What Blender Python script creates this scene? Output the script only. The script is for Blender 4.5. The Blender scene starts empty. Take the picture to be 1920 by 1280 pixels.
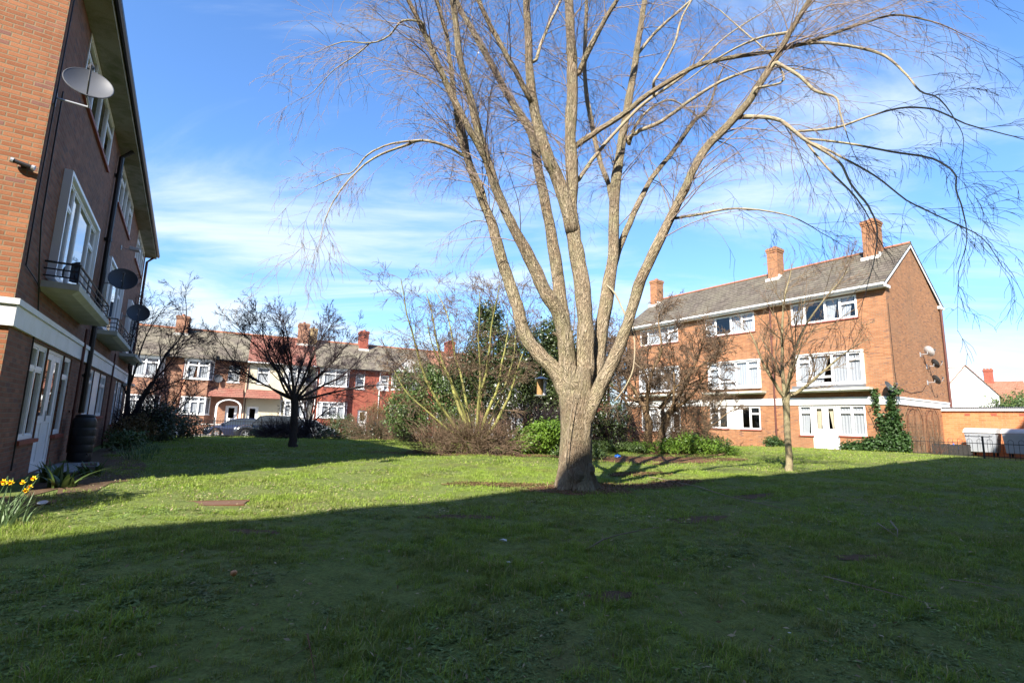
import bpy, math, random
import numpy as np
from mathutils import Vector, Matrix, noise as mnoise

# ------------------------------------------------------------------ camera, sky, sun, exposure
scene = bpy.context.scene
CAMZ = 1.209
cam_data = bpy.data.cameras.new('camera')
cam = bpy.data.objects.new('camera', cam_data)
scene.collection.objects.link(cam)
scene.camera = cam
cam_data.sensor_width = 36.0
cam_data.lens = 939.0 / 1920.0 * 36.0
cam_data.clip_start = 0.05
cam_data.clip_end = 3000
PITCH, ROLL = math.radians(8.99), math.radians(1.606)
_f = Vector((0, math.cos(PITCH), math.sin(PITCH)))
_u = Vector((0, -math.sin(PITCH), math.cos(PITCH)))
_r = Vector((1, 0, 0))
# image is rotated clockwise by ROLL (the horizon drops to the right)
_x = _r * math.cos(ROLL) + _u * math.sin(ROLL)
_y = -_r * math.sin(ROLL) + _u * math.cos(ROLL)
cam.matrix_world = Matrix(((_x.x, _y.x, -_f.x, 0), (_x.y, _y.y, -_f.y, 0), (_x.z, _y.z, -_f.z, CAMZ), (0, 0, 0, 1)))

SUN_EL, SUN_AZ = math.radians(37.5), math.radians(24.5)      # azimuth: how far the shadows swing right of +Y
sun_vec = Vector((-math.sin(SUN_AZ) * math.cos(SUN_EL), -math.cos(SUN_AZ) * math.cos(SUN_EL), math.sin(SUN_EL)))
sd = bpy.data.lights.new('sun', 'SUN')
sd.energy = 4.6
sd.angle = math.radians(0.53)
sd.color = (1.0, 0.93, 0.82)
sun = bpy.data.objects.new('sun', sd)
scene.collection.objects.link(sun)
sun.rotation_euler = sun_vec.to_track_quat('Z', 'Y').to_euler()

world = bpy.data.worlds.new('World')
scene.world = world
world.use_nodes = True
nt = world.node_tree
nt.nodes.clear()
def wn(t, **k):
    n = nt.nodes.new(t)
    for a, b in k.items(): setattr(n, a, b)
    return n
sky = wn('ShaderNodeTexSky', sky_type='NISHITA', sun_disc=False)
sky.sun_elevation = SUN_EL
sky.sun_rotation = math.pi + SUN_AZ
sky.air_density = 1.0; sky.dust_density = 0.3; sky.ozone_density = 2.6; sky.altitude = 50
tc = wn('ShaderNodeTexCoord')
sep = wn('ShaderNodeSeparateXYZ')
nt.links.new(tc.outputs['Generated'], sep.inputs[0])
def wmath(op, a, b=None, c=None):
    n = wn('ShaderNodeMath', operation=op)
    for i, v in enumerate((a, b, c)):
        if v is None: continue
        if isinstance(v, (int, float)): n.inputs[i].default_value = v
        else: nt.links.new(v, n.inputs[i])
    return n.outputs[0]
zz = wmath('ADD', wmath('MAXIMUM', sep.outputs[2], 0.0), 0.12)
px = wmath('DIVIDE', sep.outputs[0], zz)
py = wmath('DIVIDE', sep.outputs[1], zz)
cmb = wn('ShaderNodeCombineXYZ')
nt.links.new(px, cmb.inputs[0]); nt.links.new(py, cmb.inputs[1])
mp = wn('ShaderNodeMapping')
mp.inputs['Rotation'].default_value = (0, 0, math.radians(25))
mp.inputs['Scale'].default_value = (0.55, 1.25, 1)
mp.inputs['Location'].default_value = (3.1, 1.7, 0)
nt.links.new(cmb.outputs[0], mp.inputs[0])
n1 = wn('ShaderNodeTexNoise'); n1.inputs['Scale'].default_value = 1.25; n1.inputs['Detail'].default_value = 9
n1.inputs['Roughness'].default_value = 0.58; n1.inputs['Distortion'].default_value = 0.55
nt.links.new(mp.outputs[0], n1.inputs['Vector'])
n2 = wn('ShaderNodeTexNoise'); n2.inputs['Scale'].default_value = 0.35; n2.inputs['Detail'].default_value = 3
nt.links.new(mp.outputs[0], n2.inputs['Vector'])
cl = wmath('ADD', n1.outputs[0], wmath('MULTIPLY', wmath('SUBTRACT', n2.outputs[0], 0.5), 0.8))
# more cloud low in the sky, thinning out upward
low = wmath('SUBTRACT', 1.0, wmath('MULTIPLY', sep.outputs[2], 1.5))
mr = wn('ShaderNodeMapRange'); mr.interpolation_type = 'SMOOTHSTEP'
nt.links.new(wmath('ADD', cl, wmath('MULTIPLY', low, 0.17)), mr.inputs[0])
mr.inputs[1].default_value = 0.475; mr.inputs[2].default_value = 0.76; mr.inputs[3].default_value = 0.0; mr.inputs[4].default_value = 0.88
tint = wn('ShaderNodeMix', data_type='RGBA', blend_type='MULTIPLY')
tint.inputs[0].default_value = 1.0
nt.links.new(sky.outputs[0], tint.inputs[6])
tl = wn('ShaderNodeMix', data_type='RGBA')
nt.links.new(wmath('MINIMUM', wmath('MULTIPLY', wmath('MAXIMUM', sep.outputs[2], 0.0), 2.4), 1.0), tl.inputs[0])
tl.inputs[6].default_value = (0.60, 0.74, 0.88, 1); tl.inputs[7].default_value = (0.72, 0.97, 1.24, 1)
nt.links.new(tl.outputs[2], tint.inputs[7])
mixc = wn('ShaderNodeMix', data_type='RGBA')
nt.links.new(mr.outputs[0], mixc.inputs[0])
nt.links.new(tint.outputs[2], mixc.inputs[6])
mixc.inputs[7].default_value = (3.7, 4.2, 4.7, 1)
bg = wn('ShaderNodeBackground'); bg.inputs[1].default_value = 0.092
out = wn('ShaderNodeOutputWorld')
nt.links.new(mixc.outputs[2], bg.inputs[0]); nt.links.new(bg.outputs[0], out.inputs[0])

scene.view_settings.view_transform = 'Standard'
scene.view_settings.look = 'None'
scene.view_settings.exposure = 1.6
scene.view_settings.gamma = 1.0
scene.render.engine = 'CYCLES'
scene.cycles.max_bounces = 6
scene.cycles.transparent_max_bounces = 12
scene.cycles.use_denoising = True

# ------------------------------------------------------------------ small helpers
COL = scene.collection
random.seed(7)
rng = np.random.default_rng(11)
def tag(o, label=None, cat=None, group=None, kind=None):
    if label: o['label'] = label
    if cat: o['category'] = cat
    if group: o['group'] = group
    if kind: o['kind'] = kind
    return o
def empty(name, loc=(0, 0, 0), rz=0.0, label=None, cat=None, group=None):
    o = bpy.data.objects.new(name, None)
    o.empty_display_size = 0.3
    COL.objects.link(o); o.location = loc; o.rotation_euler = (0, 0, rz)
    return tag(o, label, cat, group)
def copy_tree(o, parent=None):
    c = o.copy(); COL.objects.link(c)
    c.parent = parent
    for ch in list(o.children): copy_tree(ch, c)
    return c
def face_uv(pts):
    """metric UVs: u horizontal along the face, v up its slope"""
    n = Vector((0, 0, 0))
    for i in range(len(pts)):
        a, b = pts[i], pts[(i + 1) % len(pts)]
        n += Vector(((a[1] - b[1]) * (a[2] + b[2]), (a[2] - b[2]) * (a[0] + b[0]), (a[0] - b[0]) * (a[1] + b[1])))
    if n.length < 1e-12: return [(0, 0)] * len(pts)
    n.normalize()
    if abs(n.z) > 0.95: return [(p[0], p[1]) for p in pts]
    t = Vector((0, 0, 1)).cross(n).normalized(); b = n.cross(t)
    return [(t.dot(Vector(p)), b.dot(Vector(p))) for p in pts]
class MB:
    def __init__(s): s.v, s.f, s.uv = [], [], []
    def poly(s, pts, uv=None):
        k = len(s.v); s.v += [tuple(p) for p in pts]; s.f.append(tuple(range(k, k + len(pts))))
        s.uv += uv if uv else face_uv([tuple(p) for p in pts])
        return s
    def box(s, x0, x1, y0, y1, z0, z1):
        x0, x1 = min(x0, x1), max(x0, x1); y0, y1 = min(y0, y1), max(y0, y1); z0, z1 = min(z0, z1), max(z0, z1)
        s.poly([(x0, y0, z0), (x1, y0, z0), (x1, y0, z1), (x0, y0, z1)])
        s.poly([(x1, y1, z0), (x0, y1, z0), (x0, y1, z1), (x1, y1, z1)])
        s.poly([(x0, y1, z0), (x0, y0, z0), (x0, y0, z1), (x0, y1, z1)])
        s.poly([(x1, y0, z0), (x1, y1, z0), (x1, y1, z1), (x1, y0, z1)])
        s.poly([(x0, y0, z1), (x1, y0, z1), (x1, y1, z1), (x0, y1, z1)])
        s.poly([(x0, y1, z0), (x1, y1, z0), (x1, y0, z0), (x0, y0, z0)])
        return s
    def hexa(s, b, t):
        """b, t: four bottom and four top points, same winding (counter-clockwise from above)"""
        s.poly(t); s.poly(b[::-1])
        for i in range(4):
            j = (i + 1) % 4
            s.poly([b[i], b[j], t[j], t[i]])
        return s
    def tube(s, pts, radii, n=8, caps=True):
        pts = [Vector(p) for p in pts]
        if isinstance(radii, (int, float)): radii = [radii] * len(pts)
        rings = []; L = 0.0; up = None
        for i, p in enumerate(pts):
            d = (pts[min(i + 1, len(pts) - 1)] - pts[max(i - 1, 0)])
            if d.length < 1e-9: d = Vector((0, 0, 1))
            d.normalize()
            if up is None:
                up = Vector((1, 0, 0)) if abs(d.x) < 0.8 else Vector((0, 1, 0))
            a = (up - d * up.dot(d)).normalized(); up = a; b = d.cross(a)
            if i: L += (pts[i] - pts[i - 1]).length
            rings.append(([tuple(p + (a * math.cos(2 * math.pi * j / n) + b * math.sin(2 * math.pi * j / n)) * radii[i]) for j in range(n)], L))
        circ = 2 * math.pi * max(radii)
        for i in range(len(rings) - 1):
            A, la = rings[i]; B, lb = rings[i + 1]
            for j in range(n):
                k = (j + 1) % n
                s.poly([A[j], A[k], B[k], B[j]], [(circ * j / n, la), (circ * (j + 1) / n, la), (circ * (j + 1) / n, lb), (circ * j / n, lb)])
        if caps:
            s.poly(rings[0][0][::-1]); s.poly(rings[-1][0])
        return s
    def lathe(s, prof, c=(0, 0, 0), n=20):
        """prof: list of (r, z)"""
        for i in range(len(prof) - 1):
            (r0, z0), (r1, z1) = prof[i], prof[i + 1]
            for j in range(n):
                a, b = 2 * math.pi * j / n, 2 * math.pi * (j + 1) / n
                q = [(c[0] + r0 * math.cos(a), c[1] + r0 * math.sin(a), c[2] + z0), (c[0] + r0 * math.cos(b), c[1] + r0 * math.sin(b), c[2] + z0),
                     (c[0] + r1 * math.cos(b), c[1] + r1 * math.sin(b), c[2] + z1), (c[0] + r1 * math.cos(a), c[1] + r1 * math.sin(a), c[2] + z1)]
                if r0 < 1e-6: q = q[1:]
                elif r1 < 1e-6: q = q[:3]
                s.poly(q)
        return s
    def build(s, name, mat, parent=None, smooth=False, bevel=0, loc=None, rot=None):
        me = bpy.data.meshes.new(name)
        me.from_pydata(s.v, [], s.f)
        l = me.uv_layers.new(name='UVMap')
        l.data.foreach_set('uv', np.array(s.uv, dtype=np.float32).ravel())
        me.materials.append(mat)
        o = bpy.data.objects.new(name, me); COL.objects.link(o)
        if smooth or bevel:
            import bmesh
            bm = bmesh.new(); bm.from_mesh(me); bmesh.ops.remove_doubles(bm, verts=bm.verts, dist=1e-5)
            bm.to_mesh(me); bm.free()
        if smooth: me.polygons.foreach_set('use_smooth', [True] * len(me.polygons))
        if bevel:
            m = o.modifiers.new('bevel', 'BEVEL'); m.width = bevel; m.segments = 2; m.limit_method = 'ANGLE'
        if parent: o.parent = parent
        if loc: o.location = loc
        if rot: o.rotation_euler = rot
        me.update()
        return o
def np_mesh(name, V, F, mat, parent=None, uv=None, smooth=False, col=None):
    """V (n,3), F (m,k) with constant k"""
    me = bpy.data.meshes.new(name)
    m, k = F.shape
    me.vertices.add(len(V)); me.vertices.foreach_set('co', V.astype(np.float32).ravel())
    me.loops.add(m * k); me.loops.foreach_set('vertex_index', F.astype(np.int32).ravel())
    me.polygons.add(m); me.polygons.foreach_set('loop_start', np.arange(0, m * k, k, dtype=np.int32))
    me.polygons.foreach_set('loop_total', np.full(m, k, dtype=np.int32))
    if smooth: me.polygons.foreach_set('use_smooth', np.ones(m, dtype=bool))
    if uv is not None:
        l = me.uv_layers.new(name='UVMap'); l.data.foreach_set('uv', uv.astype(np.float32).ravel())
    if col is not None:
        a = me.attributes.new('var', 'FLOAT', 'POINT'); a.data.foreach_set('value', col.astype(np.float32))
    me.update(calc_edges=True)
    me.materials.append(mat)
    o = bpy.data.objects.new(name, me); COL.objects.link(o)
    if parent: o.parent = parent
    return o

# ------------------------------------------------------------------ materials
class NT:
    def __init__(s, name, rough=0.8, spec=0.5):
        s.m = bpy.data.materials.new(name); s.m.use_nodes = True
        s.t = s.m.node_tree; s.b = s.t.nodes['Principled BSDF']
        s.b.inputs['Roughness'].default_value = rough
        s.b.inputs['Specular IOR Level'].default_value = spec
        s.o = s.t.nodes['Material Output']
    def n(s, t, **k):
        x = s.t.nodes.new(t)
        for a, b in k.items():
            if a.startswith('i_'):
                x.inputs[a[2:].replace('_', ' ')].default_value = b
            else: setattr(x, a, b)
        return x
    def l(s, a, b): s.t.links.new(a, b)
    def coord(s, kind='UV', scale=None, rot=None):
        c = s.n('ShaderNodeTexCoord').outputs[kind]
        if scale or rot:
            m = s.n('ShaderNodeMapping')
            if scale: m.inputs['Scale'].default_value = scale
            if rot: m.inputs['Rotation'].default_value = rot
            s.l(c, m.inputs[0]); c = m.outputs[0]
        return c
    def noise(s, vec, scale, detail=4, rough=0.55, dist=0.0):
        x = s.n('ShaderNodeTexNoise'); x.inputs['Scale'].default_value = scale; x.inputs['Detail'].default_value = detail
        x.inputs['Roughness'].default_value = rough; x.inputs['Distortion'].default_value = dist
        s.l(vec, x.inputs['Vector']); return x.outputs[0]
    def ramp(s, fac, stops):
        r = s.n('ShaderNodeValToRGB'); e = r.color_ramp.elements
        while len(e) < len(stops): e.new(0.5)
        for i, (p, c) in enumerate(stops):
            e[i].position = p
            e[i].color = (c, c, c, 1) if isinstance(c, (int, float)) else (*c, 1)
        s.l(fac, r.inputs[0]); return r.outputs[0]
    def mix(s, fac, a, b, blend='MIX'):
        x = s.n('ShaderNodeMix', data_type='RGBA', blend_type=blend)
        for v, i in ((fac, 0), (a, 6), (b, 7)):
            if isinstance(v, (int, float)): x.inputs[i].default_value = v if i == 0 else (v, v, v, 1)
            elif isinstance(v, tuple): x.inputs[i].default_value = (*v, 1)
            else: s.l(v, x.inputs[i])
        return x.outputs[2]
    def math(s, op, a, b=None):
        x = s.n('ShaderNodeMath', operation=op)
        for i, v in enumerate((a, b)):
            if v is None: continue
            if isinstance(v, (int, float)): x.inputs[i].default_value = v
            else: s.l(v, x.inputs[i])
        return x.outputs[0]
    def bump(s, h, strength=0.4, dist=0.02, prev=None):
        x = s.n('ShaderNodeBump'); x.inputs['Strength'].default_value = strength; x.inputs['Distance'].default_value = dist
        s.l(h, x.inputs['Height'])
        if prev is not None: s.l(prev, x.inputs['Normal'])
        return x.outputs[0]
    def fin(s, color=None, normal=None, rough=None):
        if color is not None:
            if isinstance(color, tuple): s.b.inputs['Base Color'].default_value = (*color, 1)
            else: s.l(color, s.b.inputs['Base Color'])
        if normal is not None: s.l(normal, s.b.inputs['Normal'])
        if rough is not None: s.l(rough, s.b.inputs['Roughness'])
        return s.m

def m_brick(name, c1, c2, mortar, w=0.225, h=0.075, mo=0.010, patch=(0.5, 0.5, 0.5), stain=0.35, bump=0.5, third=None):
    t = NT(name, 0.88, 0.25)
    uv = t.coord('UV')
    br = t.n('ShaderNodeTexBrick'); br.offset = 0.5
    br.inputs['Scale'].default_value = 1.0; br.inputs['Brick Width'].default_value = w; br.inputs['Row Height'].default_value = h
    br.inputs['Mortar Size'].default_value = mo; br.inputs['Mortar Smooth'].default_value = 0.3
    br.inputs['Color1'].default_value = (0, 0, 0, 1); br.inputs['Color2'].default_value = (1, 1, 1, 1); br.inputs['Mortar'].default_value = (0.5, 0.5, 0.5, 1)
    wob = t.noise(uv, 3.0, 2)
    va = t.n('ShaderNodeVectorMath', operation='MULTIPLY_ADD')
    cb = t.n('ShaderNodeCombineXYZ'); t.l(wob, cb.inputs[0]); t.l(wob, cb.inputs[1])
    t.l(cb.outputs[0], va.inputs[0]); va.inputs[1].default_value = (0.012, 0.012, 0); t.l(uv, va.inputs[2])
    t.l(va.outputs[0], br.inputs['Vector'])
    c = t.ramp(br.outputs['Color'], [(0.0, c1), (0.5, tuple((a + b) / 2 for a, b in zip(c1, c2))), (0.80, c2), (0.88, c2), (0.95, third or c2)])
    fine = t.noise(uv, 60, 3)
    c = t.mix(0.35, c, t.ramp(fine, [(0.3, 0.35), (0.7, 0.8)]), 'OVERLAY')
    big = t.noise(uv, 0.45, 6, 0.65, 0.4)
    c = t.mix(t.ramp(big, [(0.45, 0.0), (0.7, stain)]), c, patch, 'MIX')
    mps = t.n('ShaderNodeMapping'); mps.inputs['Scale'].default_value = (1.6, 0.22, 1); t.l(uv, mps.inputs[0])
    sk = t.noise(mps.outputs[0], 1.3, 7, 0.7, 0.2)
    c = t.mix(t.ramp(sk, [(0.50, 0.0), (0.72, 0.55)]), c, tuple(x * 0.42 for x in c1))
    mc = t.mix(t.noise(uv, 5, 3), mortar, tuple(x * 0.7 for x in mortar))
    c = t.mix(br.outputs['Fac'], c, mc)
    hgt = t.math('SUBTRACT', t.math('MULTIPLY', fine, 0.25), br.outputs['Fac'])
    return t.fin(c, t.bump(hgt, bump, 0.012))
def m_roof(name, c1, c2, lich, h=0.26, w=0.3, flip=False, la=0.6):
    t = NT(name, 0.9, 0.2)
    uv = t.coord('UV')
    br = t.n('ShaderNodeTexBrick'); br.offset = 0.5
    br.inputs['Scale'].default_value = 1.0; br.inputs['Brick Width'].default_value = w; br.inputs['Row Height'].default_value = h
    br.inputs['Mortar Size'].default_value = 0.012; br.inputs['Mortar Smooth'].default_value = 0.2
    br.inputs['Color1'].default_value = (0, 0, 0, 1); br.inputs['Color2'].default_value = (1, 1, 1, 1)
    t.l(uv, br.inputs['Vector'])
    c = t.mix(br.outputs['Color'], c1, c2)
    n = t.noise(uv, 0.8, 7, 0.7, 0.3)
    c = t.mix(t.ramp(n, [(0.42, 0.0), (0.62, la)]), c, lich)
    n2 = t.noise(uv, 9, 4, 0.7)
    c = t.mix(0.55, c, t.ramp(n2, [(0.3, 0.25), (0.7, 0.85)]), 'OVERLAY')
    # each course dips at its lower edge: a saw-tooth along v
    sp = t.n('ShaderNodeSeparateXYZ'); t.l(uv, sp.inputs[0])
    saw = t.math('FRACT', t.math('DIVIDE', sp.outputs[1], h))
    edge = t.ramp(saw, [(0.0, 0.0), (0.12, 1.0), (1.0, 0.55)])
    c = t.mix(t.ramp(saw, [(0.0, 0.85), (0.16, 0.6), (0.24, 0.0)]), c, tuple(x * 0.25 for x in c1))
    hh = t.math('SUBTRACT', t.math('ADD', edge, t.math('MULTIPLY', n2, 0.5)), br.outputs['Fac'])
    return t.fin(c, t.bump(hh, 0.8, 0.03))
def m_plain(name, c, rough=0.6, spec=0.4, var=0.15, scale=3.0, bump=0.1, metal=0.0, dirt=None, dfac=0.4):
    t = NT(name, rough, spec)
    ob = t.coord('Object')
    n = t.noise(ob, scale, 6, 0.6)
    col = t.mix(n, tuple(x * (1 - var) for x in c), tuple(min(1, x * (1 + var)) for x in c))
    if dirt:
        d = t.noise(ob, scale * 0.6, 7, 0.7, 0.5)
        col = t.mix(t.ramp(d, [(0.45, 0.0), (0.72, dfac)]), col, dirt)
    t.b.inputs['Metallic'].default_value = metal
    n3 = t.noise(ob, scale * 12, 3)
    return t.fin(col, t.bump(n3, bump, 0.01))
def m_leaf(name, dark, light, rough=0.5, spec=0.35, trans=0.25, brown=None):
    t = NT(name, rough, spec)
    a = t.n('ShaderNodeAttribute', attribute_name='var')
    gp = t.n('ShaderNodeNewGeometry').outputs['Position']
    n = t.noise(gp, 1.3, 5, 0.6)
    f = t.math('MULTIPLY_ADD', a.outputs['Fac'], 0.7); f.node.inputs[2].default_value = 0.0
    f = t.math('ADD', f, t.math('MULTIPLY', n, 0.3))
    c = t.mix(f, dark, light)
    if brown:
        bn = t.noise(gp, 0.9, 6, 0.7, 0.4)
        c = t.mix(t.ramp(bn, [(0.46, 0.0), (0.68, 0.75)]), c, brown)
        bn = t.noise(gp, 4.5, 4, 0.6)
        c = t.mix(t.ramp(bn, [(0.35, 0.45), (0.6, 0.0)]), c, tuple(x * 0.45 for x in dark))
    if brown: c = t.mix(t.math('GREATER_THAN', a.outputs['Fac'], 0.96), c, (0.42, 0.36, 0.20))
    t.fin(c)
    tr = t.n('ShaderNodeBsdfTranslucent'); t.l(c, tr.inputs[0])
    mx = t.n('ShaderNodeMixShader'); mx.inputs[0].default_value = trans
    t.l(t.b.outputs[0], mx.inputs[1]); t.l(tr.outputs[0], mx.inputs[2]); t.l(mx.outputs[0], t.o.inputs['Surface'])
    return t.m
def m_bark(name, c1, c2, crack, moss=None, mossf=0.4, scale=1.0, strength=0.9, dist=0.03):
    t = NT(name, 0.9, 0.15)
    uv = t.coord('UV')
    mpn = t.n('ShaderNodeMapping'); mpn.inputs['Scale'].default_value = (1.0 * scale, 0.16 * scale, 1); t.l(uv, mpn.inputs[0])
    vo = t.n('ShaderNodeTexVoronoi', feature='DISTANCE_TO_EDGE'); vo.inputs['Scale'].default_value = 22
    w = t.noise(mpn.outputs[0], 9, 5, 0.6)
    va = t.n('ShaderNodeVectorMath', operation='MULTIPLY_ADD')
    cb = t.n('ShaderNodeCombineXYZ'); t.l(w, cb.inputs[0]); t.l(w, cb.inputs[1])
    t.l(cb.outputs[0], va.inputs[0]); va.inputs[1].default_value = (0.06, 0.06, 0); t.l(mpn.outputs[0], va.inputs[2])
    t.l(va.outputs[0], vo.inputs['Vector'])
    ridge = t.ramp(vo.outputs['Distance'], [(0.0, 0.0), (0.12, 0.6), (0.4, 1.0)])
    gr = t.noise(mpn.outputs[0], 70, 4, 0.7)
    ob = t.coord('Object')
    big = t.noise(ob, 1.6, 5, 0.6, 0.3)
    c = t.mix(t.ramp(big, [(0.35, 0.0), (0.65, 1.0)]), c1, c2)
    c = t.mix(0.4, c, t.ramp(gr, [(0.3, 0.3), (0.7, 0.75)]), 'OVERLAY')
    if moss:
        ms = t.noise(ob, 2.3, 6, 0.65)
        c = t.mix(t.ramp(ms, [(0.42, 0.0), (0.62, mossf)]), c, moss)
    c = t.mix(t.ramp(ridge, [(0.0, 0.85), (0.55, 0.0)]), c, crack)
    h = t.math('ADD', ridge, t.math('MULTIPLY', gr, 0.35))
    return t.fin(c, t.bump(h, strength, dist))

M = {}
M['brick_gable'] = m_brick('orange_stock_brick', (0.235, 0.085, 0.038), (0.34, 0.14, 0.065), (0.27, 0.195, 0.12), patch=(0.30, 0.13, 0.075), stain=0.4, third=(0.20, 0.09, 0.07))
M['brick_shade'] = m_brick('shade_darkened_brick', (0.16, 0.066, 0.042), (0.25, 0.115, 0.072), (0.20, 0.15, 0.11), patch=(0.12, 0.07, 0.052), stain=0.5, third=(0.13, 0.07, 0.06))  # darker copy of the gable brick; the facade's shade is put into its colour
M['brick_r'] = m_brick('orange_brick', (0.25, 0.10, 0.044), (0.37, 0.16, 0.072), (0.29, 0.21, 0.135), patch=(0.25, 0.135, 0.08), stain=0.6, third=(0.17, 0.075, 0.05))
M['brick_garage'] = m_brick('large_orange_block', (0.42, 0.13, 0.05), (0.48, 0.18, 0.075), (0.44, 0.26, 0.15), w=0.30, h=0.11, mo=0.012, patch=(0.50, 0.26, 0.12), stain=0.5)
M['brick_far'] = m_brick('terrace_brick', (0.24, 0.09, 0.055), (0.36, 0.17, 0.10), (0.3, 0.22, 0.16), patch=(0.22, 0.12, 0.08), stain=0.5)
M['brick_red'] = m_brick('painted_red_brick', (0.22, 0.06, 0.042), (0.28, 0.09, 0.058), (0.28, 0.07, 0.05), patch=(0.32, 0.13, 0.07), stain=0.5)
M['brick_yellow'] = m_brick('yellow_stock_brick', (0.38, 0.24, 0.10), (0.46, 0.33, 0.15), (0.36, 0.30, 0.2), patch=(0.26, 0.17, 0.09))
M['render_cream'] = m_plain('cream_render', (0.52, 0.47, 0.35), 0.85, 0.2, 0.1, 2, 0.2, dirt=(0.45, 0.40, 0.3), dfac=0.3)
M['render_white'] = m_plain('white_render', (0.58, 0.58, 0.57), 0.8, 0.2, 0.05, 2, 0.1)
M['white'] = m_plain('white_window_paint', (0.80, 0.80, 0.80), 0.4, 0.5, 0.04, 4, 0.03, dirt=(0.55, 0.55, 0.5), dfac=0.15)
M['band'] = m_plain('white_painted_band', (0.76, 0.76, 0.74), 0.55, 0.4, 0.06, 2, 0.08, dirt=(0.42, 0.44, 0.33), dfac=0.35)
M['concrete'] = m_plain('mossy_concrete', (0.30, 0.29, 0.24), 0.9, 0.2, 0.25, 3, 0.4, dirt=(0.10, 0.12, 0.05), dfac=0.8)
M['slab'] = m_plain('pale_balcony_concrete', (0.52, 0.52, 0.47), 0.85, 0.2, 0.12, 2, 0.25, dirt=(0.2, 0.21, 0.12), dfac=0.55)
M['tile_sill'] = m_plain('red_quarry_sill', (0.26, 0.07, 0.045), 0.6, 0.3, 0.2, 4, 0.1)
M['black'] = m_plain('black_painted_iron', (0.012, 0.012, 0.013), 0.45, 0.5, 0.3, 5, 0.1)
M['black_plastic'] = m_plain('black_ribbed_plastic', (0.012, 0.014, 0.016), 0.5, 0.45, 0.2, 5, 0.05)
M['brown_pipe'] = m_plain('brown_red_pipe', (0.10, 0.035, 0.028), 0.5, 0.4, 0.2, 5, 0.05)
M['lead'] = m_plain('grey_lead', (0.16, 0.165, 0.18), 0.6, 0.4, 0.25, 3, 0.1)
M['flash'] = m_plain('pale_mortar_flaunching', (0.60, 0.58, 0.54), 0.8, 0.3, 0.1, 3, 0.1)
M['roof_r'] = m_roof('brown_grey_roof_tile', (0.075, 0.062, 0.05), (0.125, 0.105, 0.085), (0.155, 0.14, 0.10), h=0.34, w=0.30)
M['roof_grey'] = m_roof('grey_lichen_tile', (0.09, 0.075, 0.062), (0.15, 0.125, 0.10), (0.25, 0.225, 0.16), la=0.75)
M['roof_red'] = m_roof('red_clay_tile', (0.20, 0.075, 0.058), (0.25, 0.10, 0.075), (0.26, 0.15, 0.11))
M['roof_brown'] = m_roof('brown_clay_tile', (0.24, 0.10, 0.06), (0.30, 0.14, 0.09), (0.26, 0.18, 0.12))
M['ridge'] = m_plain('terracotta_ridge', (0.32, 0.13, 0.07), 0.8, 0.2, 0.25, 4, 0.1)
M['curtain'] = m_plain('white_net_curtain', (0.34, 0.35, 0.37), 0.9, 0.1, 0.06, 6, 0.05)
M['drape'] = m_plain('beige_drape', (0.46, 0.40, 0.30), 0.9, 0.1, 0.12, 6, 0.05)
M['dark_room'] = m_plain('interior_painted_dim', (0.05, 0.045, 0.04), 0.9, 0.1, 0.2, 1, 0.02)
M['dish_grey'] = m_plain('grey_dish_mesh', (0.085, 0.09, 0.10), 0.45, 0.5, 0.08, 6, 0.03)
M['dish_dark'] = m_plain('dark_dish_mesh', (0.045, 0.05, 0.055), 0.5, 0.45, 0.1, 6, 0.03)
M['dish_pale'] = m_plain('pale_dish_steel', (0.55, 0.55, 0.56), 0.45, 0.5, 0.08, 6, 0.03)
M['metal'] = m_plain('galvanised_metal', (0.42, 0.43, 0.45), 0.45, 0.5, 0.12, 3, 0.06, metal=0.4)
M['bin_grey'] = m_plain('galvanised_bin_panel', (0.36, 0.38, 0.42), 0.5, 0.5, 0.15, 2, 0.1, metal=0.25, dirt=(0.22, 0.23, 0.25), dfac=0.4)
M['bin_lid'] = m_plain('grey_bin_lid', (0.42, 0.42, 0.42), 0.55, 0.4, 0.1, 3, 0.05)
M['bin_blue'] = m_plain('dark_blue_plastic', (0.012, 0.03, 0.08), 0.45, 0.5, 0.1, 3, 0.05)
M['wood_dark'] = m_plain('dark_weathered_boards', (0.035, 0.033, 0.032), 0.85, 0.2, 0.5, 8, 0.3)
M['rust'] = m_plain('rusty_wire', (0.11, 0.045, 0.025), 0.8, 0.3, 0.3, 10, 0.2)
M['blue_bag'] = m_plain('bright_blue_plastic', (0.02, 0.16, 0.62), 0.35, 0.5, 0.1, 6, 0.1)
M['asphalt'] = m_plain('road_asphalt', (0.055, 0.055, 0.058), 0.85, 0.3, 0.25, 2, 0.3)
M['paving'] = m_plain('pavement_slabs', (0.26, 0.25, 0.24), 0.85, 0.25, 0.15, 1.5, 0.2)
M['tyre'] = m_plain('tyre_rubber', (0.018, 0.018, 0.018), 0.75, 0.3, 0.1, 8, 0.05)
M['rim'] = m_plain('alloy_rim', (0.55, 0.56, 0.58), 0.3, 0.6, 0.05, 8, 0.02, metal=0.7)
M['lamp_glass'] = m_plain('clear_lamp_lens', (0.6, 0.62, 0.65), 0.15, 0.7, 0.05, 8, 0.02)
M['lamp_red'] = m_plain('red_lamp_lens', (0.35, 0.01, 0.01), 0.2, 0.6, 0.05, 8, 0.02)
M['petal'] = m_plain('yellow_petal', (0.85, 0.60, 0.01), 0.6, 0.3, 0.12, 30, 0.05)
M['petal_o'] = m_plain('orange_trumpet', (0.85, 0.42, 0.01), 0.6, 0.3, 0.12, 30, 0.05)
M['seed'] = m_plain('seed_mix', (0.30, 0.18, 0.07), 0.8, 0.3, 0.5, 40, 0.3)
M['apple'] = m_plain('russet_apple_skin', (0.50, 0.22, 0.08), 0.45, 0.5, 0.35, 12, 0.1)
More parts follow.
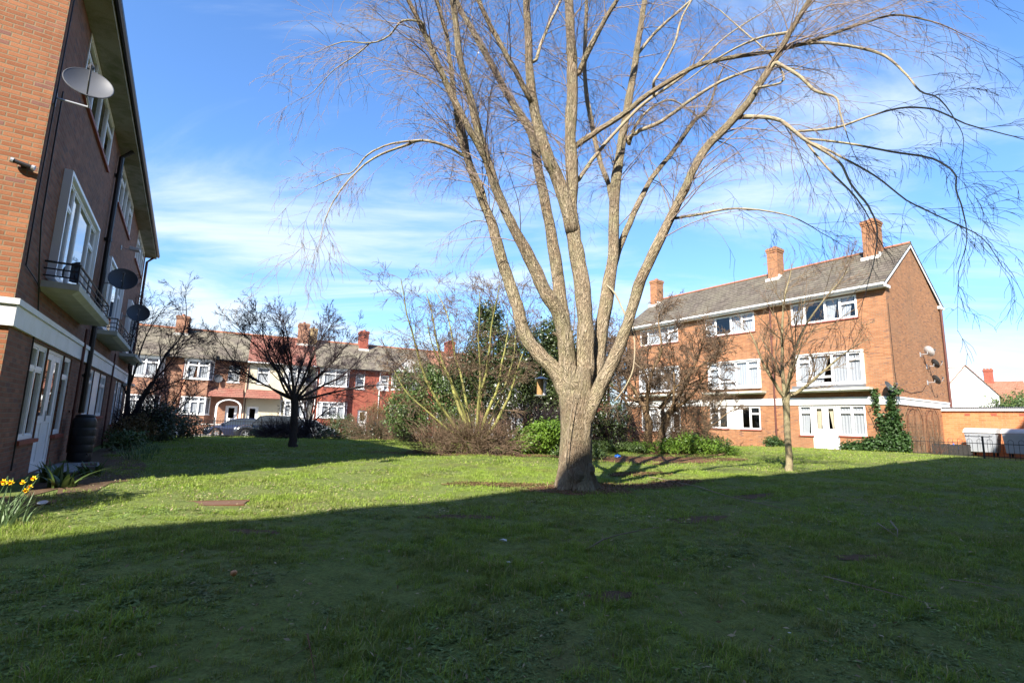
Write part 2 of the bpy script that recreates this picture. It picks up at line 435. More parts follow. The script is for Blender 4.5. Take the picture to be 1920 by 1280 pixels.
M['stone'] = m_plain('grey_paving_stone', (0.22, 0.22, 0.23), 0.85, 0.25, 0.2, 4, 0.3)
M['twig_dry'] = m_plain('dry_fallen_twig', (0.21, 0.17, 0.12), 0.85, 0.2, 0.3, 10, 0.2)
M['paper'] = m_plain('white_scrap', (0.75, 0.75, 0.73), 0.8, 0.2, 0.05, 10, 0.05)
M['soil'] = m_plain('bare_soil', (0.10, 0.065, 0.04), 0.95, 0.1, 0.4, 6, 0.9)
M['rust_plate'] = m_plain('rusty_brown_cover', (0.13, 0.075, 0.048), 0.85, 0.25, 0.3, 8, 0.4)
def m_willow():
    t = NT('willow_bark', 0.9, 0.15)
    uv = t.coord('UV'); ob = t.coord('Object')
    mpn = t.n('ShaderNodeMapping'); mpn.inputs['Scale'].default_value = (1.0, 0.13, 1); t.l(uv, mpn.inputs[0])
    w = t.noise(mpn.outputs[0], 7, 4, 0.6)
    va = t.n('ShaderNodeVectorMath', operation='MULTIPLY_ADD'); cb = t.n('ShaderNodeCombineXYZ'); t.l(w, cb.inputs[0]); t.l(w, cb.inputs[1])
    t.l(cb.outputs[0], va.inputs[0]); va.inputs[1].default_value = (0.16, 0.10, 0); t.l(mpn.outputs[0], va.inputs[2])
    vo = t.n('ShaderNodeTexVoronoi', feature='DISTANCE_TO_EDGE'); vo.inputs['Scale'].default_value = 27; t.l(va.outputs[0], vo.inputs['Vector'])
    vo2 = t.n('ShaderNodeTexVoronoi', feature='DISTANCE_TO_EDGE'); vo2.inputs['Scale'].default_value = 66; t.l(va.outputs[0], vo2.inputs['Vector'])
    gr = t.noise(mpn.outputs[0], 90, 4, 0.7)
    big = t.noise(ob, 1.1, 5, 0.6, 0.3)
    c = t.mix(t.ramp(big, [(0.35, 0.0), (0.62, 1.0)]), (0.25, 0.18, 0.12), (0.31, 0.25, 0.17))
    c = t.mix(t.ramp(t.noise(ob, 1.9, 6, 0.65), [(0.42, 0.0), (0.62, 0.6)]), c, (0.25, 0.245, 0.135))
    c = t.mix(0.45, c, t.ramp(gr, [(0.3, 0.3), (0.7, 0.75)]), 'OVERLAY')
    c = t.mix(t.ramp(vo2.outputs['Distance'], [(0.0, 0.55), (0.10, 0.0)]), c, (0.13, 0.085, 0.055))
    vein = t.ramp(vo.outputs['Distance'], [(0.0, 1.0), (0.05, 0.8), (0.12, 0.0)])
    brk = t.ramp(t.noise(mpn.outputs[0], 14, 3), [(0.35, 0.15), (0.6, 1.0)])
    vf = t.math('MULTIPLY', vein, brk)
    c = t.mix(t.math('MULTIPLY', vf, 0.75), c, (0.42, 0.345, 0.25))
    h = t.math('ADD', t.math('MULTIPLY', vf, 0.8), t.math('ADD', t.math('MULTIPLY', gr, 0.4), t.ramp(vo2.outputs['Distance'], [(0.0, 0.0), (0.15, 0.5)])))
    return t.fin(c, t.bump(h, 1.0, 0.03))
M['bark_willow'] = m_willow()
M['bark_branch'] = m_bark('smooth_willow_bark', (0.29, 0.235, 0.165), (0.32, 0.275, 0.195), (0.24, 0.18, 0.12), moss=(0.30, 0.31, 0.17), mossf=0.5, scale=1.6, strength=0.5, dist=0.01)
M['twig_willow'] = m_plain('willow_twigs', (0.23, 0.175, 0.145), 0.8, 0.2, 0.2, 2, 0.0)
M['bark_dark'] = m_bark('dark_cherry_bark', (0.05, 0.038, 0.035), (0.075, 0.06, 0.052), (0.02, 0.016, 0.015), scale=1.5, strength=0.4, dist=0.01)
M['twig_dark'] = m_plain('dark_twigs', (0.045, 0.032, 0.038), 0.85, 0.15, 0.25, 2, 0.0)
M['bark_green'] = m_bark('algae_green_bark', (0.24, 0.24, 0.07), (0.31, 0.32, 0.09), (0.17, 0.15, 0.07), moss=(0.24, 0.19, 0.10), mossf=0.35, scale=1.6, strength=0.4, dist=0.01)
M['twig_brown'] = m_plain('brown_twigs', (0.15, 0.105, 0.07), 0.85, 0.15, 0.3, 2, 0.0)
M['bark_brown'] = m_bark('brown_shrub_bark', (0.20, 0.125, 0.075), (0.28, 0.19, 0.11), (0.07, 0.045, 0.03), moss=(0.17, 0.16, 0.07), mossf=0.3, scale=1.6, strength=0.6, dist=0.012)
M['bark_young'] = m_bark('young_tree_bark', (0.25, 0.20, 0.12), (0.30, 0.25, 0.15), (0.14, 0.11, 0.07), moss=(0.24, 0.25, 0.13), mossf=0.4, scale=2.2, strength=0.3, dist=0.006)
M['twig_young'] = m_plain('olive_brown_twigs', (0.22, 0.16, 0.10), 0.85, 0.15, 0.25, 2, 0.0)
M['bud'] = m_plain('reddish_buds', (0.32, 0.15, 0.13), 0.7, 0.2, 0.2, 4, 0.0)
M['leaf_holly'] = m_leaf('dark_glossy_leaf', (0.018, 0.032, 0.012), (0.085, 0.115, 0.035), 0.35, 0.5, 0.12)
M['leaf_mid'] = m_leaf('mid_green_leaf', (0.035, 0.065, 0.015), (0.13, 0.19, 0.055), 0.45, 0.4, 0.2)
M['leaf_bright'] = m_leaf('bright_green_leaf', (0.06, 0.13, 0.015), (0.20, 0.32, 0.04), 0.45, 0.4, 0.3)
M['leaf_ivy'] = m_leaf('ivy_leaf', (0.016, 0.04, 0.01), (0.055, 0.11, 0.028), 0.5, 0.35, 0.15)
M['leaf_dead'] = m_leaf('brown_mixed_leaf', (0.07, 0.045, 0.02), (0.20, 0.14, 0.06), 0.7, 0.2, 0.2)
M['leaf_weed'] = m_leaf('grey_green_weed_leaf', (0.10, 0.155, 0.045), (0.34, 0.46, 0.13), 0.6, 0.3, 0.25, brown=(0.20, 0.19, 0.09))
M['grass'] = m_leaf('grass_blade', (0.11, 0.17, 0.030), (0.41, 0.56, 0.075), 0.6, 0.25, 0.35, brown=(0.27, 0.25, 0.10))
M['leaf_straw'] = m_leaf('pale_dead_leaf', (0.16, 0.10, 0.05), (0.50, 0.42, 0.28), 0.8, 0.1, 0.2)
M['daff_leaf'] = m_leaf('daffodil_leaf', (0.07, 0.13, 0.05), (0.18, 0.26, 0.12), 0.5, 0.35, 0.2)

def glass_mat(name, ior=1.5, tint=(0.9, 0.92, 0.93), extra=0.0):
    t = NT(name)
    tr = t.n('ShaderNodeBsdfTransparent'); tr.inputs[0].default_value = (*tint, 1)
    gl = t.n('ShaderNodeBsdfGlossy'); gl.inputs['Roughness'].default_value = 0.015
    fr = t.n('ShaderNodeFresnel'); fr.inputs[0].default_value = ior
    nz = t.noise(t.coord('Object'), 1.2, 2)
    nm = t.bump(nz, 0.12, 0.02)
    t.l(nm, gl.inputs['Normal']); 
    gm = t.n('ShaderNodeNewGeometry')
    f = t.math('MINIMUM', t.math('ADD', t.math('MULTIPLY', fr.outputs[0], 1.8), extra), 1.0)
    f = t.math('MULTIPLY', f, t.math('SUBTRACT', 1.0, t.math('MULTIPLY', gm.outputs['Backfacing'], 1.0)))
    mx = t.n('ShaderNodeMixShader'); t.l(f, mx.inputs[0]); t.l(tr.outputs[0], mx.inputs[1]); t.l(gl.outputs[0], mx.inputs[2])
    t.l(mx.outputs[0], t.o.inputs['Surface'])
    return t.m
M['glass'] = glass_mat('window_glass')
def car_paint(name, c, rough=0.25):
    t = NT(name, rough, 0.6); t.b.inputs['Coat Weight'].default_value = 0.8
    n = t.noise(t.coord('Object'), 3, 3)
    return t.fin(t.mix(n, tuple(x * 0.92 for x in c), c))
M['car_blue'] = car_paint('pale_blue_car_paint', (0.34, 0.42, 0.62))
M['car_dark'] = car_paint('black_car_paint', (0.012, 0.013, 0.016))
M['car_navy'] = car_paint('navy_car_paint', (0.016, 0.02, 0.045))
M['car_silver'] = car_paint('silver_car_paint', (0.50, 0.53, 0.58), 0.3)
M['car_glass'] = car_paint('tinted_car_glass', (0.02, 0.025, 0.03), 0.05)

# ------------------------------------------------------------------ the lie of the land
T0 = np.array([-29.7, 40.0]); TD = np.array([0.89, 0.456]); TN = np.array([-0.456, 0.89])
def sstep(a, b, x):
    t = np.clip((x - a) / (b - a), 0, 1); return t * t * (3 - 2 * t)
def gh(x, y):
    x = np.asarray(x, float); y = np.asarray(y, float)
    q = (x - T0[0]) * TN[0] + (y - T0[1]) * TN[1]
    z = -0.28 * sstep(-24, -12.8, q) - 0.32 * sstep(-12.3, -10.9, q)
    z = z + 0.22 * np.exp(-((x - 17.5) ** 2 + (y - 25) ** 2) / 45.0)
    near = np.clip(1 - np.hypot(x, y) / 60, 0, 1)
    z = z + near * (0.025 * np.sin(x * 0.9 + 1.3) * np.cos(y * 0.7) + 0.018 * np.sin(x * 2.1 + y * 1.7))
    z = z + 0.05 * np.exp(-((x - 1.24) ** 2 + (y - 9.3) ** 2) / 0.8)
    return z
def G(x, y): return float(gh(x, y))
def TP(s, q, z=0.0):
    p = T0 + TD * s + TN * q
    return (float(p[0]), float(p[1]), z)
# ------------------------------------------------------------------ ground, road, pavements
def ground_mesh():
    a = np.concatenate([-np.geomspace(900, 14, 26)[:-1], np.linspace(-14, 30, 177), np.geomspace(31, 900, 26)])
    b = np.concatenate([np.linspace(-60, 0, 20)[:-1], np.linspace(0, 36, 145), np.linspace(36.4, 60, 48), np.geomspace(61, 1500, 24)])
    X, Y = np.meshgrid(a, b); Z = gh(X, Y)
    V = np.stack([X.ravel(), Y.ravel(), Z.ravel()], 1)
    nx, ny = len(a), len(b)
    i, j = np.meshgrid(np.arange(nx - 1), np.arange(ny - 1)); k = (j * nx + i).ravel()
    F = np.stack([k, k + 1, k + 1 + nx, k + nx], 1)
    t = NT('lawn_soil', 0.95, 0.1)
    ob = t.coord('Object')
    n1 = t.noise(ob, 0.5, 6, 0.6); n2 = t.noise(ob, 6.0, 6, 0.65); n3 = t.noise(ob, 45, 4, 0.7)
    c = t.mix(t.ramp(n2, [(0.3, 0.0), (0.7, 1.0)]), (0.095, 0.125, 0.035), (0.165, 0.205, 0.055))
    c = t.mix(t.ramp(n1, [(0.48, 0.0), (0.72, 0.6)]), c, (0.13, 0.10, 0.055))
    c = t.mix(0.6, c, t.ramp(n3, [(0.3, 0.2), (0.7, 0.8)]), 'OVERLAY')
    t.fin(c, t.bump(t.math('ADD', n2, n3), 0.8, 0.03))
    o = np_mesh('lawn', V, F, t.m, smooth=True)
    tag(o, kind='structure')
ground_mesh()
def strip(name, q0, q1, z, mat, s0=-90, s1=120, th=0.0):
    mb = MB()
    mb.poly([TP(s0, q0, z), TP(s1, q0, z), TP(s1, q1, z), TP(s0, q1, z)])
    if th:
        mb.poly([TP(s0, q0, z - th), TP(s1, q0, z - th), TP(s1, q0, z), TP(s0, q0, z)])
        mb.poly([TP(s1, q1, z - th), TP(s0, q1, z - th), TP(s0, q1, z), TP(s1, q1, z)])
    return tag(mb.build(name, mat), kind='structure')
strip('road', -9.9, -4.3, -0.59, M['asphalt'])
strip('pavement', -4.3, -2.5, -0.47, M['paving'], th=0.14)
strip('pavement', -11.9, -9.9, -0.46, M['paving'], th=0.14)
strip('front_gardens', -2.5, 0.3, -0.52, M['paving'])

def patch(name, x, y, rx, ry, rot, mat, seed, dz=0.006, n=40, rings=6):
    """a thin irregular sheet that follows the lawn"""
    r = random.Random(seed); ph = [r.uniform(0, 6.28) for _ in range(5)]
    V = [(x, y, G(x, y) + dz)]; F = []
    for k in range(1, rings + 1):
        for i in range(n):
            a = 2 * math.pi * i / n
            w = 1 + 0.18 * math.sin(2 * a + ph[0]) + 0.13 * math.sin(3 * a + ph[1]) + 0.09 * math.sin(7 * a + ph[2]) + 0.05 * math.sin(13 * a + ph[3])
            u, v = rx * w * math.cos(a) * k / rings, ry * w * math.sin(a) * k / rings
            X = x + u * math.cos(rot) - v * math.sin(rot); Y = y + u * math.sin(rot) + v * math.cos(rot)
            V.append((X, Y, G(X, Y) + dz))
    for i in range(n): F.append((0, 1 + i, 1 + (i + 1) % n))
    for k in range(rings - 1):
        for i in range(n):
            a, b = 1 + k * n + i, 1 + k * n + (i + 1) % n
            F.append((a, a + n, b + n)); F.append((a, b + n, b))
    o = np_mesh(name, np.array(V), np.array(F), mat, smooth=True)
    return tag(o, kind='structure')
def mulch_mat():
    t = NT('bark_mulch', 0.95, 0.15)
    ob = t.coord('Object')
    vo = t.n('ShaderNodeTexVoronoi'); vo.inputs['Scale'].default_value = 38; t.l(ob, vo.inputs['Vector'])
    n2 = t.noise(ob, 3, 5)
    c = t.mix(t.ramp(vo.outputs['Color'], [(0.2, 0.0), (0.8, 1.0)]), (0.105, 0.045, 0.025), (0.27, 0.145, 0.085))
    c = t.mix(t.ramp(n2, [(0.5, 0.0), (0.8, 0.7)]), c, (0.10, 0.085, 0.04))
    t.fin(c, t.bump(vo.outputs['Distance'], 1.0, 0.03))
    return t.m
M['mulch'] = mulch_mat()
MULCH = [(1.3, 9.35, 1.15, 0.62, 0.35), (-0.2, 9.6, 0.8, 0.28, 0.1), (3.1, 10.6, 1.5, 0.32, 0.55), (-1.3, 18.1, 3.0, 0.9, 0.05), (4.9, 18.0, 3.2, 1.9, 0.3), (3.2, 12.4, 0.9, 0.4, 0.6), (7.0, 22.3, 3.4, 1.4, 0.1)]
for i, (x, y, rx, ry, ro) in enumerate(MULCH):
    patch('mulch_ground', x, y, rx, ry, ro, M['mulch'], i, 0.008 + 0.002 * i)
BED = [(-9.0, 11.5, 6.0, 0.75, math.radians(122.8)), (-6.95, 6.3, 1.0, 0.7, 0.5)]
patch('soil_bed', -9.1, 11.6, 5.6, 0.7, math.radians(122.8), M['soil'], 31, 0.01)
patch('soil_bed', -7.0, 6.3, 1.0, 0.75, 0.4, M['soil'], 32, 0.014)

for i, (x, y, rx, ry, ro) in enumerate([(-0.6, 6.6, .45, .16, .3), (2.5, 6.9, .5, .2, .7), (0.75, 3.8, .22, .1, .2), (3.4, 5.0, .35, .12, .5), (-2.6, 5.4, .3, .12, .1), (4.6, 9.4, .6, .2, .5)]):
    MULCH.append((x, y, rx, ry, ro)); patch('bare_soil', x, y, rx, ry, ro, M['soil'], 60 + i, 0.006)

# ------------------------------------------------------------------ windows, doors, blocks of flats
def wall_open(mb, x0, x1, z0, z1, y, ops, depth=0.14):
    """outer wall face (facing -y) with openings and their reveals"""
    ops = [(min(a, b), max(a, b), c, d) for a, b, c, d in ops]
    xs = sorted({x0, x1, *[v for o in ops for v in o[:2]]}); zs = sorted({z0, z1, *[v for o in ops for v in o[2:]]})
    for i in range(len(xs) - 1):
        for j in range(len(zs) - 1):
            a, b, c, d = xs[i], xs[i + 1], zs[j], zs[j + 1]
            mx, mz = (a + b) / 2, (c + d) / 2
            if any(o[0] < mx < o[1] and o[2] < mz < o[3] for o in ops): continue
            mb.poly([(a, y, c), (b, y, c), (b, y, d), (a, y, d)])
    for a, b, c, d in ops:
        e = y + depth
        mb.poly([(a, y, c), (a, y, d), (a, e, d), (a, e, c)]); mb.poly([(b, y, d), (b, y, c), (b, e, c), (b, e, d)])
        mb.poly([(a, y, d), (b, y, d), (b, e, d), (a, e, d)]); mb.poly([(b, y, c), (a, y, c), (a, e, c), (b, e, c)])

def curtain_mb(x0, x1, z0, z1, y, amp=0.010, wave=0.14, taper=0.0, left=True):
    mb = MB(); n = max(6, int((x1 - x0) / wave * 6)); P = []
    for i in range(n + 1):
        t = i / n; x = x0 + (x1 - x0) * t
        yy = y + amp * math.sin(x / wave * 2 * math.pi) + amp * 0.4 * math.sin(x / wave * 4.7)
        xb = (x0 + (x - x0) * (1 - taper)) if left else (x1 - (x1 - x) * (1 - taper))
        P.append(((x, yy, z1), (xb, yy, z0)))
    for i in range(n):
        mb.poly([P[i][1], P[i + 1][1], P[i + 1][0], P[i][0]])
    return mb
def window(root, x0, x1, z0, z1, cols, y=0.03, fr=0.062, dep=0.07, curtain='net', sill=None, name='window', bar=None, seed=0, cz=None):
    """cols: list of (share, kind) kind: 'full' | 'vent' (small top light) | 'low' (small bottom light) | 'panel' (solid)"""
    r = random.Random(int(abs(x0 * 97 + z0 * 31)) + seed)
    x0, x1 = min(x0, x1), max(x0, x1)
    f = MB(); g = MB(); curts = []
    f.box(x0, x1, y, y + dep, z1 - fr, z1); f.box(x0, x1, y, y + dep, z0, z0 + fr)
    f.box(x0, x0 + fr, y, y + dep, z0 + fr, z1 - fr); f.box(x1 - fr, x1, y, y + dep, z0 + fr, z1 - fr)
    tot = sum(c[0] for c in cols); xs = x0 + fr; W = x1 - x0 - 2 * fr; panels = []
    for k, c in enumerate(cols):
        xa = xs; xb = xs + W * c[0] / tot; xs = xb
        if k: f.box(xa - fr * 0.45, xa + fr * 0.45, y, y + dep, z0 + fr, z1 - fr)
        la, lb = xa + (fr * 0.45 if k else 0), xb - (fr * 0.45 if k < len(cols) - 1 else 0)
        H = z1 - z0 - 2 * fr
        if c[1] == 'panel':
            panels.append((la, lb)); continue
        lights = []
        if c[1] == 'vent':
            zt = z1 - fr - H * (c[2] if len(c) > 2 else 0.27)
            f.box(la, lb, y + 0.003, y + dep - 0.003, zt - fr * 0.4, zt + fr * 0.4)
            lights = [(z0 + fr, zt - fr * 0.4), (zt + fr * 0.4, z1 - fr)]
        elif c[1] == 'low':
            zt = z0 + fr + H * 0.22
            f.box(la, lb, y + 0.003, y + dep - 0.003, zt - fr * 0.4, zt + fr * 0.4)
            lights = [(z0 + fr, zt - fr * 0.4), (zt + fr * 0.4, z1 - fr)]
        else: lights = [(z0 + fr, z1 - fr)]
        for (a, b) in lights:
            s = 0.03                                    # the sash inside the frame
            f.box(la, lb, y + 0.012, y + dep - 0.012, a, a + s); f.box(la, lb, y + 0.012, y + dep - 0.012, b - s, b)
            f.box(la, la + s, y + 0.012, y + dep - 0.012, a + s, b - s); f.box(lb - s, lb, y + 0.012, y + dep - 0.012, a + s, b - s)
            yy = y + dep * 0.55
            g.poly([(la + s, yy, a + s), (lb - s, yy, a + s), (lb - s, yy, b - s), (la + s, yy, b - s)])
        if curtain == 'net' and r.random() < 0.94:
            gap = r.choice([0, 0, 0, 0.2]) * (lb - la); c2 = curtain_mb(la - 0.03, lb + 0.03 - gap, z0 + 0.04 if cz is None else cz, z1 - 0.03, y + dep + 0.05, taper=r.choice([0, 0, 0.2, 0.35]) if gap else 0.0)
            curts.append(c2)
    w = f.build(name, M['white'], root)
    if g.v: g.build('pane', M['glass'], w)
    for c2 in curts: c2.build('curtain', M['curtain'], w)
    for (a, b) in panels:
        MB().box(a, b, y + 0.02, y + dep - 0.02, z0 + fr, z1 - fr).build('infill_panel', M['white'], w)
    if sill:
        MB().box(x0 - 0.05, x1 + 0.05, -0.055, 0.10, z0 - 0.07, z0 - 0.004).build('sill', M[sill], w)
    return w
def door(root, x0, x1, z0, z1, y=0.03, leaves=2, glass_from=1.05, drape='drape', handle_side=1):
    x0, x1 = min(x0, x1), max(x0, x1)
    f = MB(); fr = 0.06
    f.box(x0, x0 + fr, y, y + 0.07, z0, z1); f.box(x1 - fr, x1, y, y + 0.07, z0, z1); f.box(x0 + fr, x1 - fr, y, y + 0.07, z1 - fr, z1)
    g = MB(); cus = []
    W = (x1 - x0 - 2 * fr) / leaves
    for k in range(leaves):
        a = x0 + fr + W * k + 0.004; b = a + W - 0.008; st = min(0.16, W * 0.26)
        gz0, gz1 = z0 + glass_from, z1 - fr - 0.12
        f.box(a, a + st, y + 0.015, y + 0.055, z0 + 0.01, z1 - fr); f.box(b - st, b, y + 0.015, y + 0.055, z0 + 0.01, z1 - fr)
        f.box(a + st, b - st, y + 0.015, y + 0.055, gz1, z1 - fr); f.box(a + st, b - st, y + 0.015, y + 0.055, gz0 - 0.14, gz0)
        f.box(a + st, b - st, y + 0.015, y + 0.055, z0 + 0.01, z0 + 0.18); f.box(a + st, b - st, y + 0.03, y + 0.05, z0 + 0.18, gz0 - 0.14)
        g.poly([(a + st, y + 0.035, gz0), (b - st, y + 0.035, gz0), (b - st, y + 0.035, gz1), (a + st, y + 0.035, gz1)])
        if drape:
            c2 = curtain_mb(a + st - 0.02, b - st + 0.02, gz0 - 0.1, gz1 + 0.04, y + 0.16, 0.014, 0.06, 0.5, k == 0)
            cus.append(c2)
    d = f.build('door', M['white'], root)
    g.build('pane', M['glass'], d)
    for c2 in cus: c2.build('curtain', M[drape], d)
    hx = (x0 + x1) / 2 + handle_side * 0.06
    MB().box(hx - 0.015, hx + 0.015, y - 0.005, y + 0.012, z0 + 0.95, z0 + 1.15).tube([(hx, y - 0.005, z0 + 1.07), (hx, y - 0.045, z0 + 1.07), (hx + 0.10 * handle_side, y - 0.045, z0 + 1.07)], 0.009, 6).build('handle', M['metal'], d)
    return d
def chimney(root, xc, y0, y1, zb, zt, w, mat, pots=1, lean=0):
    c = MB().box(xc - w / 2, xc + w / 2, y0, y1, zb, zt - 0.32)
    c.box(xc - w / 2 - 0.03, xc + w / 2 + 0.03, y0 - 0.03, y1 + 0.03, zt - 0.32, zt - 0.2)
    c.box(xc - w / 2 - 0.06, xc + w / 2 + 0.06, y0 - 0.06, y1 + 0.06, zt - 0.2, zt - 0.06)
    c.box(xc - w / 2 - 0.01, xc + w / 2 + 0.01, y0 - 0.01, y1 + 0.01, zt - 0.06, zt)
    o = c.build('chimney', mat, root)
    for k in range(pots):
        yy = y0 + (y1 - y0) * (k + 0.5) / pots
        MB().lathe([(0.12, 0), (0.105, 0.10), (0.125, 0.11), (0.125, 0.16), (0.09, 0.16), (0.09, 0.02), (0, 0.02)], (xc, yy, zt), 12).build('chimney_pot', M['ridge'], o)
    return o

def gable_poly(mb, x, W, zb, ze, zr, face, thick=0.0):
    p = [(x, 0, zb), (x, W, zb), (x, W, ze), (x, W / 2, zr), (x, 0, ze)]
    mb.poly(p if face > 0 else p[::-1])

def block(name, loc, rz, cfg, label):
    sg, Lh, W = cfg['sg'], cfg['len'], cfg['W']
    root = empty(name, loc, rz, label, 'flats')
    X = lambda s: s * sg
    bt0, bt1, eave, ridge, zg = cfg['band'][0], cfg['band'][1], cfg['eave'], cfg['ridge'], -0.8
    ops_g, ops_f, ops_s = [], [], []
    for it in cfg['gf']: ops_g.append((X(it[1]), X(it[2]), it[3], it[4]))
    for a, b in cfg['ff']: ops_f.append((X(a), X(b), cfg['ffz'][0], cfg['ffz'][1]))
    for a, b in cfg['sf']: ops_s.append((X(a), X(b), cfg['sfz'][0], cfg['sfz'][1]))
    xa, xb = sorted((0, X(Lh)))
    mb = MB()
    wall_open(mb, xa, xb, zg, eave, 0, ops_g + ops_f + ops_s)
    mb.poly([(xb, W, zg), (xa, W, zg), (xa, W, eave), (xb, W, eave)])
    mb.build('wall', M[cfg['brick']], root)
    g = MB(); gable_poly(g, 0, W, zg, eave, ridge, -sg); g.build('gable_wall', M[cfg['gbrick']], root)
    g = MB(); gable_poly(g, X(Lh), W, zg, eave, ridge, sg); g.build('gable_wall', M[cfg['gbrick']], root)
    # rooms behind the glass, their dimness put into a near-black colour
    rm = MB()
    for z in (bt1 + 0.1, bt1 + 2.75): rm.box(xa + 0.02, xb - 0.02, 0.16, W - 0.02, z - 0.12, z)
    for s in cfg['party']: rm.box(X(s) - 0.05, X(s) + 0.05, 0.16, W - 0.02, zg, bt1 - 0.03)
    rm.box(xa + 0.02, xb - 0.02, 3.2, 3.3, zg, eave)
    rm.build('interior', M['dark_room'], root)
    # the white band, stepped
    b = MB()
    pr = 0.05
    b.box(xa - pr, xb + pr, -pr, 0.0 - 0.002, bt0, bt1 - 0.09); b.box(xa - pr - 0.03, xb + pr + 0.03, -pr - 0.03, -0.002, bt1 - 0.087, bt1)
    for xx, d in ((xa, -1), (xb, 1)):
        x1, x2 = sorted((xx + d * 0.002, xx + d * pr)); b.box(x1, x2, -0.001, W, bt0, bt1 - 0.09)
        x1, x2 = sorted((xx + d * 0.002, xx + d * (pr + 0.03))); b.box(x1, x2, -0.001, W, bt1 - 0.087, bt1)
    b.build('band', M['band'], root)
    # projecting slab under the eaves, fascia, roof
    ov = cfg['ov']; ex = cfg['ex']
    s = MB().box(xa - ex, xb + ex, -ov, -0.003, eave - 0.02, eave + 0.13)
    s.box(xa - ex, xa - 0.003, -0.003, 0.35, eave - 0.02, eave + 0.13); s.box(xb + 0.003, xb + ex, -0.003, 0.35, eave - 0.02, eave + 0.13)
    s.build('soffit', M[cfg['soffit']], root, bevel=0.01)
    s = MB().box(xa - ex, xb + ex, W + 0.003, W + ov, eave - 0.02, eave + 0.13)
    s.box(xa - ex, xa - 0.003, W - 0.35, W + 0.003, eave - 0.02, eave + 0.13); s.box(xb + 0.003, xb + ex, W - 0.35, W + 0.003, eave - 0.02, eave + 0.13)
    s.build('soffit', M[cfg['soffit']], root, bevel=0.01)
    gx = MB()
    prof = [(-ov - 0.11, eave + 0.17), (-ov - 0.11, eave + 0.09), (-ov - 0.075, eave + 0.05), (-ov - 0.035, eave + 0.05), (-ov - 0.002, eave + 0.09), (-ov - 0.002, eave + 0.17)]
    for i in range(len(prof) - 1):
        (ya, za), (yb, zb) = prof[i], prof[i + 1]
        gx.poly([(xa - ex, yb, zb), (xb + ex, yb, zb), (xb + ex, ya, za), (xa - ex, ya, za)])
        gx.poly([(xa - ex, ya + 0.004, za + 0.004), (xb + ex, ya + 0.004, za + 0.004), (xb + ex, yb + 0.004, zb + 0.004), (xa - ex, yb + 0.004, zb + 0.004)])
    gx.build('gutter', M[cfg['gutter']], root)
    hw = W / 2; slope = (ridge - eave) / hw; rx = 0.10; th = 0.07
    yo = -ov - 0.03; zo = eave + 0.16
    rr = MB()
    zr = ridge + 0.16
    for side in (0, 1):
        Y = (lambda v: v) if side == 0 else (lambda v: W - v)
        n = 1
        p = [(xa - rx, Y(yo), zo), (xb + rx, Y(yo), zo), (xb + rx, Y(hw), zr), (xa - rx, Y(hw), zr)]
        rr.poly(p if side == 0 else p[::-1])
        q = [(a, bb, c - th) for a, bb, c in p]
        rr.poly(q[::-1] if side == 0 else q)
        for (i, j) in ((0, 1), (1, 2), (3, 0)):
            rr.poly([p[i], q[i], q[j], p[j]])
    roof = rr.build('roof', M[cfg['roof']], root)
    rd = MB(); x = xa - rx
    while x < xb + rx - 0.01:
        x2 = min(x + 0.45, xb + rx)
        for i in range(6):
            a0, a1 = math.pi * i / 6, math.pi * (i + 1) / 6
            rd.poly([(x, hw + 0.13 * math.cos(a1), zr - 0.05 + 0.13 * math.sin(a1)), (x, hw + 0.13 * math.cos(a0), zr - 0.05 + 0.13 * math.sin(a0)),
                     (x2 - 0.012, hw + 0.125 * math.cos(a0), zr - 0.05 + 0.125 * math.sin(a0)), (x2 - 0.012, hw + 0.125 * math.cos(a1), zr - 0.05 + 0.125 * math.sin(a1))])
        x = x2
    rd.build('ridge_tiles', M['ridge'], roof)
    # barge boards on both gables
    for xx, d in ((xa, -1), (xb, 1)):
        bb = MB()
        x1, x2 = sorted((xx + d * 0.045, xx + d * 0.075))
        for side in (0, 1):
            Y = (lambda v: v) if side == 0 else (lambda v: W - v)
            a = [(Y(-ov + 0.02), eave + 0.10), (Y(hw), ridge + 0.075), (Y(hw), ridge - 0.10), (Y(-ov + 0.10), eave - 0.02)]
            if side: a = a[::-1]
            f1 = [(x1, p[0], p[1]) for p in a]; f2 = [(x2, p[0], p[1]) for p in a]
            bb.poly(f1); bb.poly(f2[::-1])
            for i in range(4):
                j = (i + 1) % 4; bb.poly([f1[j], f1[i], f2[i], f2[j]])
        bb.build('barge_board', M['white'] if cfg['soffit'] != 'concrete' else M['concrete'], root)
    for (sc_, w, zt) in cfg['chim']:
        c = chimney(root, X(sc_), hw - 0.95, hw - 0.15, ridge - 1.2, zt, w, M[cfg['brick'] if cfg['sg'] < 0 else 'brick_shade'])
        fz = eave + 0.16 + (hw - 0.98 - yo) * (zr - zo) / (hw - yo)
        MB().box(X(sc_) - w / 2 - 0.10, X(sc_) + w / 2 + 0.10, hw - 1.10, hw - 0.955, fz - 0.13, fz + 0.10).box(X(sc_) + w / 2 + 0.003, X(sc_) + w / 2 + 0.10, hw - 0.95, hw - 0.2, fz - 0.05, fz + 0.30).build('flaunching', M['flash'], c)
    # ground floor
    for it in cfg['gf']:
        if it[0] == 'w': window(root, X(it[1]), X(it[2]), it[3], it[4], it[5] if sg > 0 else it[5][::-1], sill='tile_sill', curtain=it[6] if len(it) > 6 else 'net')
        elif it[0] == 'p': MB().box(X(it[1]), X(it[2]), 0.03, 0.08, it[3], it[4]).build('infill_panel', M['white'], root)
        else: door(root, X(it[1]), X(it[2]), it[3], it[4], drape=it[5])
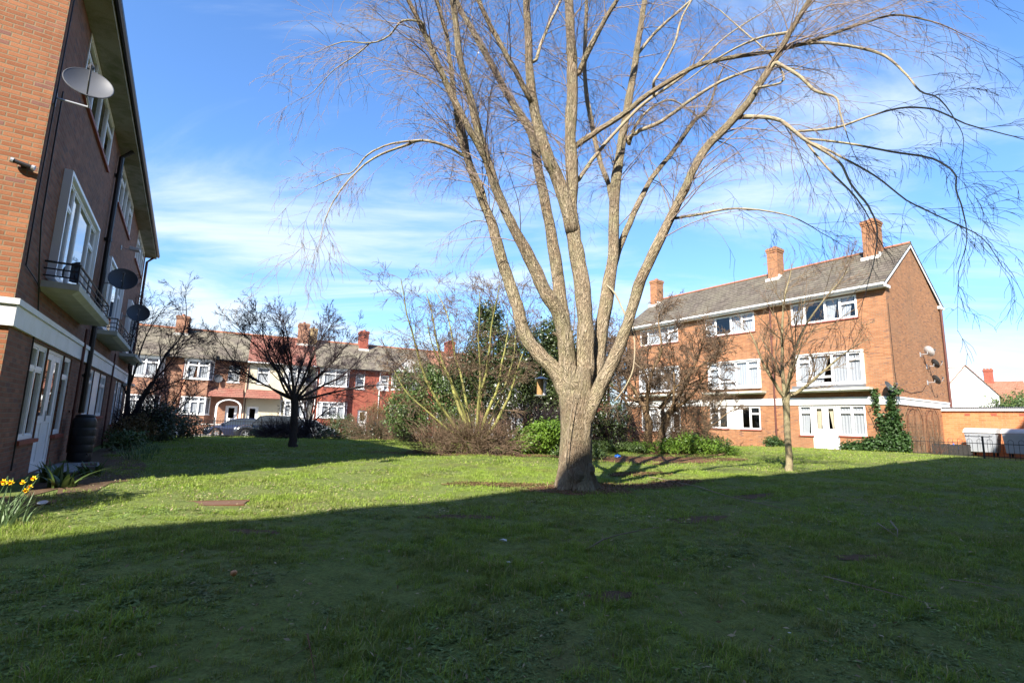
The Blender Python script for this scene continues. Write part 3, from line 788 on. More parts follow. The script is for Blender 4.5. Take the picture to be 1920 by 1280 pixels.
    # first floor: boxed-out windows on little balconies
    for i, (a, b) in enumerate(cfg['ff']):
        z0, z1 = cfg['ffz']; x0, x1 = sorted((X(a), X(b))); p = cfg['proj']
        cols = [(0.75, 'vent', 0.25), (0.8, 'full'), (1.6, 'full'), (0.75, 'vent', 0.25)] if sg > 0 else [(0.8, 'vent', 0.2), (1.45, 'low'), (1.0, 'full'), (0.8, 'vent', 0.22)]
        w = window(root, x0 + 0.07, x1 - 0.07, z0 + 0.07, z1 - 0.07, cols, y=-p + 0.06, fr=0.06, curtain='net' if sg < 0 else None)
        MB().box(x0, x0 + 0.065, -p, 0.13, z0, z1).box(x1 - 0.065, x1, -p, 0.13, z0, z1).box(x0 + 0.065, x1 - 0.065, -p, 0.13, z1 - 0.065, z1).box(x0 + 0.065, x1 - 0.065, -p, 0.13, z0, z0 + 0.065).build('surround', M['white'], w)
    for i, (a, b, dp, kind) in enumerate(cfg['slabs']):
        x0, x1 = sorted((X(a), X(b))); z0, z1 = cfg['slz']
        sl = MB().hexa([(x0 + 0.1, -dp + 0.1, z0), (x1 - 0.1, -dp + 0.1, z0), (x1 - 0.1, -0.003, z0), (x0 + 0.1, -0.003, z0)],
                       [(x0, -dp, z0 + 0.06), (x1, -dp, z0 + 0.06), (x1, -0.003, z0 + 0.06), (x0, -0.003, z0 + 0.06)]).box(x0, x1, -dp, -0.003, z0 + 0.061, z1).build('balcony', M['slab'], root)
        if kind == 'rail':
            r = MB(); zt = z1 + 0.34
            for z in (z1 + 0.10, z1 + 0.22, zt):
                rad = 0.014 if z < zt else 0.02
                r.tube([(x0 + 0.04, -0.003, z), (x0 + 0.04, -dp + 0.04, z), (x1 - 0.04, -dp + 0.04, z), (x1 - 0.04, -0.003, z)], rad, 6)
            n = 4
            for k in range(n + 1):
                xx = x0 + 0.04 + (x1 - x0 - 0.08) * k / n
                r.tube([(xx, -dp + 0.04, z1 - 0.01), (xx, -dp + 0.04, zt)], 0.013, 6)
            r.build('railing', M['black'], sl)
        elif kind == 'trough':
            t = MB(); n = 3
            for k in range(n):
                xx0 = x0 + 0.25 + (x1 - x0 - 0.5) * k / n; xx1 = x0 + 0.25 + (x1 - x0 - 0.5) * (k + 1) / n - 0.015
                t.hexa([(xx0, -dp + 0.08, z1 + 0.002), (xx1, -dp + 0.08, z1 + 0.002), (xx1, -0.17, z1 + 0.002), (xx0, -0.17, z1 + 0.002)],
                       [(xx0, -dp + 0.05, z1 + 0.16), (xx1, -dp + 0.05, z1 + 0.16), (xx1, -0.17, z1 + 0.16), (xx0, -0.17, z1 + 0.16)])
            t.build('trough', M['lead'], sl)
    for i, (a, b) in enumerate(cfg['sf']):
        z0, z1 = cfg['sfz']
        cols = [(1, 'vent', 0.3), (1, 'full'), (1, 'full'), (1, 'vent', 0.3)] if sg > 0 else [(0.8, 'full'), (1.3, 'full'), (0.9, 'full'), (0.9, 'vent', 0.3)]
        window(root, X(a), X(b), z0, z1, cols, y=-0.02, sill='tile_sill', curtain='net' if (sg < 0 or i) else None)
    for (s_, z0, z1, rad, mt) in cfg['pipes']:
        pb = MB().tube([(X(s_), -ov * 0.75 if z1 > 7 else -0.09, z1), (X(s_), -0.09, z1 - 0.25 if z1 > 7 else z1 - 0.02), (X(s_), -0.09, z0)], rad, 8)
        z = z0 + 0.9
        while z < z1 - 0.4:
            pb.tube([(X(s_), -0.09, z), (X(s_), -0.09, z + 0.09)], rad * 1.25, 8); pb.box(X(s_) - rad * 2, X(s_) + rad * 2, -0.03, -0.002, z + 0.02, z + 0.06); z += 1.8
        pb.build('downpipe', M[mt], root)
    return root

VW = [(1, 'vent', 0.24), (1, 'vent', 0.24)]
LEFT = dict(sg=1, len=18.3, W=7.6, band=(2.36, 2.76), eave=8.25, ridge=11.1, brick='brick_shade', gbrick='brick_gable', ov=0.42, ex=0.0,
            soffit='concrete', gutter='black', roof='roof_r', proj=0.12,
            gf=[('w', 1.45, 2.66, 0.66, 2.31, VW, None), ('d', 2.66, 4.2, 0.0, 2.31, None), ('w', 4.2, 5.03, 0.66, 2.31, [(1, 'vent', 0.24)], None),
                ('w', 7.42, 8.55, 1.0, 2.30, VW, 'net'), ('p', 8.55, 9.9, 1.0, 2.30), ('w', 9.9, 11.35, 1.0, 2.30, VW, 'net'),
                ('w', 14.0, 14.8, 0.66, 2.30, [(1, 'vent', 0.24)], 'net'), ('d', 14.8, 16.3, 0.0, 2.30, 'drape'), ('w', 16.3, 17.4, 0.66, 2.3, VW, 'net')],
            ff=[(1.47, 5.02), (7.45, 11.1), (14.0, 17.3)], ffz=(3.42, 5.42), sf=[(1.6, 5.35), (7.7, 11.3), (14.0, 17.4)], sfz=(7.08, 8.22),
            slabs=[(1.22, 5.35, 0.50, 'rail'), (7.25, 11.4, 0.50, 'rail'), (13.7, 17.6, 0.50, 'plain')], slz=(3.15, 3.32),
            party=[6.2, 12.6], chim=[(6.4, 0.75, 12.9), (12.6, 0.75, 12.9)],
            pipes=[(6.62, 1.1, 8.23, 0.06, 'black'), (5.62, 0.2, 3.1, 0.03, 'brown_pipe'), (11.75, 0.0, 3.1, 0.028, 'brown_pipe'), (18.1, 0.0, 8.23, 0.05, 'brown_pipe')])
L_LOC, L_RZ = (-7.246, 7.124, 0.0), math.atan2(0.8403, -0.5421)
block('apartment_block', L_LOC, L_RZ, LEFT, 'brick three storey flats filling the left edge, facade in shade with a sunlit gable')
GVW = [(1, 'vent', 0.22), (1, 'vent', 0.22)]
RIGHT = dict(sg=-1, len=17.3, W=7.6, band=(2.52, 2.90), eave=8.32, ridge=11.35, brick='brick_r', gbrick='brick_r', ov=0.40, ex=0.12,
             soffit='white', gutter='white', roof='roof_r', proj=0.15,
             gf=[('w', 1.3, 2.57, 0.93, 2.50, GVW), ('d', 2.57, 3.88, 0.20, 2.50, 'drape'), ('w', 3.88, 4.56, 0.88, 2.50, [(1, 'vent', 0.22)]),
                 ('w', 6.78, 8.03, 1.10, 2.47, [(1.1, 'full'), (1.2, 'vent', 0.3)][::-1], None), ('p', 8.03, 8.89, 1.10, 2.47), ('w', 8.89, 10.17, 1.10, 2.47, [(1, 'full'), (1, 'vent', 0.3)], None),
                 ('w', 12.45, 13.15, 0.75, 2.45, [(1, 'vent', 0.22)], None), ('d', 13.15, 14.4, 0.08, 2.45, 'drape'), ('w', 14.4, 15.9, 0.75, 2.45, GVW)],
             ff=[(1.17, 4.5), (6.62, 10.1), (12.4, 15.95)], ffz=(3.55, 5.30), sf=[(1.3, 4.65), (6.87, 10.25), (12.48, 15.9)], sfz=(7.02, 8.22),
             slabs=[(0.85, 4.85, 0.55, 'trough'), (6.35, 10.4, 0.5, 'plain'), (12.1, 16.2, 0.5, 'plain')], slz=(3.18, 3.36),
             party=[5.7, 11.3], chim=[(1.5, 0.72, 13.1), (7.1, 0.68, 13.0), (17.0, 0.68, 13.0)],
             pipes=[(5.83, 0.2, 8.3, 0.05, 'brown_pipe'), (11.0, 0.0, 2.5, 0.035, 'brown_pipe'), (5.2, 0.1, 2.5, 0.035, 'black')])
R_LOC, R_RZ = (18.599, 24.276, 0.0), math.atan2(-0.8311, 0.5562)
Rb = block('apartment_block', R_LOC, R_RZ, RIGHT, 'sunlit orange brick three storey flats with brown tiled roof on the right')
# far gable downpipe of the right block
MB().tube([(0.10, 7.45, 8.25), (0.10, 7.45, 0.0)], 0.06, 8).build('downpipe', M['brown_pipe'], Rb)

# unseen block behind the viewer; height and bent plan shaped to shade the lawn
def shade_block():
    h = 14.4; D = (math.sin(SUN_AZ), math.cos(SUN_AZ)); k = h / math.tan(SUN_EL)
    B0 = (0.9 - D[0] * k, 9.38 - D[1] * k)
    r = empty('apartment_block', (B0[0], B0[1], 0), 0, 'unseen brick block of flats behind the viewer, sized and bent to cast the lawn shade', 'flats')
    uR = Vector((0.819, 0.574, 0)).normalized(); uL = Vector((-0.762, -0.648, 0)).normalized()
    nR = Vector((uR.y, -uR.x, 0)); dep = 9.0
    A, Bp, C = uL * 34, Vector((0, 0, 0)), uR * 36
    back = [C + nR * dep, Bp + nR * dep * 1.0, A + Vector((0.648, -0.762, 0)) * dep]
    foot = [C, Bp, A, back[2], back[1], back[0]]
    m = MB(); t = MB()
    for i in range(6):
        p, q = foot[i], foot[(i + 1) % 6]
        m.poly([(q.x, q.y, -0.5), (p.x, p.y, -0.5), (p.x, p.y, h - 0.2), (q.x, q.y, h - 0.2)])
        t.poly([(q.x, q.y, h - 0.2), (p.x, p.y, h - 0.2), (p.x, p.y, h), (q.x, q.y, h)])
    t.poly([(p.x, p.y, h) for p in foot][::-1]); t.poly([(p.x, p.y, h - 0.2) for p in foot])
    m.build('wall', M['brick_shade'], r); t.build('roof', M['concrete'], r)
    w = None
    for u, a in ((uR, math.atan2(uR.y, uR.x)), (uL, math.atan2(uL.y, uL.x) + math.pi)):
        for i in range(6):
            for j in range(4):
                if w is None:
                    w = MB().box(0, 2.2, 0, 0.05, 0, 0.06).box(0, 2.2, 0, 0.05, 1.34, 1.4).box(0, 0.06, 0, 0.05, 0.06, 1.34).box(2.14, 2.2, 0, 0.05, 0.06, 1.34).box(1.07, 1.13, 0, 0.05, 0.06, 1.34).build('window', M['white'], r)
                    MB().poly([(2.19, 0.02, 0.01), (0.01, 0.02, 0.01), (0.01, 0.02, 1.39), (2.19, 0.02, 1.39)]).build('pane', M['car_glass'], w); x = w
                else: x = copy_tree(w, r)
                p = u * (2.0 + i * 5.2) + Vector((-u.y, u.x, 0)) * (0.01 if u is uR else -0.01)
                if u is uL: p = p + u * 2.2
                x.location = (p.x, p.y, 1.0 + j * 3.3); x.rotation_euler = (0, 0, a)
    return r
shade_block()
# ------------------------------------------------------------------ terrace of houses over the road
HZ = -0.53
def thouse(s0, s1, flip, wallm, upperm, roofm, bay, door_s, small_s, chim, label, canopy=None, gabled=False, glow=None, porch=None):
    """house facade from s0 to s1 along the terrace; local x = s, local -y toward the green"""
    x0, y0, _ = TP(0, 0)
    root = empty('terraced_house', (TP(s0, 0)[0], TP(s0, 0)[1], HZ), math.atan2(TD[1], TD[0]), label, 'house', 'terraced houses across the road')
    Wd = s1 - s0; E = 6.15; R = 9.0; D = 8.0
    ba, bb = bay[0] - s0, bay[1] - s0; bd = 0.62; rt = 0.55
    sm = (small_s[0] - s0, small_s[1] - s0)
    da, db = door_s[0] - s0, door_s[1] - s0
    up = MB(); lo = MB()
    wall_open(lo, 0.001, Wd - 0.001, -0.2, 2.95, 0, [(da, db, 0.1, 2.35)])
    wall_open(up, 0.001, Wd - 0.001, 2.95, E, 0, [(sm[0], sm[1], 4.35, 5.75)])
    up.poly([(Wd, D, -0.2), (0, D, -0.2), (0, D, E), (Wd, D, E)])
    for x, k in ((0.001, 1), (Wd - 0.001, -1)):
        p = [(x, 0, -0.2), (x, 0, E), (x, D / 2, R), (x, D, E), (x, D, -0.2)]; up.poly(p if k > 0 else p[::-1])
    lo.build('wall', M[wallm], root); up.build('upper_wall', M[upperm], root)
    # bay, two storeys: front with canted returns
    by = MB()
    def ring(z0, z1, solid):
        P = [(ba, 0), (ba + 0.30, -bd), (bb - 0.30, -bd), (bb, 0)]
        for i in range(3): by.poly([(*P[i], z0), (*P[i + 1], z0), (*P[i + 1], z1), (*P[i], z1)])
    ring(-0.2, 1.55, 1); by.build('bay_wall', M[upperm], root)
    by.v, by.f, by.uv = [], [], []
    ring(2.98, 4.42, 1); by.build('bay_wall', M[upperm], root)
    for z0, z1 in ((1.55, 2.98), (4.42, 5.95)):
        P = [(ba, 0), (ba + 0.30, -bd), (bb - 0.30, -bd), (bb, 0)]
        for i in range(3):
            a, b = Vector((*P[i], 0)), Vector((*P[i + 1], 0)); L = (b - a).length; an = math.atan2(b.y - a.y, b.x - a.x)
            cols = [(1, 'vent', 0.25), (1.3, 'vent', 0.25), (1, 'vent', 0.25)] if (i == 1 and z0 < 2) else ([(1, 'vent', 0.24), (1, 'vent', 0.24)] if i == 1 else [(1, 'full')])
            w = window(root, 0.0, L, z0, z1, cols, y=0.0, fr=0.07, dep=0.06, name='bay_window', seed=int(s0 * 10) + i)
            w.location = (a.x, a.y, 0); w.rotation_euler = (0, 0, an)
        P2 = [(x, y - 0.03, ) for x, y in P]
        MB().hexa([(ba - 0.05, 0, z0 - 0.06), (ba + 0.27, -bd - 0.06, z0 - 0.06), (bb - 0.27, -bd - 0.06, z0 - 0.06), (bb + 0.05, 0, z0 - 0.06)],
                  [(ba - 0.05, 0, z0 - 0.004), (ba + 0.27, -bd - 0.06, z0 - 0.004), (bb - 0.27, -bd - 0.06, z0 - 0.004), (bb + 0.05, 0, z0 - 0.004)]).build('sill', M['white'], root)
    MB().hexa([(ba - 0.05, 0, 5.952), (ba + 0.27, -bd - 0.06, 5.952), (bb - 0.27, -bd - 0.06, 5.952), (bb + 0.05, 0, 5.952)],
              [(ba - 0.05, 0, E), (ba + 0.27, -bd - 0.06, E), (bb - 0.27, -bd - 0.06, E), (bb + 0.05, 0, E)]).build('bay_fascia', M['white'], root)
    window(root, sm[0], sm[1], 4.35, 5.75, [(1, 'vent', 0.3)], y=0.04, sill='white', seed=3)
    door(root, da, db, 0.1, 2.35, y=0.10, leaves=1, glass_from=1.2, drape=None)
    # roof
    rr = MB(); ov = 0.35; zt = R + 0.1; zo = E + 0.02
    for side in (0, 1):
        Y = (lambda v: v) if side == 0 else (lambda v: D - v)
        p = [(0, Y(-ov), zo), (Wd, Y(-ov), zo), (Wd, Y(D / 2), zt), (0, Y(D / 2), zt)]
        rr.poly(p if side == 0 else p[::-1]); q = [(a, b, c - 0.08) for a, b, c in p]; rr.poly(q[::-1] if side == 0 else q)
        for i, j in ((0, 1), (1, 2), (3, 0)): rr.poly([p[i], q[i], q[j], p[j]])
    if bd > 0.5:
        # little roof over the bay, running out from the main slope
        p = [(ba - 0.10, -bd - 0.28, zo), (bb + 0.10, -bd - 0.28, zo), (bb + 0.10, 0.1, zo + 0.45), (ba - 0.10, 0.1, zo + 0.45)]
        rr.poly(p); rr.poly([p[0], p[3], (p[3][0], 0.1, zo), ]); rr.poly([p[1], (p[2][0], 0.1, zo), p[2]]); rr.poly([(p[0][0], p[0][1], zo - 0.06), (p[0][0], 0, zo - 0.06), (p[1][0], 0, zo - 0.06), (p[1][0], p[1][1], zo - 0.06)]); rr.poly([(p[0][0], p[0][1], zo - 0.06), (p[1][0], p[1][1], zo - 0.06), p[1], p[0]])
    ro = rr.build('roof', M[roofm], root)
    MB().tube([(0.005, D / 2, zt + 0.0), (Wd - 0.005, D / 2, zt + 0.0)], 0.11, 8).build('ridge_tiles', M['ridge'], ro)
    MB().box(0.002, Wd - 0.002, -ov - 0.09, -ov - 0.004, zo - 0.07, zo + 0.02).build('gutter', M['black'] if wallm != 'render_cream' else M['white'], root)
    if gabled:
        gm = (ba + bb) / 2; gh_ = 1.35
        g = MB().poly([(ba - 0.1, -bd - 0.30, zo), (bb + 0.1, -bd - 0.30, zo), (gm + 0.25, -bd - 0.30, zo + gh_), (gm - 0.25, -bd - 0.30, zo + gh_)])
        g.build('bay_gable', M['render_white'], root)
        g = MB(); a = (ba - 0.2, -bd - 0.4, zo - 0.08); b = (gm, -bd - 0.4, zo + gh_ + 0.15); c = (bb + 0.2, -bd - 0.4, zo - 0.08); k = 3.2
        g.poly([a, b, (b[0], b[1] + k, b[2]), (a[0], a[1] + k, a[2])]); g.poly([b, c, (c[0], c[1] + k, c[2]), (b[0], b[1] + k, b[2])])
        g.build('bay_roof', M[roofm], root)
    if canopy:
        ca, cb = canopy[0] - s0, canopy[1] - s0
        cz = 3.05
        MB().hexa([(ca, -0.95, cz), (cb, -0.95, cz), (cb, -0.002, cz), (ca, -0.002, cz)], [(ca, -0.95, cz + 0.05), (cb, -0.95, cz + 0.05), (cb - 0.1, -0.002, cz + 0.75), (ca + 0.1, -0.002, cz + 0.75)]).build('canopy', M['roof_red'], root)
    if porch:
        pa, pb = porch[0] - s0, porch[1] - s0; pm = MB(); n = 8
        pm.box(pa, pa + 0.14, -0.85, -0.75, -0.1, 2.25); pm.box(pb - 0.14, pb, -0.85, -0.75, -0.1, 2.25)
        cx = (pa + pb) / 2; rx_ = (pb - pa) / 2
        for i in range(n):
            a0, a1 = math.pi * i / n, math.pi * (i + 1) / n
            f = lambda a, k: (cx + (rx_ - k) * math.cos(a), 2.25 + 0.62 * (1 - k) * math.sin(a))
            o0, o1, i0, i1 = f(a0, 0), f(a1, 0), f(a0, 0.14), f(a1, 0.14)
            pm.poly([(o0[0], -0.85, o0[1]), (o1[0], -0.85, o1[1]), (i1[0], -0.85, i1[1]), (i0[0], -0.85, i0[1])][::-1])
            pm.poly([(i0[0], -0.85, i0[1]), (i1[0], -0.85, i1[1]), (i1[0], -0.75, i1[1]), (i0[0], -0.75, i0[1])])
            pm.poly([(o0[0], -0.75, o0[1]), (o1[0], -0.75, o1[1]), (o1[0], -0.85, o1[1]), (o0[0], -0.85, o0[1])])
        pm.build('porch_arch', M['white'], root)
    for (cs, w, mt, top) in chim:
        c = chimney(root, cs - s0, D / 2 - 0.95, D / 2 + 0.3, R - 1.0, top, w, M[mt], pots=2)
        MB().box(cs - s0 - w / 2 - 0.08, cs - s0 + w / 2 + 0.08, D / 2 - 1.08, D / 2 - 0.955, R - 0.75, R - 0.42).build('flaunching', M['flash'], c)
    MB().tube([(0.12, -0.06, 0), (0.12, -0.06, E - 0.2)], 0.04, 6).build('downpipe', M['white'] if 'red' in wallm else M['brown_pipe'], root)
    return root
thouse(-8.2, -2.6, 0, 'brick_far', 'brick_far', 'roof_grey', (-7.8, -5.6), (-3.8, -2.9), (-5.0, -4.2), [(-7.9, 0.8, 'brick_far', 10.1)], 'brown brick terraced house mostly hidden behind the left flats')
thouse(-2.6, 2.85, 0, 'brick_far', 'brick_far', 'roof_grey', (-0.7, 1.65), (-2.3, -1.4), (-2.2, -1.3), [(2.1, 0.95, 'brick_far', 10.15)], 'brown brick terraced house behind the thin bare tree beside the left flats')
thouse(2.85, 7.6, 0, 'brick_far', 'brick_far', 'roof_grey', (2.98, 5.15), (6.3, 7.2), (6.2, 7.1), [], 'brown brick terraced house with white arched porch and grey lichen roof', canopy=(4.95, 7.55), porch=(5.6, 7.5))
thouse(7.6, 13.2, 0, 'render_cream', 'render_cream', 'roof_red', (10.5, 12.7), (7.9, 8.8), (8.4, 9.4), [(12.1, 0.95, 'brick_far', 10.6), (13.0, 0.7, 'brick_yellow', 10.2)], 'cream rendered terraced house with red tiled roof behind the dark round tree', canopy=(7.65, 10.4))
thouse(13.2, 18.95, 0, 'brick_red', 'brick_red', 'roof_grey', (13.55, 16.2), (17.2, 18.1), (16.8, 17.65), [(17.9, 0.85, 'brick_red', 10.45)], 'red painted brick terraced house with grey roof and a pale wall dish')
thouse(18.95, 24.6, 0, 'brick_red', 'brick_red', 'roof_grey', (20.2, 22.9), (23.3, 24.2), (19.2, 19.95), [], 'red terraced house with white gable over its bay beside the evergreen shrubs', gabled=True)
thouse(24.6, 30.2, 0, 'brick_far', 'brick_far', 'roof_brown', (25.0, 27.2), (28.6, 29.5), (27.9, 28.5), [(27.4, 0.85, 'brick_red', 10.3)], 'terraced house with brown tiles and a red chimney behind the green stemmed shrub')
thouse(30.2, 35.8, 0, 'brick_far', 'render_white', 'roof_brown', (33.0, 35.2), (30.6, 31.5), (31.9, 32.6), [(35.0, 0.85, 'brick_far', 10.3)], 'white upper storeyed terraced house glimpsed behind the big trunk')
thouse(35.8, 41.4, 0, 'brick_far', 'brick_far', 'roof_grey', (36.2, 38.4), (39.8, 40.7), (39.1, 39.7), [], 'brown brick terraced house glimpsed between the big trunk and the brown shrub')
thouse(41.4, 47.0, 0, 'brick_red', 'brick_red', 'roof_brown', (44.2, 46.4), (41.8, 42.7), (43.0, 43.6), [(46.4, 0.85, 'brick_far', 10.3)], 'red brick terraced house glimpsed low behind the right brown shrub')

def gwall(s0, s1, mat, label, h=0.75, pillar=True, cap='flash'):
    w = empty('garden_wall', TP(s0, -2.45, -0.5), math.atan2(TD[1], TD[0]), label, 'garden wall', 'low front garden walls')
    L = s1 - s0
    MB().box(0, L, -0.11, 0.11, 0, h).build('wall', M[mat], w)
    MB().box(-0.0, L, -0.14, 0.14, h + 0.001, h + 0.06).build('coping', M[cap], w)
    MB().box(-0.3, -0.003, -0.16, 0.16, 0, h + 0.25).box(-0.34, 0.035, -0.19, 0.19, h + 0.251, h + 0.31).build('pillar', M[mat], w)
gwall(-2.2, 2.4, 'brick_far', 'low brown brick garden wall behind the pale blue car')
gwall(3.6, 6.2, 'brick_far', 'low brown brick garden wall below the white framed bay')
gwall(8.7, 12.9, 'render_cream', 'low cream garden wall behind the black car')
gwall(13.7, 17.2, 'brick_red', 'low red painted garden wall to the right of the dark round tree')
gwall(20.0, 23.4, 'brick_red', 'low red garden wall behind the dark clipped hedge')

# ------------------------------------------------------------------ parked cars
def car(s, q, paint, label, L=4.1, Wd=1.72, Hh=1.46, face=1, kind='hatch'):
    root = empty('parked_car', TP(s, q, -0.59), math.atan2(TD[1], TD[0]) + (0 if face > 0 else math.pi), label, 'car', 'cars parked along the kerb')
    # half profile along x: lower body
    if kind == 'hatch':
        belt = [(-L/2, 0.42, 0.72), (-L/2 + .08, 0.25, 0.92), (-L/2 + .5, 0.22, 0.96), (0.1, 0.2, 0.93), (L/2 - 1.15, 0.2, 0.90), (L/2 - 0.45, 0.22, 0.78), (L/2 - .1, 0.25, 0.66), (L/2, 0.40, 0.52)]
        cab = [(-L/2 + .10, 0.90), (-L/2 + .42, Hh - .06), (-L/2 + 1.1, Hh), (-.15, Hh - .01), (.35, Hh - .10), (L/2 - 1.05, 0.89)]
    else:
        belt = [(-L/2, 0.45, 0.85), (-L/2 + .06, 0.28, 1.02), (-L/2 + .5, 0.24, 1.04), (0.1, 0.22, 1.02), (L/2 - 1.1, 0.22, 0.99), (L/2 - 0.4, 0.24, 0.90), (L/2 - .08, 0.28, 0.76), (L/2, 0.42, 0.58)]
        cab = [(-L/2 + .06, 1.0), (-L/2 + .28, Hh - .05), (-L/2 + 1.1, Hh), (0.1, Hh - .01), (.5, Hh - .08), (L/2 - 1.05, 0.98)]
    wr = 0.31 if kind == 'hatch' else 0.34
    wx = (-L/2 + 0.78, L/2 - 0.82)
    b = MB(); hw = Wd / 2; n = 26; secs = []
    xs = np.linspace(-L/2, L/2, n)
    for x in xs:
        lo = np.interp(x, [p[0] for p in belt], [p[1] for p in belt]); hi = np.interp(x, [p[0] for p in belt], [p[2] for p in belt])
        e = 1 - 0.16 * max(0, (abs(x) - (L/2 - 0.55)) / 0.55) ** 2
        arch = lo
        for w in wx:
            d = abs(x - w)
            if d < wr + 0.05: arch = max(arch, wr + math.sqrt(max(0, (wr + 0.05) ** 2 - d * d)))
        arch = min(arch, hi - 0.08)
        sec = [(x, -hw * e * 0.94, arch), (x, -hw * e, max(arch + .02, (lo + hi) / 2 - 0.03)), (x, -hw * e * 0.985, hi - 0.05), (x, -hw * e * 0.88, hi + .0), (x, 0, hi + 0.035),
               (x, hw * e * 0.88, hi), (x, hw * e * 0.985, hi - 0.05), (x, hw * e, max(arch + .02, (lo + hi) / 2 - 0.03)), (x, hw * e * 0.94, arch)]
        secs.append(sec)
    for i in range(n - 1):
        for j in range(8): b.poly([secs[i][j], secs[i][j + 1], secs[i + 1][j + 1], secs[i + 1][j]][::-1])
    b.poly(secs[0]); b.poly(secs[-1][::-1])
    for i in range(n - 1):      # floor
        b.poly([(xs[i], -hw * .8, 0.3), (xs[i], hw * .8, 0.3), (xs[i + 1], hw * .8, 0.3), (xs[i + 1], -hw * .8, 0.3)])
    b.build('body', M[paint], root, smooth=True)
    # cabin: roof and pillars in paint, glass between
    g = MB(); k0 = hw * 0.90; k1 = hw * 0.72
    def yy(z): return k0 + (k1 - k0) * (z - 0.9) / (Hh - 0.9)
    P = [[(x, -yy(z), z), (x, yy(z), z)] for x, z in cab]
    for i in range(len(P) - 1): g.poly([P[i][1], P[i][0], P[i + 1][0], P[i + 1][1]][::-1])
    g.poly([p[0] for p in P][::-1]); g.poly([p[1] for p in P])
    g.build('glasshouse', M['car_glass'], root)
    rf = MB()
    Q = [(x, z) for x, z in cab[1:5]]
    for i in range(len(Q) - 1):
        a, c = Q[i], Q[i + 1]
        rf.poly([(a[0], -yy(a[1]) - .006, a[1] + .012), (c[0], -yy(c[1]) - .006, c[1] + .012), (c[0], yy(c[1]) + .006, c[1] + .012), (a[0], yy(a[1]) + .006, a[1] + .012)])
    for sd_ in (-1, 1):
        for (i0, i1) in ((0, 1), (4, 5)):
            a, c = cab[i0], cab[i1]
            rf.tube([(a[0], sd_ * (yy(a[1]) + .0), a[1]), (c[0], sd_ * (yy(c[1]) + .0), c[1])], 0.035, 6)
        for i in range(1, 4): rf.tube([(cab[i][0], sd_ * yy(cab[i][1]), cab[i][1]), (cab[i + 1][0], sd_ * yy(cab[i + 1][1]), cab[i + 1][1])], 0.028, 6)
        xm = (cab[0][0] + cab[5][0]) / 2
        rf.tube([(xm, sd_ * yy(0.95), 0.93), (xm - .05, sd_ * yy(Hh), Hh - .01)], 0.03, 6)
    rf.build('roof', M[paint], root)
    for w in wx:
        for sd_ in (-1, 1):
            ty = MB().lathe([(wr * 0.66, -0.09), (wr * 0.94, -0.10), (wr, -0.06), (wr, 0.06), (wr * 0.94, 0.10), (wr * 0.66, 0.09)], n=22)
            wh = ty.build('wheel', M['tyre'], root, smooth=True, loc=(w, sd_ * (hw - 0.10), wr), rot=(math.pi / 2, 0, 0))
            r = MB().lathe([(wr * 0.67, -0.07), (wr * 0.67, 0.07)], n=22).lathe([(0.0, 0.045 if sd_ < 0 else -0.045), (0.07, 0.045 if sd_ < 0 else -0.045)], n=12)
            zf = 0.06 if sd_ < 0 else -0.06
            for k in range(5):
                a = k * 2 * math.pi / 5; ca, sa = math.cos(a), math.sin(a)
                q = [(0.03, -0.035), (wr * 0.66, -0.028), (wr * 0.66, 0.028), (0.03, 0.035)]
                r.poly([(x * ca - y * sa, x * sa + y * ca, zf) for x, y in q])
                r.poly([(x * ca - y * sa, x * sa + y * ca, zf * 0.9) for x, y in q][::-1])
            r.build('rim', M['rim'], wh)
    for sd_ in (-1, 1):
        zl = np.interp(L/2 - .12, [p[0] for p in belt], [p[2] for p in belt])
        MB().box(L/2 - 0.32, L/2 - 0.035, sd_ * (hw * 0.52), sd_ * (hw * 0.86), zl - 0.13, zl - 0.0).build('headlight', M['lamp_glass'], root, bevel=0.02)
        MB().box(-L/2 + 0.03, -L/2 + 0.16, sd_ * (hw * 0.62), sd_ * (hw * 0.93), 0.72, 0.88).build('tail_light', M['lamp_red'], root, bevel=0.015)
        MB().box(L/2 - 1.22, L/2 - 1.08, sd_ * (hw * 0.95), sd_ * (hw * 1.12), 0.93, 1.05).build('mirror', M[paint], root, bevel=0.02)
    return root
CQ = -5.35
car(1.9, CQ, 'car_blue', 'pale blue hatchback parked leftmost behind the iron fence', face=1)
car(7.35, CQ, 'car_navy', 'dark navy hatchback parked just left of the black people carrier', face=-1, Hh=1.4)
car(9.4, CQ - 1.95, 'car_dark', 'black people carrier parked left of the dark round tree', L=4.3, Wd=1.8, Hh=1.68, face=-1, kind='mpv')
car(12.6, CQ, 'car_silver', 'silver hatchback parked directly behind the dark round tree trunk', face=1)
car(19.2, CQ, 'car_navy', 'dark blue hatchback parked behind the dark clipped hedge', face=1)

# ------------------------------------------------------------------ iron railing along the green
def iron_fence():
    q = -12.35; s0, s1 = -7.0, 46.0
    root = empty('iron_fence', TP(s0, q, 0), math.atan2(TD[1], TD[0]), 'black iron railing with upright bars along the far edge of the lawn', 'fence')
    L = s1 - s0; z0 = G(*TP((s0 + s1) / 2, q)[:2]) - 0.05; step = 0.14; bars = MB()
    k = 0; x = 0
    while x < L:
        bars.box(x - 0.009, x + 0.009, -0.009, 0.009, z0 + 0.02, z0 + 1.12); x += step
    tag(bars.build('bar', M['black'], root), kind='stuff')
    for zz_ in (z0 + 0.12, z0 + 1.0): MB().box(0, L, -0.02, 0.02, zz_, zz_ + 0.035).build('rail', M['black'], root)
    x = 0
    while x <= L:
        MB().box(x - 0.03, x + 0.03, 0.011, 0.07, z0 - 0.3, z0 + 1.25).build('post', M['black'], root); x += 2.65
iron_fence()

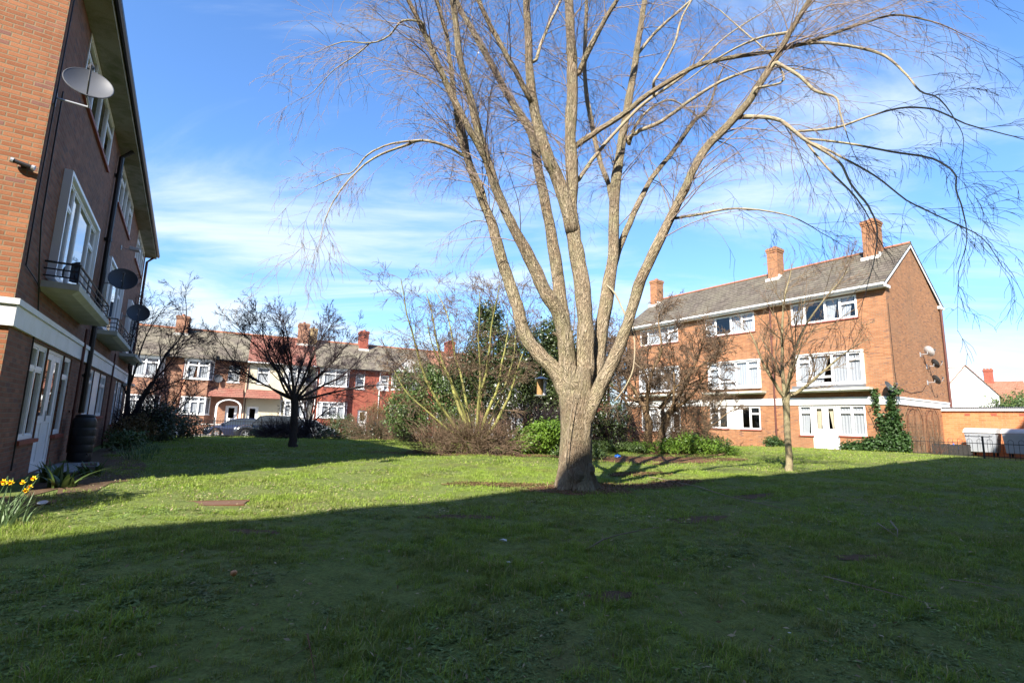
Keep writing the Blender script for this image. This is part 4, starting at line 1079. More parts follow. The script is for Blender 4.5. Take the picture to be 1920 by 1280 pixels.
# ------------------------------------------------------------------ satellite dishes
def dish(parent_loc, rz, R, mat, label, arm=0.45, tilt=25, yaw=0, group=None, wall=0.32, rx=1.0, cx=0.0, name='satellite_dish'):
    """parent_loc: wall point; rz: rotation so that local -y leaves the wall; the dish looks out along -y turned by yaw"""
    root = empty(name, parent_loc, rz, label, 'satellite dish', group)
    MB().box(-0.06, 0.06, -0.02, 0.0, -0.12, 0.12).tube([(0, -0.01, 0), (0, -wall, 0), (cx, -wall, 0.12)], 0.018, 8).build('bracket', M['metal'], root)
    d = MB(); n = 28; ri = 6; P = []
    for i in range(ri + 1):
        r = R * i / ri
        P.append([(r * rx * math.cos(2 * math.pi * j / n), -0.16 * R * 2 * (r / R) ** 2 * 0.9, r * 1.08 * math.sin(2 * math.pi * j / n)) for j in range(n)])
    for i in range(ri):
        for j in range(n):
            k = (j + 1) % n
            q = [P[i][j], P[i][k], P[i + 1][k], P[i + 1][j]]
            if i == 0: q = [P[1][j], P[0][0], P[1][k]][::-1]
            d.poly(q[::-1] if i else q)
            d.poly([(x, y + 0.008, z) for x, y, z in (q if i else q[::-1])])
    c = (cx, -wall - 0.03, 0.12); ro = (math.radians(-tilt), 0, math.radians(yaw))
    dd = d.build('reflector', M[mat], root, smooth=True, loc=c, rot=ro)
    rim = MB(); rim.tube([(R * rx * math.cos(2 * math.pi * j / n), -0.26 * R, R * 1.08 * math.sin(2 * math.pi * j / n)) for j in range(n + 1)], 0.009, 6, caps=False)
    rim.build('rim', M[mat], dd)
    a = MB().tube([(0, 0.0, -R * 0.9), (0, -arm * 0.6, -R * 0.75), (0, -arm, -R * 0.25)], 0.013, 6)
    a.build('feed_arm', M['dish_grey'], dd)
    MB().tube([(0, -arm + 0.01, -R * 0.22), (0, -arm + 0.08, -R * 0.12)], 0.03, 8).tube([(0, -arm + 0.05, -R * 0.16), (0, -arm + 0.08, -R * 0.12)], 0.042, 10).build('receiver', M['dish_grey'], dd)
    return root
def on(loc, rz, sg, s, off, z):
    """world point from block coordinates: s along the facade from the near corner, off outward"""
    x, y = s * sg, -off
    c, s_ = math.cos(rz), math.sin(rz)
    return (loc[0] + x * c - y * s_, loc[1] + x * s_ + y * c, z)
dish(on(L_LOC, L_RZ, 1, 0.10, 0, 6.02), L_RZ, 0.30, 'dish_grey', 'big grey dish highest on the left flats, fixed near the sunlit corner', tilt=28, yaw=-80, wall=0.42, cx=-0.42, group='dishes on the left flats')
dish(on(L_LOC, L_RZ, 1, 6.95, 0, 4.55), L_RZ, 0.32, 'dish_dark', 'dark dish on the left flats, beside the second boxed window', tilt=26, yaw=-84, wall=0.45, group='dishes on the left flats')
dish(on(L_LOC, L_RZ, 1, 12.6, 0, 4.55), L_RZ, 0.34, 'dish_dark', 'dark dish farthest along the left flats, just before the third window', tilt=26, yaw=-84, wall=0.45, group='dishes on the left flats')
grz = R_RZ + math.pi / 2      # gable faces: local -y out of the gable
def ong(g, z, off=0.0):
    # g metres back from the near corner along the gable of the right block
    n = (0.5562, -0.8311); b = (0.8311, 0.5562)
    return (R_LOC[0] + b[0] * g + n[0] * off, R_LOC[1] + b[1] * g + n[1] * off, z)
dish(ong(3.85, 5.3), grz, 0.27, 'dish_pale', 'pale dish highest on the sunlit gable of the right flats', tilt=24, yaw=62, group='dishes on the right gable')
dish(ong(4.6, 4.72), grz, 0.24, 'dish_dark', 'dark dish in the middle of three on the sunlit right gable', tilt=24, yaw=50, group='dishes on the right gable')
dish(ong(4.5, 3.85), grz, 0.24, 'dish_dark', 'dark dish lowest of three on the sunlit right gable', tilt=24, yaw=50, group='dishes on the right gable')
dish(on(R_LOC, R_RZ, -1, 0.12, 0, 3.2), R_RZ, 0.27, 'dish_dark', 'dark tilted dish low on the corner of the right flats above the ivy', tilt=28, yaw=84, group='dishes on the right gable')
dish(TP(19.05, -0.02, 4.0), math.atan2(TD[1], TD[0]), 0.42, 'dish_pale', 'round white dish on the red painted terraced house', tilt=12, yaw=20, wall=0.15)
dish(TP(12.95, -0.02, 4.1), math.atan2(TD[1], TD[0]), 0.33, 'dish_grey', 'grey dish on the cream terraced house beside its red neighbour', tilt=12, yaw=20, wall=0.15)
dish(TP(5.5, -0.02, 3.9), math.atan2(TD[1], TD[0]), 0.33, 'dish_grey', 'grey dish on the brown terraced house above the red canopy', tilt=12, yaw=20, wall=0.15)

# flood lamps on the left flats
def floodlamp(loc, rz, label, mat, s=1.0, arm=0.25):
    root = empty('security_light', loc, rz, label, 'wall light')
    MB().box(-0.04 * s, 0.04 * s, -0.02, 0, -0.05 * s, 0.05 * s).tube([(0, -0.01, 0), (0, -arm, -0.02)], 0.012, 6).build('bracket', M['metal'], root)
    h = MB().hexa([(-0.11 * s, -arm - 0.20 * s, -0.05), (0.11 * s, -arm - 0.20 * s, -0.05), (0.07 * s, -arm, -0.03), (-0.07 * s, -arm, -0.03)],
                  [(-0.11 * s, -arm - 0.20 * s, 0.03), (0.11 * s, -arm - 0.20 * s, 0.03), (0.06 * s, -arm, 0.08), (-0.06 * s, -arm, 0.08)]).build('housing', M[mat], root, bevel=0.008)
    MB().poly([(-0.09 * s, -arm - 0.185 * s, -0.052), (0.09 * s, -arm - 0.185 * s, -0.052), (0.06 * s, -arm - 0.02, -0.034), (-0.06 * s, -arm - 0.02, -0.034)][::-1]).build('lens', M['lamp_glass'], root)
floodlamp(on(L_LOC, L_RZ, 1, 9.85, 0, 6.33), L_RZ, 'white flood light on an arm high between windows of the left flats', 'dish_pale', 1.4, 0.22)
def gable_lamp():
    b = (0.8403, 0.5421); n = (0.5421, -0.8403)      # gable of the left block faces the viewer
    p = (L_LOC[0] - b[0] * 0.16 * 1 - 0.0, L_LOC[1] - b[1] * 0.16, 4.77)
    root = empty('camera_housing', p, L_RZ - math.pi / 2, 'small black and silver twin ended lamp on the sunlit left gable', 'wall light')
    MB().box(-0.03, 0.03, -0.05, 0, -0.03, 0.03).build('bracket', M['black'], root)
    MB().tube([(-0.10, -0.08, 0.02), (0.10, -0.08, -0.02)], 0.032, 10).build('barrel', M['black'], root)
    MB().tube([(-0.135, -0.08, 0.027), (-0.10, -0.08, 0.02)], 0.040, 10).build('end_cap', M['metal'], root)
    MB().tube([(0.10, -0.08, -0.02), (0.135, -0.08, -0.027)], 0.040, 10).build('end_cap', M['metal'], root)
gable_lamp()
# loose cable down the corner of the left flats
def cable(pts, r, label, name='wall_cable'):
    tag(MB().tube(pts, r, 5).build(name, M['black']), label, 'cable')
cable([on(L_LOC, L_RZ, 1, s, 0.03, z) for s, z in ((0.38, 6.3), (0.42, 5.2), (0.5, 4.1), (0.75, 3.6), (1.0, 3.2), (1.25, 2.8), (1.3, 2.0), (1.32, 1.0), (1.33, 0.2))], 0.012, 'thin black cable running down from the big dish to the ground')
cable([on(L_LOC, L_RZ, 1, s, 0.03, z) for s, z in ((0.06, 8.2), (0.06, 6.0), (0.06, 4.4), (0.12, 3.3), (0.9, 3.2), (1.15, 3.1))], 0.010, 'thin black cable hugging the sunlit corner of the left flats')
cable([ong(0.15, 7.5, 0.02), ong(0.17, 6.0, 0.02), ong(0.2, 4.2, 0.02), ong(0.3, 3.4, 0.02)], 0.012, 'black cable running down the right gable beside its corner')
cable([ong(0.6, 3.35, 0.02), ong(2.0, 3.15, 0.02), ong(3.6, 3.35, 0.02), ong(4.2, 3.7, 0.02)], 0.010, 'thin cable linking the dishes low across the right gable')

cable([on(L_LOC, L_RZ, 1, s, 0.03, z) for s, z in ((6.95, 4.5), (7.0, 3.9), (7.15, 3.4), (6.9, 2.9), (6.85, 1.6), (6.9, 0.1))], 0.010, 'thin black cable trailing from the second dish down to the bed')
# ------------------------------------------------------------------ beside the left flats
def water_butt():
    p = on(L_LOC, L_RZ, 1, 5.25, 0.36, 0.0); p = (p[0], p[1], G(p[0], p[1]))
    root = empty('water_butt', p, 0, 'tall black ribbed water butt standing under the downpipe', 'water butt')
    prof = [(0.22, 0.0), (0.245, 0.02)]
    root.scale = (.86, .86, 1.0)
    for k in range(5):
        z = 0.06 + k * 0.18; q = 0.012 * math.sin(k / 4 * math.pi); prof += [(0.252 + q, z), (0.260 + q, z + 0.02), (0.260 + q, z + 0.15), (0.252 + q, z + 0.17)]
    prof += [(0.245, 0.98), (0.20, 1.03)]
    MB().lathe(prof, n=28).build('barrel', M['black_plastic'], root, smooth=True)
    MB().lathe([(0.205, 1.03), (0.215, 1.035), (0.215, 1.06), (0.18, 1.08), (0.0, 1.09)], n=28).build('lid', M['black_plastic'], root, smooth=True)
    MB().tube([(0.24, -0.08, 0.2), (0.30, -0.11, 0.2), (0.305, -0.11, 0.16)], 0.015, 6).build('tap', M['black'], root)
water_butt()
def place(o, s, off, z=None, rz=0.0):
    p = on(L_LOC, L_RZ, 1, s, off, 0); o.location = (p[0], p[1], G(p[0], p[1]) if z is None else z); o.rotation_euler[2] = L_RZ + rz
    return o
st = MB().box(-1.0, 1.15, -0.75, 0.0, -0.25, 0.02).build('door_step', M['stone'], bevel=0.02); tag(st, 'grey paving stone step below the white door of the left flats', 'step'); place(st, 3.9, 0.03, 0.0)
tr = empty('plant_trough', label='low pale stone trough beside the doorstep under the fern', cat='trough')
MB().hexa([(-0.28, -0.12, 0), (0.28, -0.12, 0), (0.28, 0.12, 0), (-0.28, 0.12, 0)], [(-0.33, -0.16, 0.17), (0.33, -0.16, 0.17), (0.33, 0.16, 0.17), (-0.33, 0.16, 0.17)]).build('trough', M['stone'], tr, bevel=0.01)
MB().box(-0.28, 0.28, -0.11, 0.11, 0.171, 0.178).build('soil', M['soil'], tr); place(tr, 2.55, 0.85, None, 0.15)
bw = MB().lathe([(0.07, 0), (0.08, 0.005), (0.13, 0.055), (0.125, 0.058), (0.075, 0.015), (0, 0.012)], n=20).build('bowl', M['dish_pale'], smooth=True); tag(bw, 'small shallow white bowl lying on the bare soil near the daffodils', 'bowl')
bw.location = (-5.89, 6.62, G(-5.89, 6.62) + 0.02); bw.rotation_euler = (0.3, 0.1, 0); bw.scale = (.42, .42, .42)
cn = MB().box(-0.45, 0.45, -0.35, 0.0, 0, 0.06).build('door_canopy', M['white']); tag(cn, 'small white flat canopy over the farthest ground door of the left flats', 'canopy'); place(cn, 17.2, 0.0, 2.25)

# rusty cover, apple, scraps, twigs on the lawn
pl = empty('ground_cover_plate', (-4.0, 7.08, G(-4.0, 7.08) + 0.004), math.radians(18), 'rectangular rusty brown plate lying flush in the sunlit strip of lawn', 'ground plate')
MB().box(-0.40, 0.40, -0.17, 0.17, -0.02, 0.004).build('plate', M['rust_plate'], pl, bevel=0.004)
MB().box(-0.42, 0.42, -0.20, -0.175, -0.02, 0.008).box(-0.42, 0.42, 0.175, 0.20, -0.02, 0.008).build('frame', M['rust'], pl)
APP = 0.62
ap = empty('apple', (-1.95, 3.82, G(-1.95, 3.82) + 0.035), 0.5, 'small brown and orange windfall apple on the shaded lawn', 'apple')
MB().lathe([(0.0, -0.028), (0.015, -0.033), (0.032, -0.018), (0.037, 0.0), (0.033, 0.02), (0.016, 0.030), (0.004, 0.024), (0, 0.022)], n=18).build('fruit', M['apple'], ap, smooth=True)
ap.scale = (APP, APP, APP); ap.location.z += 0.02
MB().tube([(0, 0, 0.02), (0.003, 0, 0.045)], 0.002, 5).build('stalk', M['twig_dry'], ap)
def scrap(x, y, s, label, seed):
    r = random.Random(seed); m = MB(); n = 7
    P = [(s * math.cos(2 * math.pi * i / n) * r.uniform(.6, 1.1), s * .6 * math.sin(2 * math.pi * i / n) * r.uniform(.6, 1.1), r.uniform(.0, .4) * s) for i in range(n)]
    c = (0, 0, s * .45)
    for i in range(n): m.poly([P[i], P[(i + 1) % n], c]); m.poly([P[(i + 1) % n], P[i], (0, 0, -0.004)])
    o = m.build('paper_scrap', M['paper']); o.location = (x, y, G(x, y) + 0.02)
    tag(o, label, 'litter', 'scraps on the lawn')
def fallen(pts, r0, label, mat='twig_dry', side=None, fork=None):
    root = empty('fallen_twig', (pts[0][0], pts[0][1], 0), 0, label, 'twig', 'twigs fallen on the lawn')
    P = [(x - pts[0][0], y - pts[0][1], G(x, y) + z) for x, y, z in pts]
    mb = MB().tube(P, [r0 * (1 - 0.7 * i / (len(P) - 1)) for i in range(len(P))], 6)
    r = random.Random(len(pts))
    for i in range(1, len(P) - 1):
        a = Vector(P[i]); d = (Vector(P[i + 1]) - a).normalized(); s = Vector((-d.y, d.x, 0.25)) * r.choice((-1, 1)); s.z = abs(s.z)
        mb.tube([a, a + (d + s * 0.8) * r.uniform(0.08, 0.25)], [r0 * 0.4, r0 * 0.15], 4)
    mb.build('stem', M[mat], root)
# ------------------------------------------------------------------ trees: tubes grown branch by branch
def tubes_mesh(name, tubes, sides, mat, parent=None, smooth=True):
    Vs, Fs, UV = [], [], []; off = 0
    ang = np.arange(sides) * 2 * np.pi / sides
    for P, R in tubes:
        P = np.asarray(P, float); R = np.asarray(R, float); n = len(P)
        if n < 2: continue
        T = np.gradient(P, axis=0); T /= np.linalg.norm(T, axis=1)[:, None] + 1e-12
        a = np.array([1.0, 0, 0]) if abs(T[0, 0]) < 0.8 else np.array([0, 1.0, 0]); A = np.zeros_like(P)
        for i in range(n):
            a = a - T[i] * a.dot(T[i]); a /= np.linalg.norm(a) + 1e-12; A[i] = a
        B = np.cross(T, A)
        ring = P[:, None, :] + (A[:, None, :] * np.cos(ang)[None, :, None] + B[:, None, :] * np.sin(ang)[None, :, None]) * R[:, None, None]
        Vs.append(ring.reshape(-1, 3))
        i, j = np.meshgrid(np.arange(n - 1), np.arange(sides), indexing='ij'); k = (j + 1) % sides
        F = np.stack([i * sides + j, i * sides + k, (i + 1) * sides + k, (i + 1) * sides + j], -1).reshape(-1, 4) + off
        Fs.append(F); off += n * sides
        L = np.concatenate([[0], np.cumsum(np.linalg.norm(np.diff(P, axis=0), axis=1))]); c = 2 * np.pi * R.mean()
        u0, u1 = j / sides * c, (j + 1) / sides * c
        UV.append(np.stack([np.stack([u0, L[i]], -1), np.stack([u1, L[i]], -1), np.stack([u1, L[i + 1]], -1), np.stack([u0, L[i + 1]], -1)], -2).reshape(-1, 2))
    return np_mesh(name, np.concatenate(Vs), np.concatenate(Fs), mat, parent, uv=np.concatenate(UV), smooth=smooth)
def unit(v):
    return v / (np.linalg.norm(v) + 1e-12)
def curve(g, p, d, L, r0, r1, n, wob=0.12, droop=0.0, up=0.0):
    """a wandering path from p along d"""
    P = [np.array(p, float)]; d = unit(np.array(d, float)); s = L / n
    for i in range(n):
        d = unit(d + g.normal(0, wob, 3) + np.array([0, 0, up - droop * (i + 1) / n]))
        P.append(P[-1] + d * s)
    return np.array(P), np.linspace(r0, r1, n + 1), d
def side_dir(g, d, ang, az=None):
    a = np.cross(d, [0.3, 0.2, 1.0]); a = unit(a); b = np.cross(d, a); t = g.uniform(0, 2 * np.pi) if az is None else az
    return unit(d * math.cos(ang) + (a * math.cos(t) + b * math.sin(t)) * math.sin(ang))
def spawn(g, path, rad, n, lo, hi, ang, L, rr, spec, lvl, out, minr):
    """n children along a path"""
    m = len(path) - 1
    for k in range(n):
        t = g.uniform(lo, hi); f = t * m; i = min(int(f), m - 1); w = f - i
        p = path[i] * (1 - w) + path[i + 1] * w; d = unit(path[i + 1] - path[i]); r = rad[i] * (1 - w) + rad[i + 1] * w
        grow(g, p, side_dir(g, d, g.uniform(*ang)), L * g.uniform(0.6, 1.15) * (1.15 - 0.5 * t), max(minr, r * rr), spec, lvl, out, minr)
def grow(g, p, d, L, r, spec, lvl, out, minr):
    if lvl >= len(spec): return
    s = spec[lvl]
    n = max(3, int(s.get('n', 5)))
    P, R, _ = curve(g, p, d, L, r, max(minr * 0.6, r * s.get('taper', 0.35)), n, s.get('wob', 0.12), s.get('droop', 0), s.get('up', 0))
    out[min(lvl, len(out) - 1)].append((P, R))
    if lvl + 1 < len(spec):
        spawn(g, P, R, int(g.integers(s['kids'][0], s['kids'][1] + 1)), s.get('lo', 0.2), 1.0, s.get('ang', (0.4, 0.9)), L * s.get('lr', 0.55), s.get('rr', 0.5), spec, lvl + 1, out, minr)

# the big many-stemmed willow ------------------------------------------------
LIMBS = [
 [(1.24,9.3,-0.05,0.4952),(1.23,9.3,0.18,0.416),(1.22,9.3,0.56,0.3466),(1.23,9.3,1.13,0.3367),(1.21,9.3,1.72,0.3565),(1.25,9.3,2.21,0.307)],
 [(1.29,9.3,1.52,0.2377),(1.36,9.32,2.22,0.2085),(1.39,9.34,2.93,0.194),(1.33,9.36,3.77,0.1895),(1.23,9.39,4.42,0.1799),(1.14,9.41,4.97,0.1703),(1.09,9.43,5.48,0.1607),(1.13,9.45,6.03,0.1459),(1.08,9.47,6.92,0.1412),(1.1,9.49,7.83,0.1415),(1.1,9.51,8.62,0.1317),(1.06,9.54,9.45,0.1117),(1.02,9.56,10.24,0.1018),(0.93,9.58,11.74,0.0765),(0.79,9.6,13.59,0.046)],
 [(1.11,9.35,4.94,0.1693),(0.95,9.28,5.52,0.1581),(0.75,9.21,6.07,0.1471),(0.62,9.13,6.27,0.1362),(0.36,9.06,7.07,0.1206),(0.23,8.99,7.75,0.1053),(0.16,8.92,8.71,0.0902),(0.1,8.84,9.54,0.0801),(0.04,8.77,10.95,0.0561),(-0.05,8.7,12.53,0.0324)],
 [(0.18,8.9,7.47,0.0663),(-0.04,8.78,7.83,0.0608),(-0.21,8.66,8.05,0.0599),(-0.58,8.54,8.66,0.0546),(-0.82,8.42,9.11,0.0493),(-1.24,8.3,10.26,0.0309)],
 [(1.12,9.3,1.42,0.2278),(1.04,9.22,2.1,0.1963),(0.98,9.13,2.71,0.1799),(0.84,9.05,3.21,0.1638),(0.57,8.96,3.6,0.1527),(0.26,8.88,4.22,0.1276),(-0.01,8.79,4.68,0.1124),(-0.32,8.71,5.33,0.102),(-0.57,8.62,5.99,0.0964),(-0.9,8.54,7.11,0.0818),(-1.11,8.45,7.86,0.072),(-1.3,8.37,9.05,0.0668),(-1.47,8.28,10.36,0.0441),(-1.6,8.2,11.58,0.0262)],
 [(-0.53,8.6,5.89,0.0824),(-0.73,8.44,6.18,0.0764),(-0.97,8.29,6.53,0.0706),(-1.3,8.13,7.12,0.0649),(-1.63,7.97,7.81,0.0552),(-1.95,7.81,8.39,0.0458),(-2.29,7.66,8.98,0.0326),(-2.7,7.5,9.55,0.02)],
 [(1.07,9.3,1.66,0.1981),(0.85,9.28,2.1,0.1779),(0.52,9.26,2.45,0.1578),(0.25,9.24,2.76,0.1427),(0.07,9.23,3.34,0.1375),(-0.1,9.21,3.84,0.1324),(-0.26,9.19,4.3,0.1272),(-0.41,9.17,4.83,0.1123),(-0.56,9.15,5.2,0.0974),(-0.83,9.13,5.81,0.0729),(-1.05,9.11,6.43,0.0631),(-1.17,9.09,6.83,0.0581),(-1.28,9.08,7.55,0.0532),(-1.38,9.06,8.19,0.053),(-1.52,9.04,8.94,0.0481),(-1.73,9.02,9.65,0.0432),(-2.01,9,11.01,0.024)],
 [(-0.56,9.15,5.2,0.0682),(-0.71,9.26,5.74,0.069),(-0.96,9.37,6.35,0.0599),(-1.13,9.48,7.11,0.0505),(-1.37,9.59,7.78,0.0409),(-1.48,9.7,8.61,0.031)],
 [(1.18,9.5,1.93,0.1821),(1.06,9.63,2.76,0.1743),(0.96,9.75,3.53,0.1558),(0.83,9.88,4.57,0.1473),(0.65,10.01,5.62,0.1279),(0.47,10.14,6.58,0.1187),(0.3,10.26,7.52,0.1093),(-0.19,10.39,8.41,0.0941),(-0.59,10.52,9.25,0.0896),(-1.25,10.65,10.54,0.0794),(-1.6,10.77,11.3,0.0688),(-2.16,10.9,12.93,0.0464)],
 [(1.43,9.45,1.83,0.1711),(1.64,9.58,2.25,0.1632),(1.74,9.7,2.9,0.1653),(1.88,9.83,3.74,0.1569),(2.04,9.95,4.63,0.1431),(2.1,10.08,5.92,0.1288),(2.26,10.2,7.16,0.1141),(2.49,10.33,8.45,0.099),(2.72,10.45,9.81,0.0835),(2.96,10.58,11.26,0.0732),(3.23,10.7,13.19,0.0456)],
 [(2.06,10.1,5.87,0.0699),(2.01,10.27,6.37,0.0656),(1.82,10.43,7.13,0.0667),(1.63,10.6,8.36,0.0621),(1.55,10.77,9.51,0.0573),(1.61,10.93,11.56,0.0524),(1.69,11.1,13.27,0.0355)],
 [(1.35,9.2,1.23,0.1666),(1.57,9.13,1.73,0.1556),(1.73,9.06,2.09,0.1448),(1.94,8.99,2.57,0.1341),(2.11,8.93,3.07,0.1236),(2.28,8.86,3.7,0.1179),(2.34,8.79,3.88,0.1123),(2.73,8.72,4.73,0.1021),(3.04,8.65,5.38,0.0921),(3.44,8.58,6.22,0.0868),(4,8.51,6.85,0.0861),(4.3,8.44,7.24,0.0764),(4.71,8.38,7.92,0.0714),(5.02,8.31,8.5,0.0619),(5.39,8.24,9.14,0.0526),(5.94,8.17,10.12,0.0348),(6.36,8.1,11,0.0216)],
 [(1.9,9.8,3.68,0.0939),(2.06,10.01,4.42,0.0906),(2.22,10.23,4.88,0.0871),(2.61,10.44,5.81,0.0778),(3.06,10.65,6.7,0.0681),(3.64,10.86,7.53,0.0578),(4.25,11.08,8.46,0.0531),(4.67,11.29,8.95,0.0421),(5.1,11.5,10.04,0.0245)],
 [(1.25,9.55,8.47,0.0712),(1.44,9.44,8.95,0.0704),(1.76,9.33,9.58,0.0596),(1.99,9.22,9.95,0.0491),(2.4,9.11,10.75,0.034),(2.78,9,11.68,0.0192)],
 [(1.23,9.55,6.85,0.0763),(1.64,9.4,7.1,0.07),(2.18,9.24,7.42,0.064),(2.6,9.09,7.73,0.0581),(3.46,8.93,8.22,0.0523),(4.08,8.78,8.32,0.0467),(5.02,8.62,8.4,0.0413),(5.77,8.46,8.57,0.0361),(6.5,8.31,8.78,0.0265),(6.95,8.16,8.8,0.0217),(7.44,8,8.53,0.0128)],
 [(1.27,9.6,6.11,0.0511),(1.69,9.69,6.79,0.0464),(2.31,9.77,7.59,0.0416),(2.76,9.86,8.09,0.042),(3.47,9.94,8.69,0.0371),(3.98,10.03,9.19,0.0267),(4.64,10.11,9.92,0.0215),(5.44,10.2,10.57,0.0163)],
 [(2.47,10.3,7.49,0.0548),(2.69,10.17,7.6,0.0487),(3.15,10.03,7.76,0.0481),(3.81,9.9,8.25,0.0422),(4.52,9.77,8.64,0.0364),(5.27,9.63,8.82,0.0256),(5.9,9.5,8.68,0.0152)],
 [(4.08,8.6,6.93,0.055),(4.43,8.43,6.85,0.0449),(4.74,8.27,6.67,0.0396),(5.01,8.1,6.23,0.0345),(5.47,7.93,5.74,0.0253),(5.54,7.77,5.24,0.0207),(5.67,7.6,4.78,0.0182),(5.65,7.43,4.34,0.0139),(5.46,7.27,3.82,0.0097),(5.17,7.1,3.27,0.0076)],
 [(5.13,8.3,6.36,0.0265),(5.74,8.08,6.16,0.0215),(6.3,7.85,5.89,0.0209),(6.82,7.63,5.65,0.0183),(6.94,7.4,5.28,0.0158),(6.73,7.18,4.89,0.0134),(6.58,6.95,4.45,0.0111),(6.38,6.73,3.93,0.0072),(6.02,6.5,3.43,0.0052)],
 [(5.05,8.3,6.5,0.0265),(5.57,8.07,6.44,0.0258),(5.98,7.84,6.51,0.0209),(6.36,7.61,6.53,0.0182),(6.7,7.39,6.37,0.0157),(6.98,7.16,5.98,0.0122),(7.23,6.93,5.7,0.0092),(7.36,6.7,5.45,0.0071)],
 [(5.19,8.3,6.32,0.0221),(5.47,8.07,5.98,0.0215),(6,7.83,5.43,0.0167),(6.3,7.6,4.9,0.0142),(6.66,7.37,4.5,0.0118),(6.98,7.13,4.11,0.0076),(7.01,6.9,3.58,0.0055)],
 [(5.16,8.3,6.34,0.0265),(5.24,8.15,5.97,0.0217),(5.44,8,5.5,0.0192),(5.63,7.85,5.09,0.0167),(5.69,7.7,4.74,0.0123)],
 [(4.74,8.3,7.86,0.0398),(5.04,8.16,7.5,0.0348),(5.24,8.02,7.1,0.0299),(5.48,7.88,6.89,0.021),(5.44,7.74,6.52,0.0165),(5.44,7.6,5.95,0.0081)],
 [(5.12,8.7,8.48,0.0371),(5.62,8.5,8.47,0.0317),(6.25,8.3,8.22,0.0287),(6.6,8.1,7.89,0.0259),(6.78,7.9,7.36,0.021),(6.8,7.7,6.92,0.0164),(6.94,7.5,6.63,0.012),(7.02,7.3,6,0.0078)],
 [(2.92,8.8,4.99,0.0328),(3.36,8.68,5.03,0.0277),(3.86,8.56,5.1,0.0228),(4.35,8.44,5.04,0.018),(4.85,8.32,4.88,0.0133),(5.18,8.2,4.61,0.0087)],
 [(-1.1,9.1,6.32,0.0388),(-1.37,8.98,6.41,0.0335),(-1.82,8.85,6.44,0.0306),(-2.15,8.73,6.24,0.0279),(-2.63,8.6,5.92,0.0229),(-2.93,8.48,5.53,0.0181),(-3.17,8.35,5.04,0.0133),(-3.29,8.23,4.54,0.0088),(-3.29,8.1,4.13,0.0056)],
 [(-1.79,8.7,6.36,0.0232),(-2.39,8.78,6.31,0.021),(-2.84,8.86,6.12,0.0189),(-3.12,8.94,5.81,0.0143),(-3.42,9.02,5.76,0.012),(-3.89,9.1,5.56,0.0073)],
 [(-1.75,7.8,8.07,0.0249),(-2.09,7.86,8.12,0.0209),(-2.33,7.92,7.87,0.0169),(-2.66,7.98,7.77,0.0149),(-3.19,8.04,7.82,0.0107),(-3.69,8.1,7.63,0.0065)],
 [(-2.67,8,7.78,0.0128),(-2.97,8.1,7.6,0.0129),(-3.35,8.2,7.39,0.0087),(-3.72,8.3,7.03,0.0066)],
 [(0.33,9,8.34,0.0383),(0.45,9.18,8.93,0.0391),(0.62,9.35,9.52,0.0349),(0.84,9.53,10.2,0.0355),(1.19,9.7,11.46,0.0207)],
 [(5.02,8.3,8.5,0.0354),(4.59,8.45,8.51,0.027),(4.14,8.6,8.39,0.0229),(3.68,8.75,8.15,0.0186),(3.31,8.9,7.91,0.0118)],
 [(4.35,8.3,7.34,0.0265),(4.97,8.5,7.67,0.0226),(4.81,8.7,8.38,0.0185),(4.46,8.9,9.01,0.0166),(4.09,9.1,9.66,0.0121)],
 [(2.7,10.6,9.71,0.0452),(3.25,10.7,10.52,0.0399),(3.87,10.8,11.21,0.0345),(4.66,10.9,12.07,0.0232)],
 [(2.83,9.5,8.34,0.0354),(3.03,9.65,8.71,0.0308),(3.38,9.8,9.48,0.0313),(3.63,9.95,10.29,0.0265),(4.07,10.1,11.13,0.0215)],
 [(2.48,10.3,7.35,0.0439),(2.72,10.5,8,0.0391),(3.15,10.7,8.55,0.0285),(3.68,10.9,8.87,0.0232),(4.36,11.1,8.58,0.0148)]]

